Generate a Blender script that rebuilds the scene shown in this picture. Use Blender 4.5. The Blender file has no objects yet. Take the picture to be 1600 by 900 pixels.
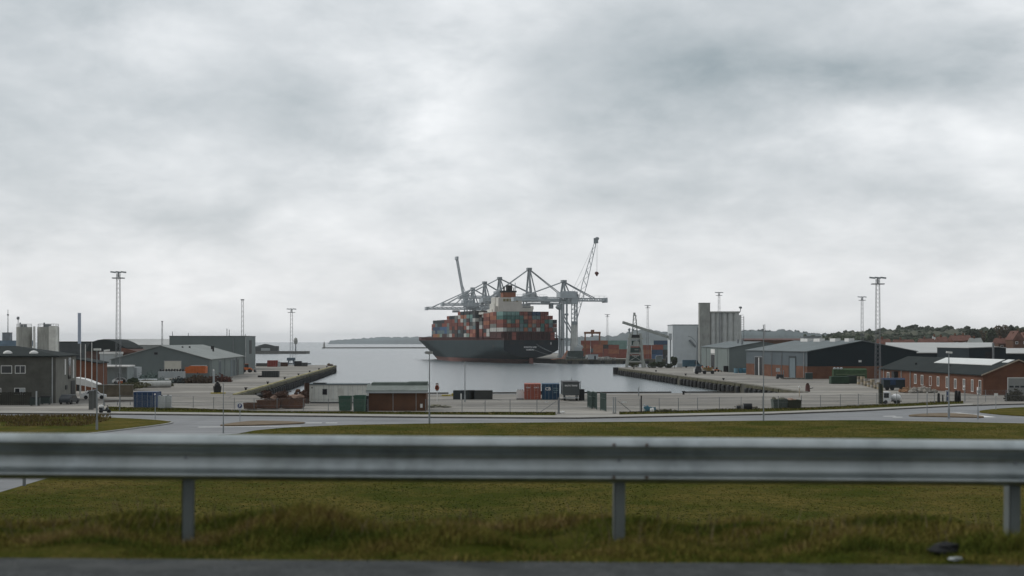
import bpy, bmesh, math, random
import numpy as np
from mathutils import Vector, Matrix
random.seed(7); rng = np.random.default_rng(7)
S = bpy.context.scene; COL = S.collection
R = math.radians
F = 2222.0; CZ = 12.5; HY = 533.0; GZ = 2.5
# ------------------------------------------------------------------ camera
cd = bpy.data.cameras.new('camera'); cam = bpy.data.objects.new('camera', cd); COL.objects.link(cam)
cam.location = (0, 0, CZ); cam.rotation_euler = (R(90), 0, 0)
cd.sensor_width = 36; cd.lens = 50; cd.shift_y = 83/1600; cd.clip_start = .1; cd.clip_end = 60000
cd.dof.use_dof = True; cd.dof.focus_distance = 500; cd.dof.aperture_fstop = 2.1
S.camera = cam
S.view_settings.view_transform = 'Standard'; S.view_settings.look = 'None'
S.view_settings.exposure = 0.3; S.view_settings.gamma = 1
S.render.engine = 'CYCLES'
S.cycles.max_bounces = 6; S.cycles.volume_bounces = 1; S.cycles.transparent_max_bounces = 12
# ------------------------------------------------------------------ sky
SUN_EL, SUN_AZ = 42, -75          # azimuth measured from +Y (view axis) towards +X
W = bpy.data.worlds.new('World'); S.world = W; W.use_nodes = True
nt = W.node_tree; nt.nodes.clear()
def N(t, k, **kw):
    n = t.nodes.new(k)
    for a, b in kw.items(): setattr(n, a, b)
    return n
def build_sky():
    L = nt.links.new
    def M(op, a, b=None, c=None):
        n = N(nt, 'ShaderNodeMath', operation=op)
        for i, v in enumerate((a, b, c)):
            if v is None: continue
            if isinstance(v, (int, float)): n.inputs[i].default_value = v
            else: L(v, n.inputs[i])
        return n.outputs[0]
    out = N(nt, 'ShaderNodeOutputWorld'); bg = N(nt, 'ShaderNodeBackground')
    bg.inputs['Strength'].default_value = 0.1
    L(bg.outputs[0], out.inputs[0])
    sky = N(nt, 'ShaderNodeTexSky', sky_type='NISHITA', sun_disc=False)
    sky.sun_elevation = R(SUN_EL); sky.sun_rotation = R(SUN_AZ); sky.dust_density = 3
    tc = N(nt, 'ShaderNodeTexCoord'); sp = N(nt, 'ShaderNodeSeparateXYZ'); L(tc.outputs['Generated'], sp.inputs[0])
    z = M('MAXIMUM', sp.outputs[2], 0.0)
    den = M('ADD', z, 0.36)
    u = M('DIVIDE', sp.outputs[0], den); v = M('DIVIDE', sp.outputs[1], den)
    cb = N(nt, 'ShaderNodeCombineXYZ'); L(u, cb.inputs[0]); L(v, cb.inputs[1])
    def noise(scale, detail, rough, dist, off):
        m = N(nt, 'ShaderNodeMapping'); m.inputs['Location'].default_value = off
        L(cb.outputs[0], m.inputs[0])
        n = N(nt, 'ShaderNodeTexNoise'); n.inputs['Scale'].default_value = scale; n.inputs['Detail'].default_value = detail
        n.inputs['Roughness'].default_value = rough; n.inputs['Distortion'].default_value = dist
        L(m.outputs[0], n.inputs['Vector']); return n.outputs['Fac']
    big = noise(1.9, 3, .45, .2, (3.1, 1.7, 0)); mid = noise(5.6, 7, .55, .25, (7.3, 2.2, 1)); fine = noise(19, 7, .6, .2, (1.3, 5.2, 2))
    # broad cloud banks, placed by direction in the sky (azimuth tangent, elevation tangent)
    a = M('DIVIDE', sp.outputs[0], M('MAXIMUM', sp.outputs[1], .05)); e = M('DIVIDE', z, M('MAXIMUM', sp.outputs[1], .05))
    wob = M('MULTIPLY', M('SUBTRACT', mid, .5), .16)
    a2 = M('ADD', a, wob); e2 = M('ADD', e, M('MULTIPLY', M('SUBTRACT', big, .5), .10))
    blobs = [ # az, el, width, height, amount  (negative = darker)
        (-.135, .165, .075, .035, -.20), (.04, .145, .05, .03, -.07), (.15, .19, .11, .035, -.32), (.30, .205, .10, .035, -.28), (-.36, .23, .10, .05, -.16),
        (-.26, .16, .07, .030, -.10), (-.04, .19, .03, .05, .11), (.33, .15, .08, .022, .12), (-.30, .21, .12, .025, .05),
        (0, .015, .6, .05, .06), (-.12, .075, .16, .018, .07), (.10, .095, .12, .016, -.09), (-.25, .08, .09, .02, -.07), (.28, .10, .08, .016, -.07), (.07,.23,.08,.02,.06)]
    acc = None
    for (x0, y0, wx, wy, am) in blobs:
        dx = M('DIVIDE', M('SUBTRACT', a2, x0), wx); dy = M('DIVIDE', M('SUBTRACT', e2, y0), wy)
        r2 = M('ADD', M('MULTIPLY', dx, dx), M('MULTIPLY', dy, dy))
        g = M('MULTIPLY', M('POWER', 2.718, M('MULTIPLY', r2, -1)), am)
        acc = g if acc is None else M('ADD', acc, g)
    t = M('ADD', M('MULTIPLY', M('SUBTRACT', big, .5), 0.75), M('MULTIPLY', M('SUBTRACT', mid, .5), .62)); t = M('ADD', t, M('MULTIPLY', M('SUBTRACT', fine, .5), .20))
    acc = M('MULTIPLY', acc, M('GREATER_THAN', sp.outputs[1], 0.05))
    t = M('ADD', t, acc)
    val = M('ADD', M('MULTIPLY', t, 1.0), .61)
    ramp = N(nt, 'ShaderNodeValToRGB'); L(val, ramp.inputs[0])
    cr = ramp.color_ramp; cr.elements[0].position = .1; cr.elements[0].color = (.20, .245, .27, 1)
    cr.elements[1].position = 1; cr.elements[1].color = (.745, .757, .768, 1)
    el = cr.elements.new(.55); el.color = (.452, .480, .500, 1)
    sc = N(nt, 'ShaderNodeVectorMath', operation='SCALE'); sc.inputs['Scale'].default_value = SKYK
    g2 = M('DIVIDE', e, .085); warm = M('MULTIPLY', M('POWER', 2.718, M('MULTIPLY', M('MULTIPLY', g2, g2), -1)), .35)
    wm = N(nt, 'ShaderNodeMix', data_type='RGBA'); L(warm, wm.inputs['Factor']); L(ramp.outputs[0], wm.inputs['A']); wm.inputs['B'].default_value = (.72,.70,.69,1)
    L(wm.outputs['Result'], sc.inputs[0])
    back = N(nt, 'ShaderNodeMapRange'); back.inputs['From Min'].default_value = -.7; back.inputs['From Max'].default_value = .45
    back.inputs['To Min'].default_value = SKYK*.60; back.inputs['To Max'].default_value = SKYK; L(sp.outputs[1], back.inputs['Value']); L(back.outputs[0], sc.inputs['Scale'])   # unseen sky behind the camera, dimmed to deepen shading on camera-facing sides
    mx = N(nt, 'ShaderNodeMix', data_type='RGBA'); mx.inputs['Factor'].default_value = .96
    L(sky.outputs[0], mx.inputs['A']); L(sc.outputs[0], mx.inputs['B']); L(mx.outputs['Result'], bg.inputs['Color'])
SKYK = 11.6
build_sky()
sl = bpy.data.lights.new('sun', 'SUN'); so = bpy.data.objects.new('sun', sl); COL.objects.link(so)
sl.energy = .9; sl.angle = R(18); sl.color = (1, .97, .93)
_d = Vector((math.sin(R(SUN_AZ))*math.cos(R(SUN_EL)), math.cos(R(SUN_AZ))*math.cos(R(SUN_EL)), math.sin(R(SUN_EL))))
so.rotation_euler = _d.to_track_quat('Z', 'Y').to_euler()

# ------------------------------------------------------------------ helpers
def X(px, Y): return (px-800)*Y/F
def Z(py, Y): return CZ-(py-HY)*Y/F
def gy(py, z=GZ): return F*(CZ-z)/(py-HY)
def G(px, py, z=GZ):
    Y = gy(py, z); return Vector((X(px, Y), Y, z))
MATS = {}
def mat(name, col, rough=.75, var=.18, vs=.6, metal=0., ribs=0., ribdir='X', dirt=.0, dirtcol=(.05,.045,.035), bump=0., bs=8., spec=.3, col2=None, c2s=.3, streak=0.):
    if name in MATS: return MATS[name]
    m = bpy.data.materials.new(name); m.use_nodes = True; t = m.node_tree; L = t.links.new
    b = t.nodes['Principled BSDF']; b.inputs['Roughness'].default_value = rough; b.inputs['Metallic'].default_value = metal
    b.inputs['Specular IOR Level'].default_value = spec
    tc = N(t, 'ShaderNodeTexCoord'); oc = tc.outputs['Object']
    def noise(scale, det=4, vec=None):
        n = N(t, 'ShaderNodeTexNoise'); n.inputs['Scale'].default_value = scale; n.inputs['Detail'].default_value = det
        L(vec or oc, n.inputs['Vector']); return n.outputs['Fac']
    def mix(f, A, B, bt='MIX'):
        x = N(t, 'ShaderNodeMix', data_type='RGBA', blend_type=bt)
        if isinstance(f, float): x.inputs['Factor'].default_value = f
        else: L(f, x.inputs['Factor'])
        for v, k in ((A, 'A'), (B, 'B')):
            if isinstance(v, tuple): x.inputs[k].default_value = (*v[:3], 1)
            else: L(v, x.inputs[k])
        return x.outputs['Result']
    def ramp(f, lo, hi, a=0., c=1.):
        r = N(t, 'ShaderNodeMapRange'); r.inputs['From Min'].default_value = lo; r.inputs['From Max'].default_value = hi
        r.inputs['To Min'].default_value = a; r.inputs['To Max'].default_value = c; L(f, r.inputs['Value']); return r.outputs[0]
    c = tuple(col)
    out = mix(ramp(noise(vs, 5), .3, .7), tuple(x*(1-var) for x in c), tuple(min(1, x*(1+var)) for x in c))
    if col2: out = mix(ramp(noise(c2s, 5), .45, .62), out, tuple(col2))
    if streak:
        mp = N(t, 'ShaderNodeMapping'); mp.inputs['Scale'].default_value = (3, 3, .25); L(oc, mp.inputs[0])
        out = mix(ramp(noise(1.2, 4, mp.outputs[0]), .5, .75, 0, streak), out, dirtcol)
    if dirt: out = mix(ramp(noise(1.7, 8), .5, .72, 0, dirt), out, dirtcol)
    L(out, b.inputs['Base Color'])
    h = None
    if ribs:
        w = N(t, 'ShaderNodeTexWave', bands_direction=ribdir); w.inputs['Scale'].default_value = ribs; L(oc, w.inputs['Vector']); h = w.outputs['Fac']
        bp = N(t, 'ShaderNodeBump'); bp.inputs['Strength'].default_value = .6; bp.inputs['Distance'].default_value = .05; L(h, bp.inputs['Height']); L(bp.outputs[0], b.inputs['Normal'])
    elif bump:
        bp = N(t, 'ShaderNodeBump'); bp.inputs['Strength'].default_value = bump; bp.inputs['Distance'].default_value = .05; L(noise(bs, 6), bp.inputs['Height']); L(bp.outputs[0], b.inputs['Normal'])
    MATS[name] = m; return m
class MB:
    def __init__(s): s.v = []; s.f = []; s.m = []
    def add(s, vs, fs, mi=0):
        o = len(s.v); s.v += [tuple(p) for p in vs]; s.f += [tuple(i+o for i in f) for f in fs]; s.m += [mi]*len(fs); return s
    def box(s, x0, x1, y0, y1, z0, z1, mi=0):
        return s.add([(x0,y0,z0),(x1,y0,z0),(x1,y1,z0),(x0,y1,z0),(x0,y0,z1),(x1,y0,z1),(x1,y1,z1),(x0,y1,z1)],
            [(3,2,1,0),(4,5,6,7),(0,1,5,4),(1,2,6,5),(2,3,7,6),(3,0,4,7)], mi)
    def prism(s, poly, z0, z1, mi=0):     # poly in xy
        n = len(poly); vs = [(p[0],p[1],z0) for p in poly]+[(p[0],p[1],z1) for p in poly]
        return s.add(vs, [tuple(range(n-1,-1,-1)), tuple(range(n,2*n))]+[(i,(i+1)%n,n+(i+1)%n,n+i) for i in range(n)], mi)
    def prismy(s, poly, y0, y1, mi=0):    # poly in xz, extruded along y
        n = len(poly); vs = [(p[0],y0,p[1]) for p in poly]+[(p[0],y1,p[1]) for p in poly]
        return s.add(vs, [tuple(range(n)), tuple(range(2*n-1,n-1,-1))]+[(i,n+i,n+(i+1)%n,(i+1)%n) for i in range(n)], mi)
    def prismx(s, poly, x0, x1, mi=0):    # poly in yz, extruded along x
        n = len(poly); vs = [(x0,p[0],p[1]) for p in poly]+[(x1,p[0],p[1]) for p in poly]
        return s.add(vs, [tuple(range(n-1,-1,-1)), tuple(range(n,2*n))]+[(i,(i+1)%n,n+(i+1)%n,n+i) for i in range(n)], mi)
    def cyl(s, p, q, r, n=8, r2=None, mi=0):
        p = Vector(p); q = Vector(q); r2 = r if r2 is None else r2
        d = (q-p).normalized(); a = d.orthogonal().normalized(); b = d.cross(a)
        vs = []
        for (c, rr) in ((p, r), (q, r2)):
            for i in range(n):
                t = 2*math.pi*i/n; vs.append(c+a*math.cos(t)*rr+b*math.sin(t)*rr)
        return s.add(vs, [tuple(range(n-1,-1,-1)), tuple(range(n,2*n))]+[(i,(i+1)%n,n+(i+1)%n,n+i) for i in range(n)], mi)
    def beam(s, p, q, w, h=None, mi=0):
        h = w if h is None else h; p = Vector(p); q = Vector(q); d = (q-p).normalized()
        up = Vector((0,0,1)) if abs(d.z) < .95 else Vector((0,1,0))
        a = d.cross(up).normalized()*w/2; b = a.cross(d).normalized()*h/2
        vs = [c+sx*a+sz*b for c in (p, q) for (sx, sz) in ((-1,-1),(1,-1),(1,1),(-1,1))]
        return s.add(vs, [(3,2,1,0),(4,5,6,7),(0,1,5,4),(1,2,6,5),(2,3,7,6),(3,0,4,7)], mi)
    def lump(s, x, y, z, rx, ry, rz, jit=.2, n=7, k=4, mi=0):
        vs = []; fs = []
        for i in range(1, k):
            ph = math.pi*i/k
            for j in range(n):
                t = 2*math.pi*j/n+i*.3; q = 1+random.uniform(-jit, jit)
                vs.append((x+rx*q*math.sin(ph)*math.cos(t), y+ry*q*math.sin(ph)*math.sin(t), z+rz*q*math.cos(ph)))
        vs += [(x,y,z+rz), (x,y,z-rz)]; T = len(vs)-2
        for j in range(n): fs += [(T, j, (j+1)%n), (T+1, (k-2)*n+(j+1)%n, (k-2)*n+j)]
        for i in range(k-2):
            for j in range(n): fs.append((i*n+j, (i+1)*n+j, (i+1)*n+(j+1)%n, i*n+(j+1)%n))
        return s.add(vs, fs, mi)
    def build(s, name, mats, parent=None, smooth=False, bev=0, label=None):
        me = bpy.data.meshes.new(name); me.from_pydata(s.v, [], s.f)
        mats = mats if isinstance(mats, (list, tuple)) else [mats]
        for m in mats: me.materials.append(m)
        if len(mats) > 1: me.polygons.foreach_set('material_index', s.m)
        bm = bmesh.new(); bm.from_mesh(me); bmesh.ops.recalc_face_normals(bm, faces=bm.faces)
        if bev: bmesh.ops.bevel(bm, geom=bm.edges[:], offset=bev, segments=1, affect='EDGES')
        bm.to_mesh(me); bm.free()
        if smooth: me.polygons.foreach_set('use_smooth', [True]*len(me.polygons))
        me.update()
        o = bpy.data.objects.new(name, me); COL.objects.link(o); o.parent = parent
        if label: o['label'] = label
        return o
def tag(o, label=None, cat=None, group=None, kind=None):
    if label: o['label'] = label
    if cat: o['category'] = cat
    if group: o['group'] = group
    if kind: o['kind'] = kind
    return o
def thing(name, label, cat, loc=(0,0,0), rz=0, group=None):
    o = bpy.data.objects.new(name, None); COL.objects.link(o); o.empty_display_size = .2
    o.location = loc; o.rotation_euler = (0, 0, rz); return tag(o, label, cat, group)
def copy_tree(o, parent=None):
    c = o.copy(); COL.objects.link(c); c.parent = parent
    for ch in [q for q in o.children]: copy_tree(ch, c)
    return c
def place(proto, used, loc, rz=0, label=None, group=None, sc=None):
    o = proto if not used[0] else copy_tree(proto); used[0] = True
    o.location = loc; o.rotation_euler = (0, 0, rz)
    if sc: o.scale = sc
    if label: o['label'] = label
    if group: o['group'] = group
    return o
def sheet(name, pts, z, m, kind='structure', th=0., smoothn=0, label=None, cat=None):
    """flat polygon; th > 0 makes a slab whose top is z"""
    if smoothn: pts = smooth(pts, smoothn)
    b = MB(); n = len(pts)
    if th: b.prism(pts, z-th, z)
    else: b.add([(p[0], p[1], z) for p in pts], [tuple(range(n))])
    me = b.build(name, m)
    bm = bmesh.new(); bm.from_mesh(me.data); bmesh.ops.triangulate(bm, faces=[f for f in bm.faces if len(f.verts) > 4]); bm.to_mesh(me.data); bm.free()
    return tag(me, label, cat, None, kind)
def smooth(pts, it=2):
    pts = [Vector((p[0], p[1])) for p in pts]
    for _ in range(it):
        q = []
        for i in range(len(pts)):
            a, b = pts[i], pts[(i+1) % len(pts)]; q += [a*.75+b*.25, a*.25+b*.75]
        pts = q
    return pts
def interp(tab, px):
    xs = [t[0] for t in tab]; return float(np.interp(px, xs, [t[1] for t in tab]))
ORD = ['first','second','third','fourth','fifth','sixth','seventh','eighth','ninth','tenth','eleventh','twelfth','thirteenth','fourteenth','fifteenth','sixteenth','seventeenth','eighteenth']

def nth(k): return (ORD[k] if k < len(ORD) else '%d%s' % (k+1, {1:'st',2:'nd',3:'rd'}.get((k+1)%10,'th')))
# ------------------------------------------------------------------ materials
def grass_mat(name, c1, c2, c3, s1=.25, s2=3., s3=30, bump=.6):
    m = bpy.data.materials.new(name); m.use_nodes = True; t = m.node_tree; L = t.links.new; b = t.nodes['Principled BSDF']
    b.inputs['Roughness'].default_value = 1; b.inputs['Specular IOR Level'].default_value = 0
    tc = N(t, 'ShaderNodeTexCoord')
    def nz(s, d=5):
        n = N(t, 'ShaderNodeTexNoise'); n.inputs['Scale'].default_value = s; n.inputs['Detail'].default_value = d; n.inputs['Roughness'].default_value = .65
        L(tc.outputs['Object'], n.inputs['Vector']); r = N(t, 'ShaderNodeMapRange'); r.inputs['From Min'].default_value = .38; r.inputs['From Max'].default_value = .62
        L(n.outputs['Fac'], r.inputs['Value']); return r.outputs[0]
    def mix(f, A, B):
        x = N(t, 'ShaderNodeMix', data_type='RGBA'); L(f, x.inputs['Factor'])
        for v, k in ((A, 'A'), (B, 'B')):
            if isinstance(v, tuple): x.inputs[k].default_value = (*v, 1)
            else: L(v, x.inputs[k])
        return x.outputs['Result']
    a = mix(nz(s1), c1, c2); a2 = mix(nz(s2), a, c3)
    m2 = N(t, 'ShaderNodeMix', data_type='RGBA'); m2.inputs['Factor'].default_value = .5; L(a, m2.inputs['A']); L(a2, m2.inputs['B'])
    d = N(t, 'ShaderNodeMix', data_type='RGBA', blend_type='MULTIPLY'); d.inputs['Factor'].default_value = .55
    L(m2.outputs['Result'], d.inputs['A']); L(mix(nz(s3), (.72,.72,.72), (1,1,1)), d.inputs['B'])
    L(d.outputs['Result'], b.inputs['Base Color'])
    bp = N(t, 'ShaderNodeBump'); bp.inputs['Strength'].default_value = bump; bp.inputs['Distance'].default_value = .15
    L(nz(s3*.6), bp.inputs['Height']); L(bp.outputs[0], b.inputs['Normal']); MATS[name] = m; return m
GRASS = grass_mat('mown_grass', (.066,.076,.016), (.158,.124,.038), (.044,.056,.012), .16, 1.5, 14, .4)
GRASSV = grass_mat('rough_grass', (.070,.085,.014), (.14,.12,.035), (.040,.060,.008), 1.2, 6, 40)
DRY = grass_mat('dry_grass', (.09,.065,.03), (.14,.10,.045), (.04,.045,.015), .3, 2, 20)
YARD = mat('yard_surface', (.262,.243,.210), .9, .2, .05, dirt=.45, dirtcol=(.13,.125,.115), bump=.2, bs=2, col2=(.20,.19,.175), c2s=.05)
def yard_detail():
    t = YARD.node_tree; L = t.links.new; b = t.nodes['Principled BSDF']; src = b.inputs['Base Color'].links[0].from_socket
    tc = N(t, 'ShaderNodeTexCoord'); mp = N(t, 'ShaderNodeMapping'); mp.inputs['Scale'].default_value = (.05, .6, 1); mp.inputs['Rotation'].default_value = (0,0,.08)
    L(tc.outputs['Object'], mp.inputs[0]); n = N(t, 'ShaderNodeTexNoise'); n.inputs['Scale'].default_value = .8; n.inputs['Detail'].default_value = 6; L(mp.outputs[0], n.inputs['Vector'])
    r = N(t, 'ShaderNodeMapRange'); r.inputs['From Min'].default_value = .5; r.inputs['From Max'].default_value = .7; r.inputs['To Max'].default_value = .75; L(n.outputs['Fac'], r.inputs['Value'])
    x = N(t, 'ShaderNodeMix', data_type='RGBA'); L(r.outputs[0], x.inputs['Factor']); L(src, x.inputs['A']); x.inputs['B'].default_value = (.13,.125,.115,1)
    L(x.outputs['Result'], b.inputs['Base Color'])
yard_detail()
ASPH = mat('road_asphalt', (.155,.16,.165), .55, .12, .25, bump=.15, bs=6, spec=.5, col2=(.11,.115,.12), c2s=.12, dirt=.3, dirtcol=(.2,.2,.2))
ASPHN = mat('near_asphalt', (.052,.058,.058), .8, .45, 18, bump=.8, bs=60, dirt=.7, dirtcol=(.11,.115,.11), col2=(.035,.04,.04), c2s=4)
PAVE = mat('pavement_slabs', (.33,.32,.29), .9, .12, .6, dirt=.3, dirtcol=(.2,.19,.17))
KERB = mat('kerb_stone', (.30,.30,.29), .9, .15, .8); KERBD = mat('kerb_dark', (.10,.095,.085), .9, .3, 2)
WPAINT = mat('road_marking', (.7,.7,.68), .7, .1, 2)
CONC = mat('concrete', (.33,.335,.31), .9, .16, .4, streak=.6, dirtcol=(.12,.12,.10))
CONCL = mat('pale_concrete', (.50,.51,.49), .9, .12, .4, streak=.5, dirtcol=(.2,.2,.18))
WALLQ = mat('quay_concrete', (.085,.08,.062), .9, .35, .35, streak=.9, dirtcol=(.025,.028,.022), bump=.4, bs=1.5)
ROCK = mat('rock', (.11,.11,.10), .95, .4, .8, bump=.5, bs=2)
BLACK = mat('black_rubber', (.016,.017,.018), .8, .3, 2)
DARK = mat('dark_void', (.012,.014,.016), .6, .1, 1)
GLASS = mat('window_glass', (.02,.025,.03), .08, .1, 1, spec=.8)
GALV = mat('galvanised_steel', (.33,.35,.36), .45, .15, 1.5, metal=.35)
STEEL = mat('grey_steel', (.20,.215,.225), .6, .15, 1)
MASTM = mat('mast_steel', (.19,.20,.21), .6, .1, 1)
WHITE = mat('white_paint', (.72,.72,.70), .6, .06, 1, dirt=.15, dirtcol=(.45,.43,.38))
YELL = mat('yellow_paint', (.45,.36,.07), .7, .25, 1, dirt=.5)
CLADG = mat('green_grey_cladding', (.135,.165,.165), .6, .07, .2, ribs=1.6, streak=.15, dirtcol=(.08,.1,.1))
CLADG2 = mat('pale_green_cladding', (.165,.20,.19), .6, .08, .2, ribs=1.6, ribdir='Y', streak=.2, dirtcol=(.08,.1,.1))
CLADN = mat('navy_cladding', (.013,.023,.029), .7, spec=.12, var=.12, vs=.2, ribs=1.6) or mat('navy2', (.018,.027,.034), .6, .12, .2, ribs=1.6)
CLADB = mat('blue_grey_cladding', (.085,.11,.125), .6, .1, .2, ribs=1.6, ribdir='Y', streak=.2, dirtcol=(.05,.06,.06))
ROOFG = mat('grey_roof_sheet', (.26,.28,.27), .8, .12, .15, ribs=1.2, ribdir='Y', streak=.0, dirt=.25, dirtcol=(.16,.17,.15))
ROOFD = mat('dark_roof', (.022,.029,.029), .9, spec=.12, var=.15, vs=.3, bump=.2, bs=3) or mat('dark_roof2', (.040,.047,.050), .85, .15, .3, bump=.2, bs=3)
ROOFS = mat('slate_roof_sheet', (.14,.165,.17), .7, .12, .12, ribs=1.2, ribdir='Y')
ROOFW = mat('pale_roof', (.42,.43,.42), .8, .1, .1, dirt=.3, dirtcol=(.28,.29,.28))
BRICK = mat('red_brick', (.135,.060,.035), .9, .22, .5, bump=.3, bs=12, dirt=.2, dirtcol=(.10,.05,.035))
BRICKB = mat('brown_brick', (.105,.052,.030), .9, .2, .5, bump=.3, bs=12, dirt=.2)
BRICKG = mat('grey_brick', (.10,.10,.088), .9, .2, .5, bump=.3, bs=12, dirt=.25, dirtcol=(.04,.045,.035))
RENDER = mat('pale_render', (.17,.17,.15), .9, .15, .4, streak=.3)
PALE = mat('pale_wall', (.40,.43,.44), .8, .08, .4, streak=.2, dirtcol=(.25,.26,.25))
ROOFRED = mat('red_tile_roof', (.13,.060,.045), .9, .25, .8)
RUST = mat('rusty_steel', (.105,.045,.024), .9, .35, .8, dirt=.6, dirtcol=(.05,.03,.02), bump=.3, bs=4)
ORANGE = mat('orange_paint', (.52,.13,.03), .6, .15, .6, dirt=.25, dirtcol=(.2,.07,.03))
WOODP = mat('pale_wood', (.36,.30,.21), .9, .2, 1, dirt=.3)
TIMBER = mat('weathered_timber', (.20,.17,.12), .9, .3, 1)
LEAF = mat('dark_leaf', (.036,.052,.026), .9, .45, .5)
LEAFB = mat('autumn_leaf', (.075,.055,.028), .9, .4, .5)
LEAFF = mat('far_leaf', (.030,.042,.026), .9, .4, .06)
BARK = mat('bark', (.05,.042,.035), .95, .3, 2)
BARK2 = mat('pale_rubble', (.30,.28,.25), .95, .3, 1.2, dirt=.5)

# ------------------------------------------------------------------ ground, water
SEA = bpy.data.materials.new('sea_water'); SEA.use_nodes = True
def sea():
    t = SEA.node_tree; L = t.links.new; b = t.nodes['Principled BSDF']
    b.inputs['Base Color'].default_value = (.12,.145,.155,1); b.inputs['Roughness'].default_value = .22; b.inputs['IOR'].default_value = 1.33
    tc = N(t, 'ShaderNodeTexCoord'); mp = N(t, 'ShaderNodeMapping'); mp.inputs['Scale'].default_value = (1, 1.6, 1); L(tc.outputs['Object'], mp.inputs[0])
    prev = None
    for s, d, st, dist in ((.55, 6, .8, .4), (.06, 4, .35, 1.3)):
        n = N(t, 'ShaderNodeTexNoise'); n.inputs['Scale'].default_value = s; n.inputs['Detail'].default_value = d; L(mp.outputs[0], n.inputs['Vector'])
        bp = N(t, 'ShaderNodeBump'); bp.inputs['Strength'].default_value = st; bp.inputs['Distance'].default_value = dist; L(n.outputs['Fac'], bp.inputs['Height'])
        if prev: L(prev, bp.inputs['Normal'])
        prev = bp.outputs[0]
    L(prev, b.inputs['Normal'])
sea()
def asphalt_detail(m, cols):
    t = m.node_tree; L = t.links.new; b = t.nodes['Principled BSDF']; src = b.inputs['Base Color'].links[0].from_socket; tc = N(t, 'ShaderNodeTexCoord')
    for (sx, sy, rot, lo, hi, amt, col) in cols:
        mp = N(t, 'ShaderNodeMapping'); mp.inputs['Scale'].default_value = (sx, sy, 1); mp.inputs['Rotation'].default_value = (0,0,rot); L(tc.outputs['Object'], mp.inputs[0])
        n = N(t, 'ShaderNodeTexNoise'); n.inputs['Scale'].default_value = 1; n.inputs['Detail'].default_value = 5; L(mp.outputs[0], n.inputs['Vector'])
        r = N(t, 'ShaderNodeMapRange'); r.inputs['From Min'].default_value = lo; r.inputs['From Max'].default_value = hi; r.inputs['To Max'].default_value = amt; L(n.outputs['Fac'], r.inputs['Value'])
        x = N(t, 'ShaderNodeMix', data_type='RGBA'); L(r.outputs[0], x.inputs['Factor']); L(src, x.inputs['A']); x.inputs['B'].default_value = (*col, 1); src = x.outputs['Result']
    v = N(t, 'ShaderNodeTexVoronoi', feature='DISTANCE_TO_EDGE'); v.inputs['Scale'].default_value = .09; L(tc.outputs['Object'], v.inputs['Vector'])
    r = N(t, 'ShaderNodeMapRange'); r.inputs['From Min'].default_value = 0; r.inputs['From Max'].default_value = .012; r.inputs['To Min'].default_value = .6; r.inputs['To Max'].default_value = 0; L(v.outputs['Distance'], r.inputs['Value'])
    x = N(t, 'ShaderNodeMix', data_type='RGBA'); L(r.outputs[0], x.inputs['Factor']); L(src, x.inputs['A']); x.inputs['B'].default_value = (.06,.06,.058,1); L(x.outputs['Result'], b.inputs['Base Color'])
asphalt_detail(ASPH, [(.02,.5,.02,.5,.62,.6,(.09,.093,.096)),(.5,.02,.1,.55,.65,.35,(.085,.088,.09)),(.03,1.2,-.03,.52,.6,.4,(.21,.215,.22))])
asphalt_detail(YARD, [(.03,.9,-.05,.48,.58,.8,(.165,.158,.143)),(.015,.25,.1,.5,.57,.7,(.38,.36,.32)),(.12,.5,.3,.56,.66,.6,(.15,.145,.132)),(.022,.11,.06,.5,.57,.6,(.175,.162,.14)),(.009,.07,-.05,.52,.6,.55,(.36,.34,.30)),(.05,.05,0,.6,.66,.5,(.12,.115,.105)),(.06,.3,-.3,.6,.66,.55,(.12,.12,.115))])
b = MB().add([(-9000,-400,0),(9000,-400,0),(9000,15000,0),(-9000,15000,0)], [(0,1,2,3)])
tag(b.build('sea_water', SEA), kind='structure')
land = [(-3000,-200),(3000,-200),(6000,6000),(900,6000),(330,2500),(100,1300),(-30,1075),(-53,1040),(30,782),(112,782),(112,562),(44,548),(38.5,541),(39.5,529),(48,411),(54,335),(57,276),(-51,264),(-61,420),(-70,565),(-73,592),(-110,598),(-300,1400),(-3000,1500)]
def land_mesh():
    b = MB(); n = len(land)
    b.add([(p[0],p[1],GZ) for p in land], [tuple(range(n))])
    me = b.build('ground', YARD); bm = bmesh.new(); bm.from_mesh(me.data); bmesh.ops.triangulate(bm, faces=bm.faces); bmesh.ops.recalc_face_normals(bm, faces=bm.faces)
    for f in bm.faces:
        if f.normal.z < 0: f.normal_flip()
    bm.to_mesh(me.data); bm.free(); tag(me, kind='structure')
    w = MB(); c = MB()
    for i in range(n):
        a, q = Vector((*land[i],0)), Vector((*land[(i+1)%n],0))
        if a.length > 2600 and q.length > 2600: continue
        w.add([(a.x,a.y,-3),(q.x,q.y,-3),(q.x,q.y,GZ),(a.x,a.y,GZ)], [(0,1,2,3)])
    tag(w.build('quay_wall', WALLQ), kind='structure')
land_mesh()
def quay_edge(pts, m, w=.5, h=.22, name='quay_kerb'):
    b = MB()
    for a, q in zip(pts, pts[1:]):
        b.beam((a[0],a[1],GZ+h/2),(q[0],q[1],GZ+h/2), w, h)
    tag(b.build(name, m), kind='structure')
QE = mat('quay_edge', (.30,.27,.13), .9, .35, .25, dirt=.6, dirtcol=(.14,.13,.10)); QE2 = mat('quay_edge_grey', (.24,.23,.20), .9, .2, .3)
quay_edge([(-51.6,264.5),(-61.6,420),(-70.5,564)], QE, .7); quay_edge([(57.4,277),(54.4,335),(48.4,411),(40,529)], QE2, .7)
quay_edge([(30.5,782.6),(111,782.6)], QE2, .8)
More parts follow.
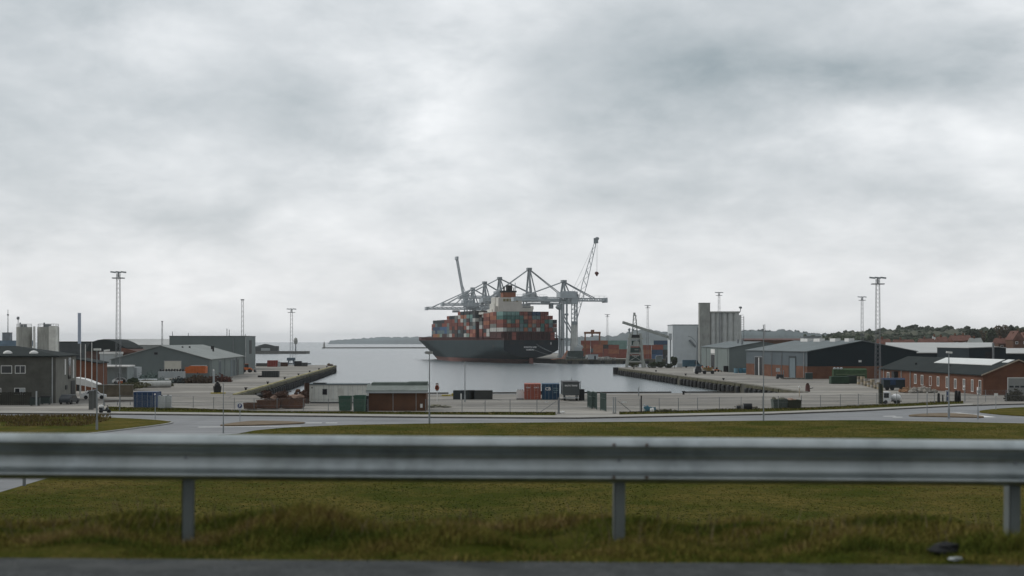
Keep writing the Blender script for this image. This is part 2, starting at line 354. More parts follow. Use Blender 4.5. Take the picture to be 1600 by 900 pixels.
# dark timber of the near quay edge
b = MB()
for (p0, p1) in ((640, 700), (730, 850), (905, 1055), (1075, 1158)):
    a, q = Vector((X(p0,268),265.6+(p0-430)*.013+1,0)), Vector((X(p1,268),265.6+(p1-430)*.013+1,0))
    b.beam((a.x,a.y,GZ+.13),(q.x,q.y,GZ+.13), .4, .26)
tag(b.build('quay_timber', mat('dark_timber', (.05,.04,.03), .9, .3, 1)), kind='structure')
# far shores
def hill(name, tab, Y, m, depth=400, bumps=4, base=0., seed=1, step=6, front=0):
    r = random.Random(seed); pxs = np.arange(tab[0][0], tab[-1][0]+1, step); b = MB(); rows = 6; n = len(pxs)
    fr = [(0,0),(.22,.45),(.5,.8),(1,1),(1.6,.8),(2.2,0)]
    for (dy, hh) in fr:
        for px in pxs:
            yy = interp(tab, px); zz = CZ-(yy-HY)*Y/F
            j = r.uniform(-1,1)*bumps*(1 if hh else 0)
            Yr = Y+(dy-1)*depth; e = px <= pxs[0]+.1 or px >= pxs[-1]-.1
            b.v.append((X(px, Yr), Yr, base+(zz-base)*hh+j*.5 if hh and not e else base-1))
    for i in range(rows-1):
        for j in range(n-1): b.f.append((i*n+j, i*n+j+1, (i+1)*n+j+1, (i+1)*n+j)); b.m.append(0)
    return tag(b.build(name, m, smooth=True), kind='structure')
FAR1_HAZED = mat('far_coast_hazed', (.085,.115,.125), .95, .3, .004); FAR2_HAZED = mat('far_hill_hazed', (.070,.095,.10), .95, .35, .006)  # foliage colours with the blue of distance haze mixed in
hill('far_coast_hill', [(512,533.5),(530,531),(560,528.5),(600,527),(640,526.5),(700,525),(760,526),(830,528),(870,530),(900,533)], 6500, FAR1_HAZED, 700, 6, 0, 3, 4)
hill('far_hill_hazed', [(865,531),(900,526),(930,525.5),(960,524),(985,518),(1015,514.5),(1050,519),(1075,525),(1120,524),(1160,522),(1190,523),(1260,524),(1340,520),(1700,518)], 4200, FAR2_HAZED, 600, 7, 0, 5, 4)
hill('wooded_hill', [(1120,530),(1155,517),(1175,516),(1200,517),(1222,515),(1250,518.5),(1290,522),(1330,522),(1420,520),(1700,520)], 2600, FAR2_HAZED, 500, 4, GZ, 6, 4)
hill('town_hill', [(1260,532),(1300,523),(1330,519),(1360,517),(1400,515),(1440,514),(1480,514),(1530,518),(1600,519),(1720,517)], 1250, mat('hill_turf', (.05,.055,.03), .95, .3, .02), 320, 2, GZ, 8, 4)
# breakwater with light
tag(MB().prismy([(X(503,2450),-2),(X(505,2450),1.8),(X(700,2450),2.2),(X(702,2450),-2)], 2440, 2460).build('breakwater', ROCK), 'long low stone breakwater lying across the harbour mouth', 'breakwater')
t = thing('harbour_light', 'small grey light tower on the left end of the breakwater', 'lighthouse', (X(506.5,2450), 2450, 1.8))
MB().cyl((0,0,0),(0,0,7.2),1.9,10,1.4).build('tower', CONC, t); MB().cyl((0,0,7.2),(0,0,9.6),1.1,10,.5).build('lantern', STEEL, t)
tag(MB().prism([(-600,1398),(X(475,1385),1398),(X(475,1385),1425),(-600,1425)], -2, 2.6).build('far_pier', ROCK), 'low dark pier reaching out beyond the tall grey block', 'pier')
tag(MB().prism([(-100,705),(X(419,705),705),(X(419,705),708),(-100,708)], .9, 1.6).build('low_jetty', STEEL), 'thin low jetty beside the tall grey block', 'jetty')
t = thing('pier_mast', 'thin mast with a round top on the far pier', 'mast', (X(462,1400),1400,2.6)); MB().cyl((0,0,0),(0,0,7),.8,6,.5).build('pole', STEEL, t); MB().lump(0,0,10,2.2,2.2,3.6,.05).build('head', CONC, t)

# ------------------------------------------------------------------ roads, verges
FENCE = [(150,213),(180,212),(300,207),(400,199),(660,196),(873,196),(962,196.5),(1060,200),(1160,205),(1280,211),(1400,222),(1515,234)]
KERBT = [(-200,197),(0,195),(180,193.5),(400,189.5),(640,185.5),(900,183),(1060,188),(1200,193),(1340,202),(1430,211),(1500,218),(1560,222),(1800,236)]
NEAR = [(372,152),(400,158),(450,163),(545,168),(680,171),(900,173.6),(1060,175),(1200,177),(1340,178),(1460,175),(1600,171),(1800,166)]
kc = [(X(px, interp(KERBT, px)), interp(KERBT, px)) for px in range(-200, 1801, 25)]
nc = [(X(px, interp(NEAR, px)), interp(NEAR, px)) for px in range(372, 1801, 25)]
sheet('road', [(-260,60),(260,60)]+[(260,kc[-1][1])]+kc[::-1]+[(-260,kc[0][1])], GZ+.012, ASPH)
field = [(200,60),(-33.5,60),(-33.5,140),(-32.5,148)]+nc+[(200,165)]
sheet('grass_field', field, GZ+.12, GRASS, th=.2)
isl = smooth([(-42,176),(-41,171),(-43.5,160),(-46,150),(-47,140),(-47,60),(-260,60),(-260,189),(-72,189),(-58,187.5),(-48,182)], 2)
sheet('grass_island', isl, GZ+.12, GRASS, th=.2)
kb = MB()
for c in (nc,):
    for a, q in zip(c, c[1:]): kb.beam((a[0],a[1]+.1,GZ+.05),(q[0],q[1]+.1,GZ+.05), .18, .14)
ii = [p for p in isl if p.x > -100]
for a, q in zip(isl, isl[1:]):
    if a.x > -150 and q.x > -150: kb.beam((a.x,a.y,GZ+.06),(q.x,q.y,GZ+.06), .35, .16)
tag(kb.build('kerb', KERB), kind='structure')
kb = MB()
for a, q in zip(kc, kc[1:]): kb.beam((a[0],a[1],GZ+.07),(q[0],q[1],GZ+.07), .8, .2)
tag(kb.build('far_kerb', KERBD), kind='structure')
def strip(name, px0, px1, f0, f1, z, m, kind='structure', step=12):
    pxs = list(np.arange(px0, px1, step))+[px1]
    lo = [(X(p, f0(p)), f0(p)) for p in pxs]; hi = [(X(p, f1(p)), f1(p)) for p in pxs]; b = MB(); n = len(pxs)
    b.v = [(p[0],p[1],z) for p in lo+hi]; b.f = [(i,i+1,n+i+1,n+i) for i in range(n-1)]; b.m = [0]*(n-1)
    return tag(b.build(name, m), kind=kind)
K = lambda p: interp(KERBT, p); FN = lambda p: interp(FENCE, p)
strip('pavement', -200, 1520, lambda p: K(p)+.5, lambda p: K(p)+6.5, GZ+.10, PAVE)
strip('verge_strip', 168, 868, lambda p: K(p)+6.6, lambda p: FN(p)+2.2+1.2*math.sin(p*.05), GZ+.11, GRASSV)
strip('verge_strip', 968, 1505, lambda p: K(p)+6.6, lambda p: FN(p)+1.6+1.0*math.sin(p*.05), GZ+.11, GRASSV)
MEDB = mat('median_soil', (.16,.12,.075), .95, .25, .8)
def poly_px(name, pp, z, m, th=0, kb=None):
    pts = smooth([(G(a, c).x, G(a, c).y) for a, c in pp], 2); return sheet(name, pts, z, m, th=th)
poly_px('median_strip', [(330,667),(372,661),(400,658.3),(470,660.3),(480,662.2),(430,664.4)], GZ+.14, MEDB, .2)
poly_px('median_strip', [(1412,651),(1440,647.5),(1500,646.6),(1550,653.5),(1500,652.8),(1450,651.6)], GZ+.16, MEDB, .2)
poly_px('grass_corner', [(1522,644),(1556,640),(1600,637),(1800,634),(1800,660),(1600,651),(1556,648)], GZ+.14, GRASS, .2)
b = MB()
for (x0, x1, yy) in ((478,503,661),(509,527,661),(1380,1400,650.5),(1395,1410,652.0)):
    a, q = G(x0, yy), G(x1, yy-.1); b.add([(a.x,a.y-.45,GZ+.02),(q.x,q.y-.45,GZ+.02),(q.x,q.y+.45,GZ+.02),(a.x,a.y+.45,GZ+.02)], [(0,1,2,3)])
a, q = G(310,667.5), G(470,666); b.add([(a.x,a.y-.4,GZ+.02),(q.x,q.y-.3,GZ+.02),(q.x,q.y+.3,GZ+.02),(a.x,a.y+.4,GZ+.02)], [(0,1,2,3)])
a, q = G(1500,645.2), G(1560,652.4); b.add([(a.x-3,a.y-.5,GZ+.02),(q.x-3,q.y,GZ+.02),(q.x,q.y+.8,GZ+.02),(a.x,a.y+.3,GZ+.02)], [(0,1,2,3)])
tag(b.build('road_marking', WPAINT), kind='structure')
# ------------------------------------------------------------------ embankment, near road
NZ = CZ-1.36
EY = [3.0,8.65,8.7,9.1,9.6,10.1,10.5,10.9,11.6,13,16,24,32,38,62]; EZ = [0,0,.0,.02,.02,.03,.0,-.05,-.25,-.8,-1.8,-4.2,-7,-8.52,-8.52]
def bank_z(x, y):
    j = np.where((y > 9) & (y < 30), .035*np.sin(x*2.1+y*3)+.03*np.sin(x*5.3+y), 0)
    return NZ+np.interp(y, EY, EZ)+j-x*.007
def embankment():
    xs = np.linspace(-60, 60, 481); ys = EY; zs = EZ
    b = MB(); n = len(xs)
    for y, z in zip(ys, zs):
        for x in xs:
            j = .035*math.sin(x*2.1+y*3)+.03*math.sin(x*5.3+y) if y > 9 and y < 30 else 0
            b.v.append((x, y+(.05*math.sin(x*1.9)+.03*math.sin(x*6.1) if y == 8.7 else 0), NZ+z+j-x*.007*(1 if y < 40 else 0)))
    for i in range(len(ys)-1):
        for k in range(n-1): b.f.append((i*n+k, i*n+k+1, (i+1)*n+k+1, (i+1)*n+k)); b.m.append(0)
    tag(b.build('embankment', GRASSV, smooth=True), kind='structure')
    tag(MB().add([(-60,-30,NZ+.012+.42),(60,-30,NZ+.012-.42),(60,8.7,NZ+.012-.42),(-60,8.7,NZ+.012+.42)], [(0,1,2,3)]).build('near_road', ASPHN), kind='structure')
embankment()
# grass blades as one object per patch (colour per blade through an attribute)
BLADE = bpy.data.materials.new('grass_blades'); BLADE.use_nodes = True
_t = BLADE.node_tree; _a = N(_t, 'ShaderNodeAttribute', attribute_name='tint'); _t.links.new(_a.outputs['Color'], _t.nodes['Principled BSDF'].inputs['Base Color'])
_t.nodes['Principled BSDF'].inputs['Roughness'].default_value = 1; _t.nodes['Principled BSDF'].inputs['Specular IOR Level'].default_value = 0
def blades(name, P, h, w, lean, cols, label):
    n = len(P); ang = rng.uniform(0, 2*np.pi, n); dx = np.stack([np.cos(ang), np.sin(ang), 0*ang], 1)
    la = rng.uniform(0, 2*np.pi, n); ld = np.stack([np.cos(la), np.sin(la), 0*la], 1)*(lean*h*rng.uniform(.2,1.2,n))[:,None]
    up = np.zeros((n,3)); up[:,2] = h
    v = np.empty((n,5,3)); v[:,0] = P-dx*w[:,None]; v[:,1] = P+dx*w[:,None]
    mid = P+ld*.35+up*.6; v[:,2] = mid+dx*w[:,None]*.8; v[:,3] = mid-dx*w[:,None]*.8; v[:,4] = P+ld+up
    me = bpy.data.meshes.new(name); base = (np.arange(n)*5)[:,None]
    quads = base+np.array([0,1,2,3]); tris = base+np.array([3,2,4])
    loops = np.concatenate([quads.ravel(), tris.ravel()]).astype(np.int32)
    me.vertices.add(n*5); me.vertices.foreach_set('co', v.ravel()); me.loops.add(len(loops)); me.loops.foreach_set('vertex_index', loops)
    st = np.concatenate([np.arange(n)*4, 4*n+np.arange(n)*3]).astype(np.int32); me.polygons.add(2*n); me.polygons.foreach_set('loop_start', st)
    me.update(calc_edges=True); me.validate()
    at = me.color_attributes.new('tint', 'FLOAT_COLOR', 'POINT'); c = np.ones((n,5,4)); c[:,:,:3] = cols[:,None,:]; at.data.foreach_set('color', c.ravel())
    me.materials.append(BLADE); o = bpy.data.objects.new(name, me); COL.objects.link(o); return tag(o, label, 'grass', None, 'stuff')
def smoothnoise(x, y, s, seed):
    r = np.random.default_rng(seed); v = 0
    for k in range(5):
        a = r.uniform(0, 2*np.pi); f = s*(1.0+.7*k); v = v+np.sin(f*(x*np.cos(a)+y*np.sin(a))+r.uniform(0,6.3))/(1+.4*k)
    return v/3.0
PAL = np.array([(.068,.077,.016),(.120,.104,.028),(.200,.155,.065),(.128,.092,.036),(.046,.060,.013)])
def verge():
    n = 130000; y = 8.66+rng.uniform(0,1,n)**1.15*2.75; x = rng.uniform(-1,1,n)*(y*.36+.9)
    s = smoothnoise(x, y, 1.6, 3); q = smoothnoise(x, y*1.5, 5, 4)
    keep = rng.uniform(0,1,n) < np.clip(.7+.5*q+.1*s, .4, 1)*np.clip((y-8.66+.25*s)/.25, .15, 1); x, y, s, q = x[keep], y[keep], s[keep], q[keep]; n = len(x)
    z = bank_z(x, y)-.004
    h = (.03+.058*np.clip(.45+s+.5*q,0,1.7)**1.3)*rng.uniform(.45,1.35,n)*np.clip((y-8.6)/.5, .6, 1)
    k = 1.1*smoothnoise(x, y*1.6, 3.1, 8)+.18*rng.normal(0,1,n)+q*.3; idx = np.select([k < -.6, k < .0, k < .6, k < .85], [4,0,1,3], 2)
    c = PAL[idx]*rng.uniform(1.0,2.0,n)[:,None]
    blades('verge_grass', np.stack([x,y,z],1), h, rng.uniform(.002,.0045,n), .9, c, 'rough blurred grass along the road edge under the guard rail')
    n = 700; y = rng.uniform(9.3,11.2,n); x = rng.uniform(-1,1,n)*(y*.36+.9); z = bank_z(x, y)-.004
    blades('dry_stalks', np.stack([x,y,z],1), rng.uniform(.10,.20,n), rng.uniform(.002,.004,n), .8, np.tile([.17,.135,.08],(n,1))*rng.uniform(.6,1.2,n)[:,None], 'pale dry seed stalks standing in the rough verge grass')
verge()
def field_blades():
    n = 170000; y = rng.uniform(75,180,n); x = rng.uniform(-1,1,n)*.37*y
    nx = np.array([p[0] for p in nc]); ny = np.array([p[1] for p in nc]); lim = np.interp(x, nx, ny, left=140)
    ok = (y < lim-.3) & (x > -32.8); x, y = x[ok], y[ok]; n = len(x); s = smoothnoise(x, y, .16, 9)+.6*smoothnoise(x, y, .9, 10); k = 1.5*smoothnoise(x, y, .12, 19)+.8*smoothnoise(x, y, .5, 18)+rng.normal(0,.25,n)
    c = PAL[np.select([k < -.6, k < .1, k < .8, k < 1.15],[4,0,1,3],2)]*rng.uniform(.65,1.35,n)[:,None]
    blades('field_grass', np.stack([x,y,np.full(n,GZ+.11)],1), rng.uniform(.02,.055,n), rng.uniform(.02,.07,n), 1.7, c, 'short patchy green and brown grass of the field between rail and road')
field_blades()
def far_tufts():
    xs, ys, hs, cs = [], [], [], []
    n = 16000; px = rng.uniform(168,1505,n); px = px[(px < 868)|(px > 968)]; n = len(px)
    f0 = np.interp(px, [k[0] for k in KERBT], [k[1] for k in KERBT])+6.8; f1 = np.interp(px, [k[0] for k in FENCE], [k[1] for k in FENCE])+1.6
    y = f0+(f1-f0)*np.sqrt(rng.uniform(0,1,n)); x = (px-800)*y/F
    h = .12+.28*np.clip(smoothnoise(x, y, .5, 12),0,1)*rng.uniform(.4,1,n)
    c = PAL[rng.choice([0,0,1,2,4],n)]*rng.uniform(.7,1.2,n)[:,None]
    blades('weeds', np.stack([x,y,np.full(n,GZ+.1)],1), h, rng.uniform(.03,.07,n), .8, c, 'weeds and rough grass along the foot of the chain fence')
    n = 9000; x = rng.uniform(-75,-50,n); y = rng.uniform(165,188,n); k = smoothnoise(x,y,.3,13); ok = (k > -.25)&(x < -52+(188-y)*.15); x, y, k = x[ok], y[ok], k[ok]; n = len(x)
    blades('island_grass', np.stack([x,y,np.full(n,GZ+.1)],1), rng.uniform(.15,.45,n), rng.uniform(.03,.07,n), .7, PAL[rng.choice([2,3,3,3,1],n)]*rng.uniform(.7,1.1,n)[:,None], 'tall brown withered grass on the road island at left')
far_tufts()
# ------------------------------------------------------------------ guard rail
def guard_rail():
    root = thing('guard_rail', 'long galvanised steel crash barrier with two waves running across the whole foreground', 'guard rail', (0,9.62,NZ))
    root.rotation_euler = (0, R(.40), 0)
    RAILM = mat('weathered_galvanising', (.36,.395,.40), .40, .22, 7, metal=.88, dirt=.5, dirtcol=(.17,.19,.175), spec=.4, streak=.3, col2=(.43,.465,.465), c2s=1.1, bump=.12, bs=5)
    t0 = NZ; top = Z(683, 9.55)-NZ
    # W section: (y towards camera negative, z)
    prof = [(-.012,0),(-.035,-.006),(-.060,-.022),(-.078,-.045),(-.080,-.062),(-.070,-.080),(-.040,-.100),(-.012,-.124),(-.004,-.150),(-.005,-.178),(-.008,-.203),(-.017,-.224),(-.036,-.242),(-.060,-.253),(-.078,-.261),(-.085,-.272),(-.070,-.293),(-.035,-.307),(-.012,-.310)]
    # smooth the profile
    pr = [Vector((p[0],p[1])) for p in prof]
    for _ in range(2):
        q = [pr[0]]
        for a, c in zip(pr, pr[1:]): q += [a*.75+c*.25, a*.25+c*.75]
        pr = q+[pr[-1]]
    def seg(x0, x1, off):
        b = MB(); xs = np.linspace(x0, x1, 12); m = len(pr); th = .004
        for x in xs:
            dz = .002*math.sin(x*1.3)
            for p in pr: b.v.append((x, p.x-off, top+p.y+dz))
            for p in pr: b.v.append((x, p.x-off+th, top+p.y+dz))
        for i in range(len(xs)-1):
            o, o2 = i*2*m, (i+1)*2*m
            for j in range(m-1):
                b.f += [(o+j,o2+j,o2+j+1,o+j+1),(o+m+j,o+m+j+1,o2+m+j+1,o2+m+j)]
            b.f += [(o,o+m,o2+m,o2),(o+m-1,o2+m-1,o2+2*m-1,o+2*m-1)]
        for o in (0,(len(xs)-1)*2*m):
            for j in range(m-1): b.f.append((o+j,o+j+1,o+m+j+1,o+m+j))
        b.m = [0]*len(b.f); return b
    posts = [-8.04,-5.14,-2.21,.72,3.40,6.4,9.3]
    xj = .95
    seg(-12, 13, 0).build('beam', RAILM, root, smooth=True)
    for px in posts:
        p = MB(); p.box(px-.03,px+.045,.07,.078,-.55,top-.03); p.box(px-.03,px-.024,.02,.13,-.55,top-.03)  # C post
        p.box(px-.03,px+.045,.02,.028,-.55,top-.03)
        p.build('post', mat('post_zinc', (.15,.17,.168), .6, .15, 5, metal=.2), root)
        MB().box(px-.02,px+.03,-.004,.022,top-.20,top-.11).build('spacer', STEEL, root)
        MB().cyl((px,-.012,top-.155),(px,-.002+.0,top-.155),.014,8).build('bolt', STEEL, root)
    for (bx, bz) in ((xj-.27,-.045),(xj-.27,-.262),(xj-.05,-.045),(xj-.05,-.262)):
        MB().cyl((bx,-.10,top+bz),(bx,-.07,top+bz),.011,8).build('bolt', mat('worn_bolt', (.12,.09,.075)), root)
guard_rail()
p = G(38, 762)
t = thing('marker_post', 'short dark marker post beside the side road at far left', 'post', p); MB().box(-.1,.1,-.06,.06,0,1.3).build('post', STEEL, t)
p = Vector((2.75, 9.05, NZ+.0)); tag(MB().lump(0,0,.03,.12,.09,.055,.25).build('dark_lump', BLACK), 'dark clod lying in the verge grass by the road edge at right', 'clod'); bpy.data.objects['dark_lump'].location = p
q = MB().lump(0,0,.008,.05,.025,.012,.4).build('paper_scrap', PALE); q.location = (2.75, 8.83, NZ); tag(q, 'small white scrap at the edge of the near road', 'litter')
# ------------------------------------------------------------------ sheds
def shed(name, label, cat, origin, u, Wd, D, ze, za, wallm, gablem, roofm, over=.35, ridge=.5, base=None, basez=0, roofth=.18):
    """gable faces local -y; local x along the gable, local y away. ze, za heights above the ground"""
    rz = math.atan2(u[1], u[0]); t = thing(name, label, cat, (origin[0], origin[1], GZ), rz)
    b = MB(); xr = Wd*ridge
    g = [(0,-.3),(Wd,-.3),(Wd,ze),(xr,za),(0,ze)]
    n = 5; vs = [(p[0],0,p[1]) for p in g]+[(p[0],D,p[1]) for p in g]
    b.add(vs, [tuple(range(n))], 1); b.add(vs, [tuple(range(2*n-1,n-1,-1))], 1)
    b.add(vs, [(1,6,7,2),(0,4,9,5),(0,5,6,1)], 0)
    b.add(vs, [(2,7,8,3),(3,8,9,4)], 0)
    b.build('wall', [wallm, gablem], t)
    r = MB(); sl = (za-ze)/max(xr,.01); sr = (za-ze)/max(Wd-xr,.01)
    r.prismy([(-over,ze-over*sl+.02),(xr,za+.02),(Wd+over,ze-over*sr+.02),(Wd+over,ze-over*sr+.02+roofth),(xr,za+.02+roofth),(-over,ze-over*sl+.02+roofth)], -over, D+over)
    ro = r.build('roof', roofm, t)
    if base:
        s = MB(); e = .06; s.box(-e,Wd+e,-e,.0,0,basez); s.box(-e,0,0,D,0,basez); s.box(Wd,Wd+e,0,D,0,basez); s.build('brick_base', base, t)
    return t, ro
def solve(C, d, px):
    k = (px-800)/F; return (C[0]-C[1]*k)/(k*d[1]-d[0])
def frame_x(b, x, y0, y1, z0, z1, w=.12, dp=.08):   # frame standing proud of a wall facing -x
    for (a0,a1,c0,c1) in ((y0-w,y1+w,z1,z1+w),(y0-w,y1+w,z0-w,z0),(y0-w,y0,z0,z1),(y1,y1+w,z0,z1)): b.box(x-dp,x+.01,a0,a1,c0,c1)
def frame_y(b, y, x0, x1, z0, z1, w=.12, dp=.08):
    for (a0,a1,c0,c1) in ((x0-w,x1+w,z1,z1+w),(x0-w,x1+w,z0-w,z0),(x0-w,x0,z0,z1),(x1,x1+w,z0,z1)): b.box(a0,a1,y-dp,y+.01,c0,c1)
def opening(t, side, c, a0, a1, z0, z1, fm, pm, kind='door', w=.12, bars=0, panel='panel', fdp=.08):
    """frame as a part, leaf or pane as its sub-part; side 'x' faces -x, 'y' faces -y"""
    b = MB(); (frame_x if side == 'x' else frame_y)(b, c, a0, a1, z0, z1, w, fdp)
    for i in range(bars):
        m = a0+(a1-a0)*(i+1)/(bars+1)
        if side == 'x': b.box(c-fdp*.8,c-.03,m-.04,m+.04,z0,z1)
        else: b.box(m-.04,m+.04,c-fdp*.8,c-.03,z0,z1)
    f = b.build(kind, fm, t); p = MB()
    if side == 'x': p.box(c-.03,c+.02,a0+.002,a1-.002,z0+.002,z1-.002)
    else: p.box(a0+.002,a1-.002,c-.03,c+.02,z0+.002,z1-.002)
    p.build(panel, pm, f); return f
def pipe(t, pts, m, name='downpipe', r=.09):
    b = MB()
    for a, q in zip(pts, pts[1:]): b.cyl(a, q, r, 6)
    return b.build(name, m, t)
DOORW = mat('pale_roller_door', (.58,.57,.50), .7, .06, 1, ribs=1.5, ribdir='Z'); DOORG = mat('grey_door', (.13,.17,.19), .6, .1, 1, ribs=1.2, ribdir='Z')
# grey gabled shed left
C = Vector((-76.3,359)); u = Vector((.997,.077)); v = Vector((-.077,.997)); O = C-u*24.4
t, ro = shed('gabled_shed', 'wide green-grey shed with a shallow pale roof and a pale roller door at left', 'shed', O, u, 24.4, 77, 5.35, 8.75, CLADG2, CLADG, ROOFG)
opening(t, 'y', 0, 24.4-(C.x-X(255,357)), 24.4-(C.x-X(281,357)), 0.02, 5.0, STEEL, DOORW, 'roller_door', .2)
opening(t, 'y', 0, 10.6,11.5, 6.6,7.2, STEEL, DARK, 'vent', .06)
def shed_right_door(t, W_, y0, y1, z1, m):
    b = MB(); b.box(W_-.01,W_+.08,y0-.3,y0,0,z1); b.box(W_-.01,W_+.08,y1,y1+.3,0,z1); b.box(W_-.01,W_+.08,y0-.3,y1+.3,z1,z1+.3); f = b.build('door', STEEL, t)
    MB().box(W_-.005,W_+.04,y0,y1,0,z1).build('panel', m, f)
for (a, c, m) in ((18,22,CLADB),(44,47,DOORG),(50,54,CLADB),(60,63,DARK)): shed_right_door(t, 24.4, a, c, 4.6, m)
for y in (2,30,57,76): pipe(t, [(24.52,y,0),(24.52,y,5.2)], STEEL)
for (x,y) in ((15,30),(19,48),(17,60),(14.6,20)): MB().cyl((x,y,7.0),(x,y,8.6),.25,8).build('roof_vent', DARK, ro)
# tall grey block
C = Vector((-92.3,494)); O = C-u*26.3
t = thing('grey_block', 'tall flat-roofed green-grey cladded block with a dark slit window at left', 'warehouse', (O.x,O.y,GZ), math.atan2(u.y,u.x))
MB().box(0,26.3,0,31,-.3,11.6).build('wall', CLADG, t); b = MB(); b.box(-.12,26.42,-.12,31.12,11.6,11.85); b.build('roof', mat('parapet_trim', (.10,.125,.125), .6, .1), t)
b = MB(); b.box(26.29,26.4,10,17,5.5,10.3); b.build('slit_window', DARK, t)
pipe(t, [(26.1,-.12,0),(26.1,-.12,11.5)], mat('pale_pipe', (.4,.42,.42), .5), r=.16); pipe(t, [(21.8,-.12,0),(21.8,-.12,11.5)], STEEL, r=.16)
for (x, h) in ((6,1.1),(.6,1.5),(19.3,2.6),(20.1,2.2),(25.6,.6)):
    MB().cyl((x,3,11.8),(x,3,11.8+h),.12,6).build('roof_pipe', STEEL, t)
# silo towers right
def silo_tower():
    Y = 600; t = thing('silo_tower', 'tall grey concrete grain silo with a higher stair tower on its left', 'grain silo', (X(1093,Y),Y,GZ), -.03)
    sc = Y/F; w = lambda a: (a-1093)*sc; h = lambda y: Z(y,Y)-GZ
    MB().box(0,w(1109.5),0,5,0,h(474)).box(-.12,w(1110),-.12,5.1,h(474),h(473)).build('stair_tower', CONC, t)
    b = MB(); n = 5; x0, x1 = w(1109.7), w(1155); r = (x1-x0)/n/2
    b.box(x0,x1,r*.9,9,0,h(489))
    for i in range(n): b.cyl((x0+r+2*r*i,r,0),(x0+r+2*r*i,r,h(489)),r*.93,14)
    for i in range(3): b.cyl((x1-.1,r+2*r*i+.4,0),(x1-.1,r+2*r*i+.4,h(492)),r*.93,14)
    b.build('silo_barrels', CONCL, t, smooth=False)
    MB().box(x0-.1,x1+.25,-.2,9.2,h(489),h(486.5)).build('roof', CONC, t)
    b = MB(); b.box(w(1124),w(1124)+.3,-.35,-.1,0,h(487)); b.build('pipe_shaft', STEEL, t)
    b = MB()
    for z in range(0,22): b.box(x1+.8,x1+2.2,2,3.4,z*1.0,z*1.0+.1)
    for (x,y) in ((x1+.8,2),(x1+2.2,2),(x1+.8,3.4),(x1+2.2,3.4)): b.cyl((x,y,0),(x,y,h(494)),.08,4)
    b.build('ladder_cage', STEEL, t)
    MB().cyl((x1+.6,1,h(487)),(x1+.6,1,h(481)),.15,5).lump(x1+.6,1,h(480.5),.7,.7,.5).build('roof_lamp', STEEL, t)
silo_tower()
Y = 620; t = thing('pale_store', 'pale blue-grey windowless store beside the silo tower', 'store', (X(1051,Y),Y,GZ)); sc = Y/F
MB().box(0,42*sc,0,20,0,Z(508,Y)-GZ).build('wall', mat('store_pale_blue', (.58,.61,.62), .8, .06, .4, streak=.15, dirtcol=(.3,.33,.33)), t); MB().box(-.15,42.5*sc,-.15,20.2,Z(508,Y)-GZ,Z(507,Y)-GZ).build('roof', STEEL, t)
pipe(t, [(11.1,-.2,0),(11.1,-.2,16)], STEEL, r=.3)
MB().cyl((26*sc,-.4,10.5),(36*sc,-.4,7.5),.45,8).build('discharge_chute', STEEL, t)
# grey-green shed right
u1 = Vector((.9985,-.054)); 
t, ro = shed('green_grey_shed', 'pale green-grey shed with a small dark doorway, standing just in front of the silo', 'shed', (69.6,456), u1, 21, 112, 7.75, 9.7, CLADG2, CLADG, ROOFS)
C = Vector((69.6,456)); d = Vector((.054,.9985))
yy = lambda px, C=C, d=d: solve(C, d, px)
opening(t, 'x', 0, yy(1117), yy(1111), 0, 5.2, WHITE, DARK, 'door', .15)
MB().box(-.1,0,yy(1117)-.3,yy(1111)+.3,5.6,7.1).build('door_sign', WHITE, t)
for px in (1104,1121,1137.6): pipe(t, [(-.14,yy(px),0),(-.14,yy(px),7.6)], STEEL)
for k,(x,y) in enumerate(((5,8),(7,40))): MB().cyl((x,y,8.4),(x,y,10.6),.35,8).build('roof_vent', STEEL, ro)
# navy shed with brick base
C = Vector((78.3,377)); u2 = Vector((.99,.142)); d = Vector((-.142,.99))
t, ro = shed('navy_shed', 'large navy cladded shed with a red brick base and wide shallow grey roof at right', 'warehouse', C, u2, 30.5, 53, 7.2, 10.0, CLADB, CLADN, ROOFS, base=BRICK, basez=3.3)
yy = lambda px: solve(C, d, px)
opening(t, 'x', -.06, yy(1191.5), yy(1180), 0, 5.3, STEEL, DARK, 'door', .3)
b = MB().box(-.2,-.1,yy(1187),yy(1186),0,5.2).build('door_leaf_edge', WHITE, t)
opening(t, 'x', -.06, yy(1243), yy(1234), 0, 5.4, mat('dark_frame', (.04,.05,.055)), DOORG, 'sliding_door', .5)
for px in (1206.5,1222,1257): pipe(t, [(-.2,yy(px),0),(-.2,yy(px),7.0)], STEEL if px < 1250 else GALV)
opening(t, 'y', -.0, 14.2,15.0, 4.4,4.9, STEEL, WHITE, 'lamp_box', .05)
for (x,y,w) in ((13.4,5,3),(13.4,15,4),(13.4,27,5),(13.4,37,6)):
    MB().box(x,x+1.6,y,y+w,9.6,10.75).build('skylight', WHITE, ro)
# long red brick building
C = Vector((87.6,264.5)); u3 = Vector((.9985,.055)); d = Vector((-.055,.9985))
t, ro = shed('brick_workshop', 'long low red brick building with a dark felt roof and a row of white windows', 'brick building', C, u3, 13.2, 61, 3.72, 6.35, BRICK, BRICK, ROOFD, over=.45)
yy = lambda px: solve(C, d, px)
for px, w, z0, z1 in ((1388,.75,1.1,2.9),(1430.5,.6,1.1,2.9),(1441,.6,.9,2.8),(1466,.55,1.0,2.7),(1480,.5,.8,2.8),(1493,.5,.8,2.5),(1506.5,.42,.7,2.6),(1519.5,.42,.5,2.6)):
    y = yy(px); opening(t, 'x', 0, y-w, y+w, z0, z1, WHITE, GLASS, 'window', .13, 1, 'pane')
y = yy(1454); opening(t, 'x', 0, y-.6, y+.6, .9, 2.7, WHITE, mat('brown_blind', (.12,.05,.03)), 'window', .1, 0, 'pane')
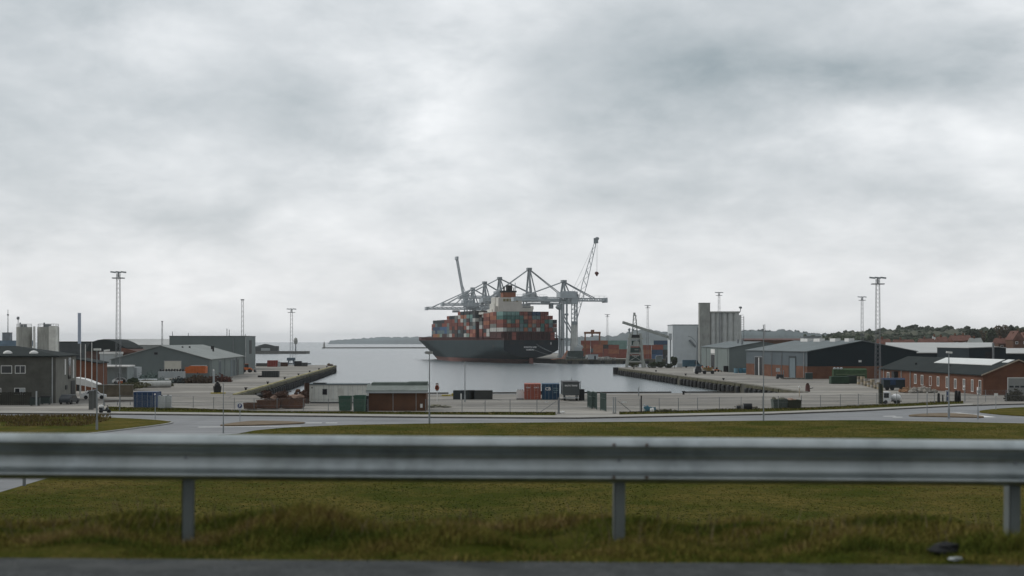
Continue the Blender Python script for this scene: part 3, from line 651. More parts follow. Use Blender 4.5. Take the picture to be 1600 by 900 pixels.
y = yy(1531.5); opening(t, 'x', 0, y-.42, y+.42, .05, 2.6, WHITE, GLASS, 'door', .13, 0, 'pane')
MB().box(-.5,-.1,y-.1,y+.35,.05,1.4).build('door_board', WHITE, t)
opening(t, 'y', 0, 4.75,9.3,.02,3.1, WHITE, mat('grey_shutter', (.25,.26,.25), .6, .08, 1, ribs=1.4, ribdir='Z'), 'garage_door', .14)
b = MB()
for k in range(4): b.box(5.0+k*1.05,5.8+k*1.05,-.06,-.035,1.35,1.7)
b.build('door_window', GLASS, t)
sl = (6.35-3.72)/6.6; b = MB(); z = lambda x: 3.72+sl*x+.24
b.add([(3.6,5,z(3.6)),(6.2,5,z(6.2)),(6.2,36,z(6.2)),(3.6,36,z(3.6)),(3.6,5,z(3.6)+.12),(6.2,5,z(6.2)+.12),(6.2,36,z(6.2)+.12),(3.6,36,z(3.6)+.12)], [(3,2,1,0),(4,5,6,7),(0,1,5,4),(1,2,6,5),(2,3,7,6),(3,0,4,7)])
b.build('skylight', mat('skylight_sheet', (.66,.68,.66), .5, .05), ro); b = MB(); b.add([(5.0,.5,z(5)),(6.2,.5,z(6.2)),(6.2,3.5,z(6.2)),(5.0,3.5,z(5)),(5.0,.5,z(5)+.12),(6.2,.5,z(6.2)+.12),(6.2,3.5,z(6.2)+.12),(5.0,3.5,z(5)+.12)], [(3,2,1,0),(4,5,6,7),(0,1,5,4),(1,2,6,5),(2,3,7,6),(3,0,4,7)]); b.build('skylight', MATS['skylight_sheet'], ro)
MB().cyl((2.5,24,4.6),(2.5,24,5.4),.2,8).build('roof_vent', DARK, ro); MB().cyl((2.5,44,4.6),(2.5,44,5.3),.2,8).build('roof_vent', DARK, ro)
b = MB(); b.prismy([(-.5,3.55),(6.6,6.40),(13.7,3.55),(13.7,3.75),(6.6,6.62),(-.5,3.75)], -.62,-.46); b.build('gable_board', mat('gable_board', (.30,.25,.19)), t)
for px in (1375,1381.5,1409,1423): pipe(t, [(-.12,yy(px),0),(-.12,yy(px),3.6)], mat('pale_pipe', (.4,.42,.42)))
# pale roofs behind at right
def pale_hall(name, label, px0, px1, Y0, Y1, y0, y1, wm, rm):
    x0, x1 = X(px0, Y0), X(px1, Y0); z0, z1 = Z(y0, Y0)-GZ, Z(y1, Y1)-GZ
    t = thing(name, label, 'warehouse', (x0, Y0, GZ)); D = Y1-Y0; xx0, xx1 = X(px0, Y1)-x0, X(px1-6, Y1)-x0
    b = MB(); b.add([(0,0,0),(x1-x0,0,0),(xx1,D,0),(xx0,D,0),(0,0,z0),(x1-x0,0,z0),(xx1,D,z1),(xx0,D,z1)], [(3,2,1,0),(0,1,5,4),(1,2,6,5),(2,3,7,6),(3,0,4,7),(4,5,6,7)]); b.build('wall', wm, t)
    b = MB(); e = .25; b.add([(-.4,-.5,z0+.02),(x1-x0+.4,-.5,z0+.02),(xx1+.4,D,z1+.02),(xx0-.4,D,z1+.02),(-.4,-.5,z0+e),(x1-x0+.4,-.5,z0+e),(xx1+.4,D,z1+e),(xx0-.4,D,z1+e)], [(3,2,1,0),(4,5,6,7),(0,1,5,4),(1,2,6,5),(2,3,7,6),(3,0,4,7)]); b.build('roof', rm, t)
    return t
pale_hall('pale_roof_hall', 'huge low hall with a wide pale grey roof behind the brick workshop', 1385, 1556, 455, 640, 552, 536, CLADN, ROOFW)
pale_hall('pale_roof_hall', 'hall with a pale roof and dark wall at the far right edge', 1566, 1720, 420, 520, 553, 545, CLADN, ROOFW)
t, ro = shed('dark_hall', 'dark green-black cladded hall with a narrow pale roof edge behind the brick workshop', 'warehouse', (X(1514,400),400), Vector((1,.0)), 10.4, 30, Z(544,400)-GZ, Z(542.5,400)-GZ, CLADN, CLADN, ROOFW, over=.2, ridge=.8)
MB().box(4.5,6.2,-.08,0,0,7).build('door', DARK, t)
MB().box(X(1552.5,398)-X(1514,400),X(1555,398)-X(1514,400),-1.2,-.7,0,9.5).build('flue', STEEL, t)
Y = 700
t = thing('brick_terrace', 'long low brown-roofed brick range seen between the silo and the hill', 'brick building', (X(1158,Y),Y,GZ))
MB().box(0,36,0,10,0,Z(532,Y)-GZ).build('wall', BRICKB, t); MB().prismx([(-.5,Z(532,Y)-GZ),(10.5,Z(532,Y)-GZ),(10.5,Z(531,Y)-GZ),(5,Z(528.8,Y)-GZ),(-.5,Z(531,Y)-GZ)], -.5, 36.5).build('roof', mat('brown_roof', (.12,.06,.05)), t)
Y = 520
t = thing('plant_house', 'pale roof plant box with a dark lid behind the navy shed ridge', 'plant house', (X(1256,Y),Y,GZ)); MB().box(0,6,0,6,0,Z(527,Y)-GZ).build('wall', PALE, t); MB().box(-.3,6.3,-.3,6.3,Z(527,Y)-GZ,Z(525,Y)-GZ).build('roof', STEEL, t)
# ------------------------------------------------------------------ left buildings
d1 = Vector((1,.149)).normalized(); C = Vector((-73.5,229)); O = C-d1*34
t = thing('grey_brick_house', 'two-storey dark grey brick house with a low hipped roof at the left edge', 'house', (O.x,O.y,GZ), math.atan2(d1.y,d1.x))
b = MB(); b.box(0,34,0,21,-.2,7.45,0); b.build('wall', [BRICKG], t)
MB().box(34.0,34.05,0.0,21,0,7.44).build('side_wall_render', RENDER, t)
r = MB(); e = .6; r.add([(-e,-e,7.45),(34+e,-e,7.45),(34+e,21+e,7.45),(-e,21+e,7.45),(-e,-e,7.65),(34+e,-e,7.65),(34+e,21+e,7.65),(-e,21+e,7.65),(11,10.5,9.2),(26,10.5,9.2)], [(3,2,1,0),(0,1,5,4),(1,2,6,5),(2,3,7,6),(3,0,4,7),(4,5,9,8),(5,6,9),(6,7,8,9),(7,4,8)])
ro = r.build('roof', ROOFD, t)
hx = lambda px: 34-solve(C, -d1, px)
for px in (8, 49): MB().lump(hx(px), 2.2, 8.0, .75, .75, .5, .03, 10, 6).build('dome_light', WHITE, ro, smooth=True)
opening(t, 'y', 0, hx(2.5), hx(18), 4.9, 6.0, WHITE, GLASS, 'window', .1, 0, 'pane', .06)
opening(t, 'y', 0, hx(24.5), hx(39), 4.9, 6.0, WHITE, GLASS, 'window', .1, 1, 'pane', .06)
opening(t, 'y', 0, hx(23.5), hx(38.5), 1.5, 2.4, WHITE, GLASS, 'window', .1, 1, 'pane', .06)
opening(t, 'y', 0, hx(-14), hx(1), 1.5, 2.4, WHITE, GLASS, 'window', .1, 1, 'pane', .06)
MB().box(hx(31.5),hx(38),-.09,-.04,1.52,2.38).build('window_blind', PALE, t)
for px in (82,): pipe(t, [(hx(px),-.12,0),(hx(px),-.12,7.4)], MATS['pale_pipe'], r=.1)
sd = lambda y0, y1, z0, z1, nm, m: MB().box(34.06,34.16,y0,y1,z0,z1).build(nm, m, t)
sd(8.3,9.3,4.4,7.0,'window',WHITE); sd(12,14.5,3.6,7.2,'window',GLASS); sd(15,19,.2,3.2,'garage_door',DARK); sd(17,18,3.6,6.8,'window',WHITE); sd(9,11,1.9,2.6,'vent',DARK)
# fence and bins before it
def hedge_wall():
    t = thing('board_fence', 'dark board fence in front of the grey brick house', 'fence', (X(-8,222),222,GZ), .1)
    b = MB(); n = 20
    for i in range(n): b.box(i*.28,i*.28+.25,0,.04,0,2.0+.03*(i%3))
    b.build('boards', mat('dark_boards', (.035,.035,.028), .9, .3), t); MB().box(0,5.6,.04,.1,.4,.5).box(0,5.6,.04,.1,1.5,1.6).build('rail', DARK, t)
hedge_wall()
for i,(px,yb,lab) in enumerate(((55,634,'left'),(72,632,'right'))):
    p = G(px, yb); t = thing('waste_bin', f'dark green wheeled waste bin, the {lab} one of the pair by the grey house', 'waste bin', p, .1)
    MB().box(-.7,.7,-.5,.5,.15,1.2).build('body', mat('bin_green', (.03,.045,.042), .5), t); MB().prismx([(-.55,1.2),(.55,1.2),(.5,1.35),(-.5,1.35)],-.75,.75).build('lid', DARK, t)
    w = MB(); [w.cyl((x,y,.12),(x+.08,y,.12),.12,8) for x in (-.6,.5) for y in (-.35,.35)]; w.build('castors', BLACK, t)
p = G(57,634.5); t = thing('pale_post', 'pale post beside the left waste bin', 'post', p); MB().cyl((0,0,0),(0,0,2.3),.12,8).build('shaft', PALE, t)
# concrete silos left
Y = 420; sc = Y/F
for k,(a,c,lab) in enumerate(((26,50,'left'),(59,92,'right'))):
    r = (c-a)*sc/2; t = thing('concrete_silo', f'squat grey concrete silo behind the grey brick house, {lab} of the pair', 'silo', (X((a+c)/2,Y),Y,GZ)); h = Z(511,Y)-GZ
    MB().cyl((0,0,0),(0,0,h),r,20).build('barrel', CONC, t)
    if k: MB().box(r*.38,r*1.0,-r*1.02,-r*.2,0,h+.3).build('stair_shaft', mat('shaft_lit_tone', (.62,.62,.58), .8), t)  # flat bit of the silo, its lit look put into a whiter colour
    b = MB()
    for i in range(14):
        th = i*math.tau/14; q = (i+1)*math.tau/14; P = lambda q_, z: (r*.93*math.cos(q_), r*.93*math.sin(q_), z)
        b.cyl(P(th,h), P(th,h+.9), .05, 4); b.cyl(P(th,h+.9), P(q,h+.9), .05, 4)
    b.build('railing', WHITE if not k else STEEL, t)
    b = MB(); b.box(-.8,.6,-.6,.8,h,h+.8); b.cyl((-1.2,0,h),(-1.2,0,h+1.3),.25,8); b.build('roof_gear', STEEL, t)
    if not k: b = MB(); b.cyl((-r*.8,0,h),(-r*.8,0,h+2.6),.1,6); b.lump(-r*.8,0,h+2.6,.45,.45,.5); b.build('roof_lamp', STEEL, t)
t = thing('silo_pipe', 'white vertical pipe between the two squat silos', 'pipe', (X(53.5,418),418,GZ)); MB().cyl((0,0,0),(0,0,Z(510,418)-GZ),.35,8).build('shaft', WHITE, t)
# blue building far left
Y = 560
t = thing('blue_hall', 'low blue-roofed hall at the far left edge', 'hall', (X(-60,Y),Y,GZ)); MB().box(0,20.5,0,20,0,Z(541,Y)-GZ).build('wall', mat('blue_wall', (.035,.05,.075)), t); MB().box(-.5,21.5,-.5,20.5,Z(541,Y)-GZ,Z(532,Y)-GZ).build('roof', mat('blue_roof', (.13,.19,.25)), t)
t = thing('roof_house', 'small dark plant room rising above the blue hall', 'plant house', (X(3.5,570),570,GZ)); MB().box(0,3,0,3,0,Z(520,570)-GZ).build('wall', STEEL, t); MB().box(-.1,3.1,-.1,3.1,Z(520,570)-GZ,Z(519.5,570)-GZ).build('roof', DARK, t)
t = thing('left_mast', 'thin aerial mast standing above the blue hall at far left', 'mast', (X(12.5,569),569,GZ)); MB().cyl((0,0,0),(0,0,Z(484,569)-GZ),.35,6,.12).build('pole', MASTM, t); MB().box(-.3,.3,-.3,.3,Z(493,569)-GZ,Z(491,569)-GZ).build('bracket', MASTM, t); t.name = 'aerial_mast'
Y = 600
t = thing('dark_flat_hall', 'dark flat hall behind the squat silos and flagpoles', 'hall', (X(88,Y),Y,GZ)); MB().box(0,15.5,0,18,0,Z(535,Y)-GZ).build('wall', mat('hall_dark', (.06,.07,.075)), t); MB().box(-.2,15.7,-.2,18,Z(535,Y)-GZ,Z(533.5,Y)-GZ).build('roof', ROOFD, t)
# arched warehouse
Y = 520; sc = Y/F; t = thing('arched_warehouse', 'brown brick warehouse with a dark barrel-arched roof at left', 'warehouse', (X(135,Y),Y,GZ))
h = lambda y: Z(y,Y)-GZ; w = lambda a: (a-135)*sc
MB().box(w(135),w(196),0,24,0,h(548)).prismy([(w(196),0),(w(214),0),(w(214),h(549.5)),(w(196),h(545))],0,24).build('wall', mat('dark_brick', (.085,.045,.035), .9, .25), t)
b = MB(); pts = [(135,548),(140,538),(146,533.5),(154,531),(162,530),(172,531),(182,535),(190,539.5),(197,543.5)]
b.prismy([(w(a), h(y)) for a, y in pts]+[(w(196),h(549)),(w(135),h(549))], -.4, 24); b.build('roof', ROOFD, t)
b = MB(); b.prismy([(w(190),h(543)),(w(200),h(545)),(w(214),h(549)),(w(214),h(551)),(w(190),h(551))],-.5,-.1); b.build('gable_slope', mat('rust_brick', (.14,.06,.04), .9, .25), t)
Y = 800; t = thing('long_pale_hall', 'long pale hall with a light roof far behind the arched warehouse', 'hall', (X(150,Y),Y,GZ))
MB().box(0,50,0,30,0,Z(539,Y)-GZ).build('wall', mat('pale_green_wall', (.24,.26,.25), .8, .1), t); MB().prismx([(-.5,Z(539,Y)-GZ),(31,Z(539,Y)-GZ),(16,Z(529.5,Y)-GZ)],-.5,50.5).build('roof', ROOFW, t)
# small brick house by the flagpoles
Y = 285; sc = Y/F; t, ro = shed('brick_outbuilding', 'small orange-brown brick outbuilding with a dark roof behind the flagpoles', 'outbuilding', (X(116,Y),Y), Vector((1,.15)), 4.6, 14, Z(568,Y)-GZ, Z(562,Y)-GZ, mat('orange_brick', (.15,.058,.03), .9, .2), MATS['orange_brick'], ROOFD, ridge=.1)
MB().box(.5,1.3,-.05,0,0,2.2).build('door', DARK, t)
Y = 262; t = thing('white_canopy', 'low white canopy on thin posts beside the flagpoles', 'canopy', (X(117,Y),Y,GZ), .1)
b = MB(); b.prismy([(0,2.1),(4.1,1.25),(4.1,2.05),(1.8,2.95),(0,3.3)],0,4); b.build('cover', WHITE, t)
for (x,y) in ((.1,.1),(3.9,.1),(.1,3.9),(3.9,3.9)): MB().cyl((x,y,0),(x,y,2.2),.07,6).build('post', PALE, t)
Y = 330; t = thing('open_store', 'pale open-fronted store with a white roof edge left of the gabled shed', 'store', (X(153,Y),Y,GZ), .05)
MB().box(0,.2,0,7,0,4.0).box(6.6,6.8,0,7,0,4.0).box(0,6.8,6.8,7,0,4.0).box(1.2,6.6,2.0,2.2,0,4).build('wall', mat('store_wall', (.24,.27,.27), .7, .1), t); MB().box(-.2,7.0,-.3,7.2,4.0,4.35).build('roof', WHITE, t)
t = thing('pale_box_store', 'pale blank box container store with a dark opening left of the gabled shed', 'store', (X(198,338),338,GZ), .03); MB().box(0,2.4,0,5,0,3.8).build('body', PALE, t); MB().box(.15,.9,-.06,0,.2,2.0).build('door', DARK, t)
t = thing('white_roof_store', 'low long white-roofed store in front of the arched warehouse', 'store', (X(156,420),420,GZ), .03); MB().box(0,5.5,0,5,0,6.2).build('wall', PALE, t); MB().box(-.2,5.7,-.2,5,6.2,6.8).build('roof', WHITE, t)
# ------------------------------------------------------------------ container ship
TH = math.asin(.303); SA = Vector((-math.sin(TH), math.cos(TH))); SB = Vector((math.cos(TH), math.sin(TH)))
SO = Vector((10.7,794))
# ship frame: local x = along ship from the stern, local y = towards port
def ship_matrix(o): o.location = (SO.x, SO.y, 0); o.rotation_euler = (0,0,math.atan2(SA.y,SA.x))
HULLM = mat('hull_blue_grey', (.027,.047,.053), .7, spec=.08, var=.12, vs=.08, streak=.35, dirtcol=(.08,.05,.04), dirt=.15) or mat('hull_bg2', (.019,.036,.041), .55, .12, .08, streak=.35, dirtcol=(.10,.07,.06), dirt=.15)
HULLB = mat('hull_boot_red', (.17,.075,.062), .8, .25, .25, streak=.4, dirtcol=(.07,.07,.06)); TRANS = mat('hull_navy', (.011,.019,.025), .6, spec=.15, var=.15, vs=.2) or mat('hull_navy2', (.016,.026,.034), .5, .15, .2)
DECKR = mat('deck_red', (.075,.025,.022), .8, .25, .5)
ship = thing('container_ship', 'huge container ship with a blue-grey hull and dark stern moored stern-on in the basin', 'ship'); ship_matrix(ship)
def hull():
    lv = [-3,0,2.3,3.6,5,7.5,10,13.0]; nst = 46
    def lerp(a, b, t): return a+(b-a)*t
    def half(z, s):
        k = max(0, min(1, (z+3)/16)); zz = max(z,0)
        s0 = 16*(1-min(1, zz/3.4)); s1 = 207+(z if z > 0 else 0)*3.3
        if s < s0 or s > s1: return None
        u = (s-s0)
        sternw = {True: 0}.get(zz < 3.4, None)
        if zz < 3.4: ws = 16*min(1, u/(92-24*zz/3.4))**1.05*(1)+(5*zz/3.4 if u > 3 else 0); ws = min(ws, 16)
        else:
            w0 = 16*min(1, ((zz-3.4)/4.0))**.38; w0 = max(w0, 4)
            ws = w0+(16-w0)*min(1, u/(88-80*min(1, zz/11.0)**.7))**1.1
        v = (s1-s)/lerp(95, 72, min(1, zz/13)); wb = 16*min(1, max(0, v))**lerp(.85, .6, min(1, zz/13))
        return min(ws, wb)
    b = MB(); rows = []
    for z in lv:
        zz = max(z,0); s0 = 16*(1-min(1, zz/3.4)); s1 = 207+zz*3.3; row = []
        for i in range(nst):
            u = (i/(nst-1)); u = .5*(2*u)**1.7 if u < .5 else u
            s = s0+(s1-s0)*u
            row.append((s, max(0.02, half(z, min(s, s1))), z))
        rows.append(row)
    for sd in (1,-1):
        base = len(b.v)
        for row in rows:
            for (s,h,z) in row: b.v.append((s, sd*h, z))
        for k in range(len(lv)-1):
            for i in range(nst-1):
                q = (base+k*nst+i, base+k*nst+i+1, base+(k+1)*nst+i+1, base+(k+1)*nst+i); b.f.append(q if sd == 1 else q[::-1]); b.m.append(1 if lv[k] < 2.3 else 0)
    tr = [(rows[k][0][0], rows[k][0][1], rows[k][0][2]) for k in range(1,len(lv))]
    n = len(tr); base = len(b.v)
    for (s,h,z) in tr: b.v += [(s-.05,h,z),(s-.05,-h,z)]
    for k in range(n-1): b.f.append((base+2*k, base+2*k+2, base+2*k+3, base+2*k+1)); b.m.append(2)
    top = rows[-1]; base = len(b.v)
    for (s,h,z) in top: b.v += [(s,h,z),(s,-h,z)]
    for i in range(nst-1): b.f.append((base+2*i, base+2*i+1, base+2*i+3, base+2*i+2)); b.m.append(3)
    o = b.build('hull', [HULLM, HULLB, TRANS, DECKR], ship); o.data.polygons.foreach_set('use_smooth', [p.material_index < 2 for p in o.data.polygons])
    # bulwark / rail of the deck in dark red
    r = MB()
    for sd in (1,-1):
        for i in range(nst-1):
            (s,h,z),(s2,h2,_) = top[i], top[i+1]
            if s > 205: r.beam((s,sd*max(h-.1,0.05),14.2),(s2,sd*max(h2-.1,.05),14.2),.15,2.4)
            else: r.beam((s,sd*(h-.15),14.25),(s2,sd*(h2-.15),14.25),.12,.12); r.beam((s,sd*(h-.15),13.2),(s2,sd*(h2-.15),13.2),.2,.5)
            for q in range(3): ss = s+(s2-s)*q/3; hh = h+(h2-h)*q/3; r.box(ss,ss+.35,sd*(hh-.2)-.15,sd*(hh-.2)+.15,13,14.3)
    r.build('deck_rail', DECKR, ship)
    MB().box(-.4,-.15,-1.1,1.1,-.5,3).box(-.3,3,-.4,.4,-2,2.4).build('rudder_post', HULLB, ship)
    hs = MB(); hs.cyl((20,15.9,9.6),(20,16.12,9.6),1.0,10); hs.build('hull_port', DARK, ship)
    for y in (-11,-6,6,11): MB().box(-.12,-.06,y-1.4,y+1.4,10.6,12.2).build('mooring_port', DARK, ship)
    MB().box(-.14,-.06,-11.9,-11.4,10.6,11.9).build('hull_lamp', WHITE, ship)
hull()
def text_part(txt, size, m, parent, mtx, name='lettering', ext=.02, sx=1.):
    c = bpy.data.curves.new('txt', 'FONT'); c.body = txt; c.size = size; c.align_x = 'CENTER'; c.align_y = 'CENTER'; c.extrude = ext; c.resolution_u = 2; c.offset = .03*size
    o = bpy.data.objects.new('txt', c); COL.objects.link(o); bpy.context.view_layer.update()
    me = bpy.data.meshes.new_from_object(o.evaluated_get(bpy.context.evaluated_depsgraph_get())); COL.objects.unlink(o); bpy.data.objects.remove(o)
    me.transform(Matrix.Diagonal((sx,1,1,1))); me.transform(mtx); me.materials.clear(); me.materials.append(m)
    r = bpy.data.objects.new(name, me); COL.objects.link(r); r.parent = parent; return r
WT = mat('white_lettering', (.75,.75,.75), .6, .02)
# text faces local -x (astern); its right-hand reading direction is local -y
MT = Matrix.Translation((-.12,.6,9.1)) @ Matrix(((0,0,-1,0),(-1,0,0,0),(0,1,0,0),(0,0,0,1)))
text_part('ROSCITA LINE', 1.15, WT, ship, MT, 'ship_name', sx=1.0)
text_part('HAMBURG', 1.0, WT, ship, Matrix.Translation((0,0,-1.5)) @ MT, 'home_port', sx=1.0)
def superstructure():
    t = ship; z0 = 13
    CREAM = mat('ship_white', (.60,.59,.54), .6, .08, .3, streak=.3, dirtcol=(.35,.32,.27))
    b = MB(); b.box(43,53,-12.9,12.9,z0,28.2); b.box(43,53,-15.5,9.8,28.2,31.2); b.box(43.2,53,9.8,15.0,28.2,29.4); b.box(43.5,53,-8.3,8.3,31.2,34.5); b.box(44.5,52,-6.8,7.6,34.5,38.2); b.box(43.2,53.5,-15.9,-8.3,31.2,33.2)
    a = b.build('accommodation', CREAM, t)
    for zz in (35.6,):
        for k in range(5):
            w = MB(); w.box(37.4,37.52,3.2-k*1.9,4.7-k*1.9,zz,zz+1.6); w.build('window', mat('warm_window', (.22,.19,.09), .2), a)
    b = MB()
    for k in range(9): b.box(43.3,43.48,-14+k*.62,-13.7+k*.62,33.2,34.6)
    b.box(43.3,43.5,-15,-8.4,34.4,34.6); b.box(43.1,43.4,-14,-9,32.2,32.9); b.build('wing_railing', STEEL, t)
    f = MB(); f.box(38,42.8,-3.2,4.6,38.0,41); fo = f.build('funnel', mat('funnel_orange', (.24,.09,.045), .7, .15), t)
    f = MB(); f.box(37.8,43,-3.7,5.1,41,42.0); f.box(38.5,42.3,-1.2,1.6,42,45.2); f.cyl((40,3.4,42),(40,3.4,44.4),.5,8); f.cyl((40,-2.6,42),(40,-2.6,43.4),.3,6); f.build('exhaust', BLACK, fo)
    m = MB(); m.cyl((48,-6,38),(48,-6,47),.25,6); m.beam((48,-8,44),(48,-4,44),.3); m.build('signal_mast', PALE, t); MB().cyl((50,10,32.4),(50,10,42),.2,6).build('signal_mast', PALE, t); MB().cyl((47,13,32),(47,13,38),.2,6).build('signal_mast', PALE, t)
    # casing under the funnel, lifeboats
    MB().box(37.5,43.0,-6.8,7.6,z0,38.0).box(39,43,7.6,9.5,z0,33).build('engine_casing', CREAM, t)
superstructure()
CC = {'r':(.20,.062,.046),'R':(.27,.080,.055),'o':(.36,.14,.075),'p':(.42,.18,.12),'d':(.035,.045,.052),'D':(.075,.04,.04),'b':(.035,.075,.14),'B':(.07,.14,.25),'T':(.14,.21,.22),'g':(.20,.33,.30),'G':(.075,.175,.155),'l':(.25,.33,.28),'w':(.55,.55,.52),'s':(.22,.225,.205),'k':(.05,.052,.05),'y':(.30,.20,.07)}
CN = {'r':'dark red','R':'red','o':'orange-brown','p':'salmon pink','d':'dark slate','D':'maroon','b':'navy blue','B':'light blue','T':'grey-blue','g':'pale green','G':'dark green','l':'mint green','w':'white','s':'grey','k':'charcoal','y':'ochre'}
CM = {k: mat('container_paint_'+CN[k].replace(' ','_').replace('-','_'), v, .65, .16, .5, streak=.35, dirt=.25, dirtcol=tuple(x*.55+.01 for x in v)) for k, v in CC.items()}
def container_mesh(L, Wc, H, name):
    """x along its length, doors on the -x end"""
    b = MB(); e = .05
    b.box(e,L-e,e,Wc-e,e,H-e)
    for (x,y) in ((0,0),(L-.16,0),(0,Wc-.16),(L-.16,Wc-.16)): b.box(x,x+.16,y,y+.16,0,H)
    for y in (0,Wc-.12): b.box(.16,L-.16,y,y+.12,0,.15); b.box(.16,L-.16,y,y+.12,H-.12,H)
    for x in (0,L-.12): b.box(x,x+.12,.16,Wc-.16,0,.15); b.box(x,x+.12,.16,Wc-.16,H-.12,H)
    n = int(L/.56)
    for i in range(n):
        x = .3+i*(L-.6)/n; b.box(x,x+.26,.02,e+.003,.16,H-.13); b.box(x,x+.26,Wc-e-.003,Wc-.02,.16,H-.13)
    for k in range(4): y = .35+k*(Wc-.7)/3; b.cyl((.02,y,.15),(.02,y,H-.13),.025,4)
    b.box(.03,e,Wc/2-.02,Wc/2+.02,.15,H-.12)
    for y in (.16,Wc/2-.05,Wc-.22): b.box(-.012,-.002+.03,y,y+.07,.15,H-.13,1)
    b.box(.0,.02,.16,Wc-.16,.13,.2,1); b.box(.0,.02,.16,Wc-.16,H-.2,H-.13,1)
    me = b.build(name, [CM['r'], DARK]); m = me.data; bpy.data.objects.remove(me); return m
CH, CW = 2.25, 2.3
ME40 = container_mesh(12.0, CW-.07, CH-.10, 'container_long'); ME20 = container_mesh(5.82, CW-.07, CH-.10, 'container_short'); MEY = container_mesh(6.06, 2.44, 2.6, 'container_yard'); MEY40 = container_mesh(12.19, 2.44, 2.6, 'container_yard_long')
SR = math.atan2(SA.y, SA.x)
def container(me, loc, rz, c, label, group=None):
    o = bpy.data.objects.new('shipping_container', me); COL.objects.link(o); o.location = loc; o.rotation_euler = (0,0,rz)
    o.material_slots[0].link = 'OBJECT'; o.material_slots[0].material = CM[c]; return tag(o, label, 'container', group)
def on_ship(s, y, z): p = SO+SA*s-SB*y; return (p.x, p.y, z)   # y to port
TIER = {1:'bottom',2:'second',3:'third',4:'fourth',5:'fifth',6:'sixth',7:'seventh'}
# stern stack: rows 0..12 from port to starboard
stern = ['ggggrRDbbrr..', 'GGGGGpRTTRRR.'.replace('.','r')[:12]+'.', 'RlGpGDRPRRGgd'.replace('P','p'), 'rorRTGosrGRTr', 'wsssToTrwGrRs']
stern = stern[::-1]
for tr, row in enumerate(stern):
    for k in range(13):
        ch = row[k] if k < len(row) else '.'
        if ch == '.': continue
        tn = {0:'bottom',1:'second lowest',2:'middle',3:'second highest',4:'top'}[tr]
        container(ME40, on_ship(1.5, 16.2-2.47*(k+1)+.1, 17.9+CH*tr), SR, ch, f"{CN[ch]} container, {ORD[k]} from the left in the {tn} tier over the ship's stern", "containers stacked over the ship's stern")
# dark red structure under the stern stack
b = MB(); b.box(2.5,13.5,-15.8,15.8,13,13.3); b.box(1.5,14,-15.9,15.9,17.4,17.85)
for k in range(14): b.box(1.6,2.0,-15.9+k*2.42,-15.5+k*2.42,13,17.4)
b.box(6,14,-15.6,15.6,13,17.4); b.box(1.4,1.6,-15.9,15.9,15.4,15.6); b.build('stern_platform', DECKR, ship)
b = MB(); b.box(1.55,1.75,8.3,10.6,13.2,17.4); b.box(1.55,1.75,-14.5,-12,13.2,17.4); b.build('platform_panel', CM['R'], ship)
# second and third bays behind (port row and higher silhouette)
side = [ # s, hb, heights, length kind, colour columns bottom->top
 (15.2,15.9,17.9,[('wsror'),('wsrop')]),
 (28.6,15.9,15.2,[('wwrorp'),('RdrorR')]),
 (43.4,15.9,15.2,['rRwsk']),
]
fore = [(57.5,15.9,15.0,['RpTswdk','pRskTgd']),(71.0,15.9,15.0,['lRwRDgk','wdRsTpd']),(84.5,15.9,15.0,['dkDRwod','dTDrRwR']),
 (98.0,15.9,15.0,['kDRrTs','RkDrRd']),(111.5,15.7,15.0,['wsRrrd','sTTsrR']),(125.0,15.3,15.0,['DBBRr','DTBRd']),(138.5,14.9,15.0,['lTBkd','yTbkd']),(152.0,14.4,15.0,['obbTk','osbRd']),(165.5,12.6,15.0,['kTkr']), (173,11.4,15.0,['dTRr'])]
bay = 0
for (s, hb, zb, cols) in side:
    bay += 1
    for q, colr in enumerate(cols):
        for tr, ch in enumerate(colr):
            container(ME20, on_ship(s+q*6.1, hb-CW, zb+CH*tr), SR, ch, f"{CN[ch]} container, {ORD[tr]} from deck, {ORD[(bay-1)*2+q]} column between stern corner and white bridge", 'containers along the port side aft of the white bridge')
for i, (s, hb, zb, cols) in enumerate(fore):
    for q, colr in enumerate(cols):
        for tr, ch in enumerate(colr):
            container(ME20, on_ship(s+q*6.1, hb-CW, zb+CH*tr), SR, ch, f"{CN[ch]} container {ORD[tr]} from the deck in the {ORD[2*min(i,8)+q if i<9 else 17]} column forward of the bridge", "containers along the ship's port side")
    # second row inboard, long boxes, so that the stacks have body
    for tr in range(len(cols[0])-1, len(cols[0])):
        for k in range(1, 6):
            ch = random.choice('rRDkdTGs'); yb = hb-CW-k*2.47
            if yb < -hb: continue
            container(ME40 if len(cols) > 1 else ME20, on_ship(s, yb, zb+CH*tr), SR, ch, f"{CN[ch]} container in the top tier, {ORD[k]} inboard row, {ORD[i]} bay before the bridge", 'top tier containers inboard of the port side')
b = MB()
for (s, hb, zb, cols) in fore+side:
    n = len(cols[0]); w = hb*.98; b.box(s-1.15,s-.75,-w,w,13,zb+CH*max(2,n-3)); b.box(s-.2,s+6*len(cols),-w,w-2.6,13,zb+CH*(n-1)-.05) if True else 0
    b.box(s-.3,s+6.05*len(cols),-w,w,13,zb-.05)
b.build('lashing_bridges', mat('lashing_dark_red', (.06,.022,.020), .85, .3, .6), ship)
t = thing('hull_mooring_line', 'pale mooring ropes from the ship stern down to the quay', 'mooring lines')
t.name = 'mooring_line'
for k, (y0, z0, q) in enumerate(((-3,10.8,(33,786)),(-3.6,9.8,(36,785)),(3,9.6,(30,784.5)))):
    a = Vector(on_ship(-.1,y0,z0)); c = Vector((q[0],q[1],GZ+.8)); b = MB(); prev = a
    for i in range(1,9):
        u_ = i/8; p_ = a.lerp(c,u_); p_.z -= 2.2*4*u_*(1-u_)*.5; b.cyl(prev,p_,.07,4); prev = p_
    b.build('rope', PALE, t)
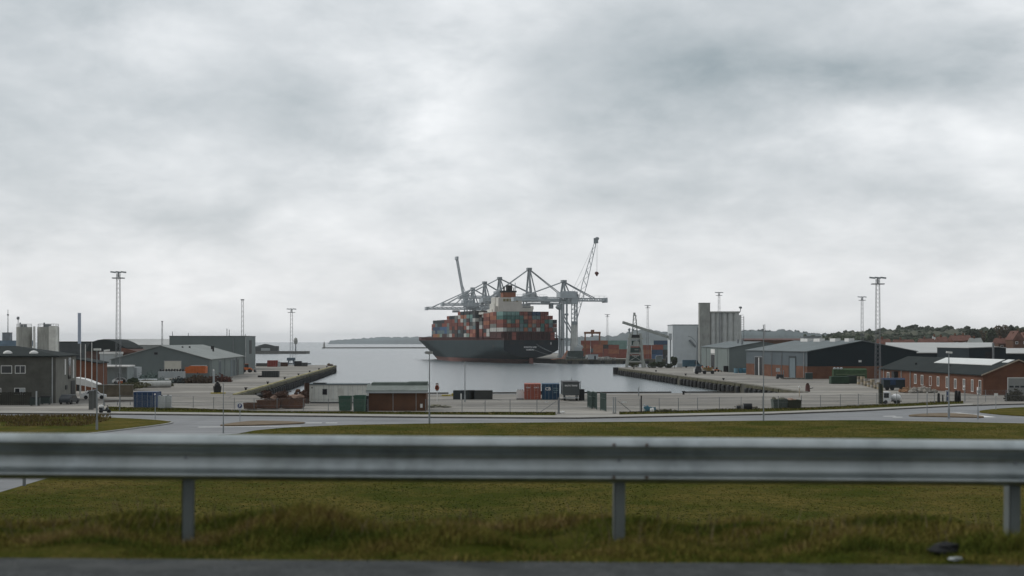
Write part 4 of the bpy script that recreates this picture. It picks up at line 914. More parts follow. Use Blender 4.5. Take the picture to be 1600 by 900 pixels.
p = Vector((X(878,784),784,GZ+.2)); t = thing('stern_gangway', 'orange-pink sloping gangway trestle on the quay beside the stern', 'gangway', p, .2)
MB().beam((-6,0,-.3),(1.5,0,.4),1.0,.4).beam((0,0,0),(3.4,1,4.6),.7,.5).beam((1.5,0,0),(3.4,1,4.6),.4,.4).build('ramp', mat('pink_primer', (.38,.19,.13), .8), t)
# ------------------------------------------------------------------ ship-to-shore cranes
CRM = mat('crane_grey', (.44,.48,.50), .6, .10, .3); CRD = mat('crane_dark', (.27,.30,.315), .6, .1, .3)
def sts(s, apex, outr, backr, gauge, gz, label, raised=False, tipz=0, along=6.5, lx=20, lw=.85):
    """local x = across the quay (to landside), local y = along the quay; root under the waterside legs"""
    p = SO+SA*s+SB*lx; t = thing('quay_crane', label, 'crane', (p.x,p.y,GZ), math.atan2(SB.y,SB.x), 'ship-to-shore cranes along the quay')
    h = gz-GZ; A = apex-GZ; hw = along/2
    b = MB()
    for y in (-hw,hw):
        for x in (0,gauge): b.beam((x,y,0),(x,y*.95,h-1),lw,lw)
        b.beam((0,y,11),(gauge,y,11),1.1,1.2); b.beam((0,y*.97,h-8),(gauge,y*.97,11),.6,.6)
        b.beam((0,y*.95,h-1),(gauge,y*.95,h-1),1.1,1.1)
    for x in (0,gauge): b.beam((x,-hw,h-1),(x,hw,h-1),1.1,1.1); b.beam((x,-hw,11),(x,hw,11),.9,.9); b.box(x-.8,x+.8,-hw-1.5,-hw+1.5,0,1.3); b.box(x-.8,x+.8,hw-1.5,hw+1.5,0,1.3)
    b.build('portal_frame', CRM, t)
    b = MB()
    for y in (-2.3,2.3):
        b.beam((0,y*2,h),(0.6,y*.35,A),.95,.95); b.beam((4.5,y*2,h),(.9,y*.35,A),.6,.6)
    b.beam((.1,-3.4,h+(A-h)*.45),(.1,3.4,h+(A-h)*.45),.6); b.box(-.6,2.0,-1.6,1.6,A-.4,A+1.0); b.build('apex_frame', CRD, t)
    b = MB()
    for y in (-2.1,2.1): b.box(0,gauge+backr,y-.4,y+.4,h,h+.6); b.box(0,gauge+backr,y-.35,y+.35,h+1.6,h+2.0); [b.beam((x_,y,h+(.4 if k_%2 else 1.7)),(x_+1.5,y,h+(1.7 if k_%2 else .4)),.35) for k_, x_ in enumerate(np.arange(0,gauge+backr-1.4,1.5))]
    for x in range(0,int(gauge+backr),6): b.box(x,x+.5,-2.1,2.1,h+.2,h+1)
    b.beam((0,-3,h+3.1),(gauge+backr,-3,h+3.1),.12)
    for x in range(0,int(gauge+backr),3): b.beam((x,-3,h+2),(x,-3,h+3.1),.12)
    b.box(gauge+backr-.6,gauge+backr+.6,-3,3,h-.6,h+2.2)
    b.build('girder', CRM, t)
    MB().box(-2.5,4.5,-3.2,3.2,h+2.1,h+5.2).build('machinery_house', CRM, t)
    b = MB(); tip = Vector((-outr,0,0)) if not raised else Vector((-outr, 0, 0)).normalized()*0
    if raised: tx, tz = -outr, tipz-GZ
    else: tx, tz = -outr, h+1
    for y in (-1.8,1.8): b.beam((-.3,y,h+.6),(tx,y,tz-.4),.7,.75); b.beam((-.3,y,h+2),(tx,y,tz+1),.35,.35)
    if raised:
        for y in (-1.4,1.4): b.beam((-.3,y,h+1),(tx,y,tz),.8,1.2)
    L_ = math.hypot(tx, tz-h)
    n = int(L_/3)
    for i in range(n):
        u0, u1 = i/n, (i+1)/n; P = lambda u_, y: (-.3+(tx+.3)*u_, y, h+1+(tz-h-1)*u_)
        b.beam(P(u0,-1.8), P(u1,1.8), .3); [b.beam(P(u0,y_), (P(u1,y_)[0],y_,P(u1,y_)[2]+.9), .25) for y_ in (-1.8,1.8)]; b.beam(P(u0,1.8), P(u0,-1.8), .3)
    b.box(tx-.8,tx+.6,-2.4,2.4,tz-1.2,tz+1.0); b.build('boom', CRM, t)
    b = MB()
    if not raised:
        for y in (-1,1): b.cyl((.4,y*.8,A),(tx*.88,y*1.8,h+1.8),.28,5); b.cyl((.4,y*.8,A),(tx*.45,y*1.8,h+1.8),.2,5) if outr > 30 else None
    else: b.cyl((.4,0,A),(tx*.55,0,h+(tz-h)*.55),.2,5)
    for y in (-1,1): b.cyl((.8,y*.8,A),(gauge+backr*.6,y*2,h+2),.28,5)
    b.build('stay', CRD, t)
    b = MB(); tr = -outr*.35 if not raised else gauge*.5; b.box(tr-2,tr+2,-2.6,2.6,h-1.6,h-.1); b.box(tr+2.3,tr+4.3,-1.2,1.2,h-4.2,h-1.2)
    b.build('trolley_cab', CRD, t); return t
sts(4, 46, 29, 17.6, 8, 35.0, lw=.7, along=4, label= 'nearest quay crane, the one with the longest girder to the right behind the mobile crane')
sts(66, 56, 28.5, 6, 21, 36.3, along=5, label='tallest lowered quay crane, its peak standing right of the ship bridge')
sts(127, 53, 26, 14, 18, 39.6, 'quay crane whose peak stands directly above the ship funnel')
sts(161, 51.5, 28.5, 12, 18, 35.8, 'quay crane with the third peak from the left beyond the bridge')
sts(190, 48.5, 32, 12, 18, 33.8, 'quay crane with the low leftmost peak and long level boom')
sts(205, 45, 6.5, 12, 18, 36, 'quay crane with its boom raised steeply into the sky', True, 70.5)
# ------------------------------------------------------------------ mobile harbour crane
def mobile_crane():
    Y = 795; t = thing('mobile_harbour_crane', 'grey mobile harbour crane with a tall lattice jib raised over the quay', 'crane', (X(896,Y),Y,GZ)); x = lambda px: (px-896)*Y/F; z = lambda y: Z(y,Y)-GZ
    b = MB(); b.box(x(887),x(911),-4,4,1.2,4.6); b.box(x(884),x(914),-5.5,-4.2,.2,1.2); b.box(x(884),x(914),4.2,5.5,.2,1.2); b.build('chassis', mat('crane_green', (.05,.07,.065), .7, .2), t)
    w = MB()
    for k in range(7):
        for y in (-3.6,3.2): w.cyl((x(888)+k*1.3,y,.65),(x(888)+k*1.3,y+.5,.65),.65,10)
    w.build('wheels', BLACK, t)
    MB().box(x(897),x(909),-3,3,4.6,6.6).lump(x(905),0,6.6,2.6,2.6,1.6,.05).build('engine_house', PALE, t)
    b = MB(); b.cyl((x(897),0,4.6),(x(897),0,z(505)),2.3,10,1.7)
    b.build('pedestal', CONCL, t); b = MB()
    P = [(x(893),-1.4),(x(902),-1.4),(x(893),1.4),(x(902),1.4)]
    for (xx,yy_) in P: b.beam((xx,yy_,z(505)),(xx,yy_,z(456)),.4)
    zs = np.linspace(z(505),z(456),8)
    for za, zb in zip(zs, zs[1:]):
        for (a_,c_) in ((0,1),(2,3),(0,2),(1,3)): b.beam((*P[a_],za),(*P[c_],zb),.28); b.beam((*P[a_],zb),(*P[c_],zb),.28)
    b.build('lattice_tower', CRM, t)
    b = MB(); b.box(x(875),x(901),-2.5,2.5,z(466),z(457)); b.box(x(879),x(899),-2,2,z(457),z(455)); b.box(x(893),x(903),-2,2,z(475),z(463)); b.build('tower_house', CRM, t)
    b = MB(); b.box(x(899),x(904),-1.6,1.6,z(467),z(460)); b.box(x(893),x(902),-1.8,1.8,z(507),z(502)); b.build('driver_cab', CRD, t)
    b = MB(); b.beam((x(885.5),-1,0),(x(885.5),-1,z(466)),1.0); b.beam((x(874.5),2,0),(x(874.5),2,z(472)),.9); b.box(x(882),x(888),-1.8,0,z(493),z(490)); b.box(x(883.5),x(888),-2,0,z(533),z(528)); b.lump(x(873),0,z(480),2.0,1.2,1.6); b.build('support_leg', CRD, t)
    foot = Vector((x(899),0,z(500))); tip = Vector((x(931),0,z(376))); b = MB(); dd = (tip-foot); n = 16; nrm = Vector((dd.z,0,-dd.x)).normalized()
    for sy in (-1,1):
        for sn in (-1,1):
            b.beam(foot+Vector((0,sy*1.0,0))+nrm*sn*.8, foot+dd*.45+Vector((0,sy*1.1,0))+nrm*sn*1.3, .3); b.beam(foot+dd*.45+Vector((0,sy*1.1,0))+nrm*sn*1.3, tip+nrm*sn*.5+Vector((0,sy*.5,0)), .3)
    wid = lambda u_: .8+(.5*u_/.45 if u_ < .45 else .5-.8*(u_-.45)/.55)
    for i in range(n):
        u0, u1 = i/n, (i+1)/n; s_ = 1 if i % 2 else -1
        for sy in (-1,1): b.beam(foot+dd*u0+nrm*s_*wid(u0)+Vector((0,sy,0)), foot+dd*u1-nrm*s_*wid(u1)+Vector((0,sy,0)), .2)
    b.build('jib', CRM, t); b = MB(); b.box(tip.x-1.2,tip.x+1.3,-1,1,tip.z-1.4,tip.z+1.4); b.lump(tip.x+.6,0,tip.z+1.2,1.4,.8,.9); b.build('jib_head', CRD, t)
    b = MB(); b.cyl((x(893),0,z(457)),(tip.x,0,tip.z),.08,4); b.cyl((x(896),0,z(457)),tuple(foot+dd*.62),.08,4); hk = x(932.5); b.cyl((hk-.4,0,tip.z),(hk-.2,0,z(425)),.06,4); b.cyl((hk+.4,0,tip.z),(hk+.2,0,z(425)),.06,4); b.build('cable', CRD, t)
    MB().lump(hk,0,z(427),1.2,.7,1.0,.1).lump(hk,0,z(429.5),.6,.4,.8,.1).build('hook_block', mat('hook_red', (.13,.05,.04)), t)
mobile_crane()
# yard gantry (rubber-tyred) 
def gantry():
    Y = 905; t = thing('yard_gantry', 'rust-orange container gantry crane straddling the stacks right of the ship', 'gantry crane', (X(925.5,Y),Y,GZ)); h = Z(520,Y)-GZ; w = 4.6; OB = mat('gantry_orange', (.22,.10,.05), .7, .2)
    b = MB()
    for x in (-w,w):
        for y in (-3.5,3.5): b.beam((x,y,1),(x,y,h),.55)
        b.beam((x,-4,1),(x,4,1),.8)
    b.beam((-w,-4,1.1),(w,-4,1.1),.05); b.build('leg_frame', OB, t)
    b = MB()
    for y in (-3.5,3.5): b.beam((-w-.5,y,h),(w+.5,y,h),.9,1.3)
    b.box(-w+.3,w-.8,-3,3,h-.6,h-.2); b.build('crossbeam', OB, t); MB().box(-.9,1.1,-2.5,2.5,h+.4,h+1.9).box(-.6,.3,-1,1,h-2.6,h-.6).build('trolley', OB, t)
    wb = MB()
    for x in (-w,w):
        for y in (-3,3): wb.cyl((x-.3,y,.6),(x+.3,y,.6),.6,10)
    wb.build('wheels', BLACK, t)
gantry()
# ------------------------------------------------------------------ terminal containers beyond the quay
def stackrow(px, Y, cols, label, me=MEY40, rz=.0, gap=0.35, name=None):
    L_ = 12.19 if me is MEY40 else 6.06; x = X(px, Y); 
    for c, col in enumerate(cols):
        for tr, ch in enumerate(col):
            if ch == '.': continue
            container(me, (x+c*(L_+gap)*math.cos(rz), Y+c*(L_+gap)*math.sin(rz), GZ+2.6*tr), rz, ch, f"{CN[ch]} container, {ORD[tr]} tier up, {ORD[c]} stack {label}", 'containers stacked on the terminal quay')
stackrow(908, 925, ['RRoR','RTRR','TBRo'], 'under the yard gantry', MEY, gap=.3)
stackrow(927, 900, ['Roo','RRk'], 'just right of the gantry', MEY)
stackrow(951, 835, ['RoR','RR','rRR'], 'left of the pale loader', MEY, gap=.2)
stackrow(950, 915, ['gggg'], 'behind the red stacks', MEY40)
stackrow(1001, 800, ['RoR','BbR','dkT'], 'right of the pale loader', MEY)
stackrow(1022, 870, ['oRRb','RooB','RwRB'], 'in the long red and blue row', MEY40)
stackrow(1052, 840, ['RobR','bTBb'], 'in front of the pale store', MEY)
stackrow(1066, 900, ['BbBB','RoRR','RRoR'], 'at the right end of the terminal', MEY40)
for (px, w, h, m, lab) in ((938,3,3.4,'wall','behind the yard gantry'),(955,8,2.4,'dark','at the edge of the terminal quay')):
    pass
def van(px, yb, z0, rz, body, label, L_=5.2, H=2.2, Wd=1.95, cab=True, name='parked_van', cat='van', pick=False):
    p = G(px, yb, z0); t = thing(name, label, cat, p, rz)
    b = MB()
    if pick: pr = [(0,.35),(L_,.35),(L_,.9),(L_*.72,1.0),(L_*.62,H*.98),(L_*.38,H),(L_*.34,1.0),(0,1.0)]
    elif cab: pr = [(0,.35),(L_,.35),(L_,.95),(L_*.86,1.15),(L_*.72,H*.97),(L_*.68,H),(.05,H),(0,.6)]
    else: pr = [(0,.3),(L_,.3),(L_,.75),(L_*.78,.92),(L_*.62,H),(L_*.25,H),(.1,.95),(0,.7)]
    b.prismy(pr, 0, Wd); bo = b.build('body', body, t, bev=.04)
    g = MB()
    if cab: g.prismy([(L_*.60,1.25),(L_*.81,1.25),(L_*.71,H-.2),(L_*.60,H-.2)],-.02,Wd+.02)
    else: g.prismy([(L_*.2,.98),(L_*.72,.98),(L_*.60,H-.1),(L_*.28,H-.1)],-.02,Wd+.02)
    g.build('side_window', GLASS, t)
    for x in (L_*.18, L_*.8):
        for y in (-.03, Wd-.17):
            w = MB().cyl((x,y,.34),(x,y+.2,.34),.34,12).build('wheel', BLACK, t)
    for y in (.25, Wd-.25): MB().box(L_-.02,L_+.03,y-.12,y+.12,.62,.78).build('headlight', GLASS, t)
    return t
VANW = mat('van_white', (.72,.73,.73), .35, .05); VAND = mat('car_dark', (.03,.035,.04), .3, .1); VANB = mat('car_blue', (.04,.07,.11), .3, .1); VANS = mat('car_silver', (.3,.31,.32), .3, .08)
van(896, 560, GZ, .1, VAND, 'dark van parked at the foot of the mobile harbour crane')
van(915, 560.5, GZ, 0, VANW, 'white van parked left of the yard gantry legs')
van(884, 556.5, GZ, 0, VANW, 'white van parked between the ship stern and the mobile crane')
van(945, 561, GZ, 0, VAND, 'dark low car parked near the terminal quay edge', 4.4, 1.45, 1.8, False, 'parked_car', 'car')
van(953, 561, GZ, 3.1, VANS, 'silver car parked on the terminal quay right of the dark car', 4.4, 1.45, 1.8, False, 'parked_car', 'car')
for (px,yb,L_,W_,H_,m,lab,nm) in ((919,561.5,5.5,3,2.6,PALE,'pale concrete block shed by the terminal quay edge','block_shed'),(935,562,9,2,1.4,mat('rubble_grey',(.26,.25,.23)),'long pale heap of stone blocks on the terminal quay','stone_heap'),(1083,563,4.5,3,3.4,WHITE,'small white cabin behind the blue truck','site_cabin'),(1076,561,4,3,2.2,PALE,'low white cabin left of the small white cabin','site_cabin')):
    p = G(px,yb); t = thing(nm, lab, nm.replace('_',' '), p)
    if nm == 'stone_heap':
        b = MB(); [b.lump(i*1.1,random.uniform(-.5,.5),.5,.9,.8,random.uniform(.6,1.1),.25) for i in range(9)]; b.build('stones', m, t)
    else: MB().box(0,L_,0,W_,0,H_).build('wall', m, t); MB().box(-.1,L_+.1,-.1,W_+.1,H_,H_+.15).build('roof', STEEL, t); MB().box(L_*.6,L_*.6+.9,-.04,0,.1,2.0).build('door', DARK, t)
# ------------------------------------------------------------------ loader on the right pier
def loader():
    Y = 538; p = Vector((X(992,Y),Y,GZ)); t = thing('pier_loader', 'old pale-legged ship loader tower standing on the tip of the right pier', 'ship loader', p); x = lambda px: (px-992)*Y/F; z = lambda y: Z(y,Y)-GZ
    LM = mat('loader_pale', (.34,.36,.34), .8, .15, .8, streak=.6, dirtcol=(.12,.13,.11)); LG = mat('loader_green', (.04,.07,.065), .7, .2)
    for (a, c) in ((979,985),(1005,1000)):
        for y in (-2,2):
            MB().beam((x(a),y,0),(x(c),y*.8,z(521)),.8,1.0).build('leg', LM, t)
    b = MB()
    for yy_ in (565,552,540,529): b.beam((x(981),-1.9,z(yy_)),(x(1004),-1.9,z(yy_)),.5); b.beam((x(981),1.9,z(yy_)),(x(1004),1.9,z(yy_)),.5)
    b.beam((x(981),-2,z(565)),(x(1002),-2,z(552)),.2); b.beam((x(1003),-2,z(565)),(x(983),-2,z(552)),.2); b.build('brace', LM, t)
    b = MB(); b.box(x(984),x(1000),-1.5,1.5,z(566),z(556)); b.box(x(985),x(999),-1.6,1.6,z(553),z(543)); b.box(x(987),x(999),-1.5,1.5,z(541),z(532)); b.build('machinery', LG, t)
    b = MB(); b.prismy([(x(988),z(541)),(x(999),z(541)),(x(998),z(534)),(x(994),z(532)),(x(989),z(534))],-1.9,-1.5); b.build('hopper', LM, t)
    b = MB(); [b.box(x(986)+k*.4,x(988)+k*.7,-2.05,-1.95,z(562-k*5),z(561-k*5)) for k in range(4)]; b.box(x(987),x(998),-1.8,-1.62,z(556.5),z(555)); b.build('walkway', LM, t)
    MB().box(x(985),x(1000),-1.8,1.8,z(530.5),z(523)).build('cab', DARK, t)
    b = MB()
    for (a, c) in ((988,990),(996,993)):
        for y in (-.9,.9): b.beam((x(a),y,z(523)),(x(c),y*.5,z(492)),.28)
    for yy_ in (516,508,500): b.beam((x(989),-.7,z(yy_)),(x(995),-.7,z(yy_)),.2); b.beam((x(989),-.7,z(yy_)),(x(995),-.7,z(yy_-7)),.15)
    b.beam((x(989),-.5,z(493)),(x(993.5),-.5,z(493)),.4); b.cyl((x(991.2),0,z(492)),(x(991.2),0,z(488.5)),.45,6); b.build('mast', LM, t)
    MB().cyl((x(983),-1,z(521)),(x(983),-1,z(516)),.3,6).lump(x(983),-1,z(515),.55,.45,.55).build('pulley_post', CRD, t)
    MB().lump(x(988.3),-1,z(515.3),.5,.4,.5).build('pulley', CRD, t)
    b = MB(); b.beam((x(972.5),-.6,z(503.5)),(x(1046),1.5,z(527)),1.1,.95); b.build('conveyor_boom', LM, t)
    for (px, y0) in ((1015,517.5),(1030,522)): MB().cyl((x(px),.5,z(y0)),(x(px),.5,z(y0-6)),.06,4).build('lamp_rod', CRD, t)
    MB().box(x(1045),x(1050),.3,2.8,z(531),z(521)).build('end_house', PALE, t); MB().beam((x(1048.5),2,0),(x(1048.5),2,z(531)),.4).build('end_leg', CRD, t)
    MB().beam((x(1000),.5,z(541)),(x(1010),3,0),.4).build('back_stay', LM, t)
loader()
# ------------------------------------------------------------------ shrubs and trees
def crown(b, x, y, z, rx, ry, rz, n, s, lobes=5, seed=0):
    r = random.Random(seed); L_ = [(x+r.uniform(-.55,.55)*rx, y+r.uniform(-.55,.55)*ry, z+r.uniform(-.45,.55)*rz, r.uniform(.4,.7)) for _ in range(lobes)]
    for i in range(n):
        lx, ly, lz, lr = L_[r.randrange(lobes)]; th = r.uniform(0,math.tau); ph = math.acos(r.uniform(-1,1)); q = r.uniform(.55,1.05)**.5*lr
        c = Vector((lx+rx*q*math.sin(ph)*math.cos(th), ly+ry*q*math.sin(ph)*math.sin(th), lz+rz*q*math.cos(ph)))
        a = Vector((r.uniform(-1,1),r.uniform(-1,1),r.uniform(-1,1))).normalized()*s*r.uniform(.6,1.3); d = a.orthogonal().normalized()*s*r.uniform(.4,1)
        b.add([c-a,c-d,c+a,c+d],[(0,1,2,3)])
def tree(name, label, loc, h, w, leaf, n=500, seed=1, trunkh=.35, group=None, s=None):
    t = thing(name, label, 'tree', loc, 0, group); s = s or h*.05; n = n*3
    b = MB(); b.cyl((0,0,-.3),(0,0,h*trunkh),h*.03,7,h*.02); rr = random.Random(seed)
    for k in range(6):
        a = rr.uniform(0,math.tau); b.cyl((0,0,h*trunkh*.9),(math.cos(a)*w*.3,math.sin(a)*w*.3,h*rr.uniform(.6,.85)),h*.014,5,h*.004)
    b.build('trunk', BARK, t); c = MB(); crown(c,0,0,h*.62,w*.5,w*.5,h*.38,n,s,6,seed); c.build('crown', leaf, t); return t
def shrub(label, p, w, h, leaf=LEAF, seed=1, n=160, group=None):
    t = thing('shrub', label, 'shrub', p, 0, group); b = MB(); [b.cyl((random.uniform(-.1,.1)*w,0,-.1),(random.uniform(-.3,.3)*w,random.uniform(-.2,.2)*w,h*.6),.04,4,.02) for _ in range(4)]; b.build('stem', BARK, t)
    c = MB(); crown(c,0,0,h*.45,w*.5,w*.4,h*.5,n*6,.2*max(1,h*.5),6,seed); c.build('foliage', leaf, t); return t
shrub('mossy green shrub growing inside the legs of the pale pier loader', G(990,573.5), 5, 2.6, mat('moss_leaf',(.06,.075,.03)), 3)
for k,(px,w,h,lab) in enumerate(((1020,3.6,2.3,'dark low shrub on the right pier nearest the pale loader'),(1033,4,2.6,'dark low shrub, middle of the three near the right pier loader'),(1046,3.6,2,'dark low shrub on the right pier beneath the conical dark tree'))): shrub(lab, G(px,575), w, h, LEAF, 5+k)
tree('small_tree', 'small dark bushy tree on the right pier between loader and sheds', G(1054,575.5), 4.6, 3, LEAF, 400, 9, .2)
for k,(px,yb,w,h,lab) in enumerate(((1160,599.0,1,1,''),)): pass
shrub('low brown-green scrub heap in front of the gabled shed at left', G(232,603), 6, 1.6, mat('scrub_leaf',(.07,.07,.03)), 12, 220)
shrub('grassy scrub by the pipes left of the gabled shed', G(208,610), 7, 1.7, MATS['scrub_leaf'], 13, 220)
shrub('rounded yellow-green scrub at the end of the pale pipe', G(264,604), 3.2, 1.1, MATS['scrub_leaf'], 14, 120)
shrub('dark bush behind the brick fence at left beside the orange machine', G(202,606), 4, 2.2, LEAF, 15, 160)
# far wood
def wood(name, tab, Y, dY, n, hgt, s, label, leaf, seed, px_lo, px_hi, base=GZ):
    r = random.Random(seed); b = MB()
    for i in range(n):
        px = r.uniform(px_lo, px_hi); q = r.random(); Yt = Y+(q-.85)*dY
        yr = interp(tab, px); ztop = CZ-(yr-HY)*Y/F; z = base+(ztop-hgt-base)*q
        h = hgt*r.uniform(.7,1.25); w = h*r.uniform(.5,.85); x = X(px, Yt)
        for k in range(9):
            a = r.uniform(0,math.tau); rad = r.uniform(0,.5)*w; zz = z+h*r.uniform(.35,.85)
            b.lump(x+rad*math.cos(a), Yt+rad*math.sin(a), zz, w*r.uniform(.18,.36), w*r.uniform(.18,.36), h*r.uniform(.12,.25), .35, 5, 3)
    o = b.build(name, leaf); return tag(o, label, 'wood', None, 'stuff')
wood('hill_wood', [(1300,521),(1330,519),(1360,515),(1395,512),(1430,508),(1450,507),(1480,508.5),(1520,513),(1560,513),(1600,511),(1700,508)], 1230, 300, 620, 11, 1, 'dark mixed wood covering the low hill behind the warehouses at right', LEAFF, 21, 1296, 1690)
wood('valley_trees', [(1240,524),(1300,519),(1360,520),(1420,527),(1600,525)], 1000, 120, 170, 8, 1, 'line of darker trees at the foot of the wooded hill at right', LEAF, 22, 1255, 1660)
wood('distant_wood', [(1120,530),(1155,516.5),(1175,515.5),(1200,516.5),(1222,514.5),(1250,518),(1290,521),(1340,521)], 2560, 300, 420, 13, 1, 'bluish far wood along the ridge right of the silo', FAR2_HAZED, 23, 1140, 1345)
for (px,yt,w,Y,leaf,lab) in ((1522,508.5,30,760,LEAFF,'tall broad dark tree rising above the pale-roofed hall at right'),(1535,513,20,790,LEAFB,'rounder brownish tree just right of the tall broad tree'),(1566,512,24,770,LEAFB,'rounded autumn-brown tree in the row at right, left of the red gables'),(1548,516,18,745,LEAF,'small dark tree between the two brown rounded trees'),(1594,507,26,770,LEAFB,'tall brown tree at the right edge of the photo above the red roofs'),(1582,512,18,800,LEAFF,'dark tree behind the red gabled houses at far right')):
    h = (Z(yt,Y)-GZ)*1.03; tree('broadleaf_tree', lab, (X(px,Y),Y,GZ), h, w*Y/F, leaf, 900, int(px), .3, s=.55)
def bare_mast(): pass
# houses
def house(px, yb, yr, w, D, wallm, roofm, label, Y, gable=False, z0=None):
    x = X(px,Y); zr = Z(yr,Y); ze = zr-2.6; z0 = GZ; t = thing('house', label, 'house', (x,Y,z0)); W_ = w*Y/F; hh = ze-z0
    MB().box(0,W_,0,D,0,hh).build('wall', wallm, t)
    r = MB()
    if gable: r.prismy([(-.3,hh),(W_+.3,hh),(W_/2,zr-z0+1.5)],-.3,D+.3)
    else: r.prismx([(-.4,hh),(D+.4,hh),(D/2,zr-z0)],-.3,W_+.3)
    ro = r.build('roof', roofm, t)
    MB().box(W_*.3,W_*.3+.8,D/2-.4,D/2+.4,zr-z0-1,zr-z0+1).build('chimney', BRICK, ro)
    for k in range(max(2,int(W_/4))):
        f = MB().box(1+k*3.6,2.2+k*3.6,-.08,.0,hh-1.9,hh-.7).build('window', WHITE, t); MB().box(1.15+k*3.6,2.05+k*3.6,-.1,-.08,hh-1.75,hh-.85).build('pane', GLASS, f)
hs = [(1375,0,529.5,18,8,PALE,ROOFRED,'low white house with a red roof beside the tall right mast',640),(1400,0,530.5,30,8,BRICK,ROOFRED,'long low red-roofed house range left of the pale-roofed hall',700),(1440,0,529,22,8,PALE,ROOFRED,'red-roofed white house in the middle of the row under the wooded hill',720),
 (1459,0,525,2.5,3,WHITE,ROOFW,'narrow white tower-like house under the wooded hill',740),(1468,0,526,14,8,BRICK,ROOFRED,'red-brown house right of the narrow white tower house',690),(1490,0,524,18,9,BRICK,ROOFRED,'house with a wide reddish hipped roof left of the grey gable',680),(1503,0,523.5,16,9,BRICKB,ROOFRED,'reddish gabled house just behind the wide reddish roof',700),
 (1520,0,528,16,8,PALE,ROOFG,'house with a pale grey roof among the red roofs at right',660),(1560,0,528,20,8,BRICKB,ROOFRED,'red-roofed house at right below the brown rounded trees',650)]
for h_ in hs: house(*h_)
house(1583, 0, 522, 17, 10, BRICKB, ROOFRED, 'steep red gabled house near the right edge of the photo', 640, True)
house(1600, 0, 524, 17, 10, BRICK, ROOFRED, 'steep orange-red gabled house cut by the right edge', 650, True)
# ------------------------------------------------------------------ lighting masts
def mast(px, ytop, ybase, Y, w, label, head='fork', legs=2, n=10, lab2=None):
    p = (X(px,Y),Y,GZ); t = thing('lighting_mast', label, 'lighting mast', p); h = Z(ytop,Y)-GZ; W_ = w*Y/F/2; th = max(.07, .55*Y/F*.5)
    b = MB(); C4 = [(-1,-1),(1,-1),(1,1),(-1,1)]; tp = .62
    for (a,c) in C4: b.beam((a*W_,c*W_,0),(a*W_*tp,c*W_*tp,h),th)
    for i in range(n):
        z0, z1 = h*i/n, h*(i+1)/n; k0 = 1+(tp-1)*i/n; k1 = 1+(tp-1)*(i+1)/n
        for j in range(4):
            A, B_ = C4[j], C4[(j+1)%4]; s_ = i % 2
            b.beam((A[0]*W_*k0,A[1]*W_*k0,z0),(B_[0]*W_*k1,B_[1]*W_*k1,z1),th*.45)
    b.build('lattice', MASTM, t)
    hd = MB(); r = W_*2.4
    if head == 'fork':
        hd.box(-r,r,-.5*r,.5*r,h-.5*r-.5,h-.5*r-.3); hd.build('platform', MASTM, t)
        for k in (-1,0,1): MB().beam((k*r*.9-.45*r,0,h+.25*r),(k*r*.9+.45*r,0,h+.15*r),.7*r*.4,.25*r).build('floodlight', CRD, t)
        MB().cyl((0,0,h-.7*r),(0,0,h+.3*r),.08*r+.05,6).build('head_post', MASTM, t)
    else: hd.box(-r*.5,r*.5,-r*.5,r*.5,h-.3,h+.1); hd.build('platform', MASTM, t)
    return t
mast(185, 427, 606, 296, 7.5, 'tall lattice floodlight mast standing behind the white store at left', n=26)
mast(1371.5, 436, 606, 300, 8, 'tall lattice floodlight mast in front of the navy shed at right', n=26)
mast(1347, 465, 0, 520, 4.2, 'slimmer floodlight mast behind the navy shed, left of the tallest right mast', n=16)
mast(379, 468, 0, 530, 4, 'lattice mast rising behind the tall grey block at left', 'plain', n=14)
mast(455.5, 484, 0, 585, 4.6, 'lattice mast standing at the back edge of the left quay', n=14)
mast(253.5, 502, 0, 640, 2.2, 'small faint mast left of the tall grey block', 'plain', n=6)
mast(949, 492, 0, 1000, 2.6, 'distant floodlight mast between the gantry and the pale loader', n=10)
mast(1012, 478, 0, 800, 3, 'distant floodlight mast right of the pale loader', n=14)
mast(1123.5, 458, 0, 700, 4, 'floodlight mast rising behind the concrete silo', n=12)
mast(1195, 507, 0, 1800, 1.2, 'tiny far mast on the ridge right of the silo', 'plain', n=4)
t = thing('mast_foot', 'blue-grey braced equipment stand at the foot of the left quay mast', 'stand', (X(455,583),583,GZ)); b = MB(); b.box(-1.6,1.6,-1,1,2.0,3.2)
for a in (-1.4,1.4): b.beam((a,-.8,0),(a*.7,-.8,2),.25); b.beam((a,.8,0),(a*.7,.8,2),.25)
b.build('frame', mat('blue_grey', (.10,.14,.18)), t)
# ------------------------------------------------------------------ road lamps
LP = mat('lamp_post_grey', (.24,.26,.27), .5, .1, .6)
def lamp(px, ytop, ybase, label, heads, r=.09, z0=GZ, cat='street lamp'):
    p = G(px, ybase, z0); Y = p.y; t = thing('street_lamp', label, cat, p); h = Z(ytop,Y)-z0
    MB().cyl((0,0,0),(0,0,h),r,8,r*.6).cyl((0,0,0),(0,0,1.2),r*1.35,8).build('pole', LP, t)
    for (dx0, dy0, dx1, dy1, th) in heads:
        sc = Y/F; a = Vector((dx0*sc,0,h+dy0*sc)); c = Vector((dx1*sc,0,h+dy1*sc)); m_ = a.lerp(c,.12)
        MB().beam((0,0,h-.05),a,.07).build('arm', LP, t); MB().beam(m_,c,.34,th*1.5).build('lamp_head', WHITE if px < 180 or px == 1482.5 else mat('lamp_head_grey', (.33,.34,.34)), t)
    return t
lamp(151.5,544,673,'big twin-headed street lamp on the road island at left',[(-6,-2,6,-2,.16)],.10)
lamp(162,546,640,'second street lamp behind the twin-headed one at left',[(0,-2,9,-1,.16)],.05)
lamp(187,551,643,'street lamp with a sloping arm by the blue container',[(-2,0,-9,-6,.10)],.06)
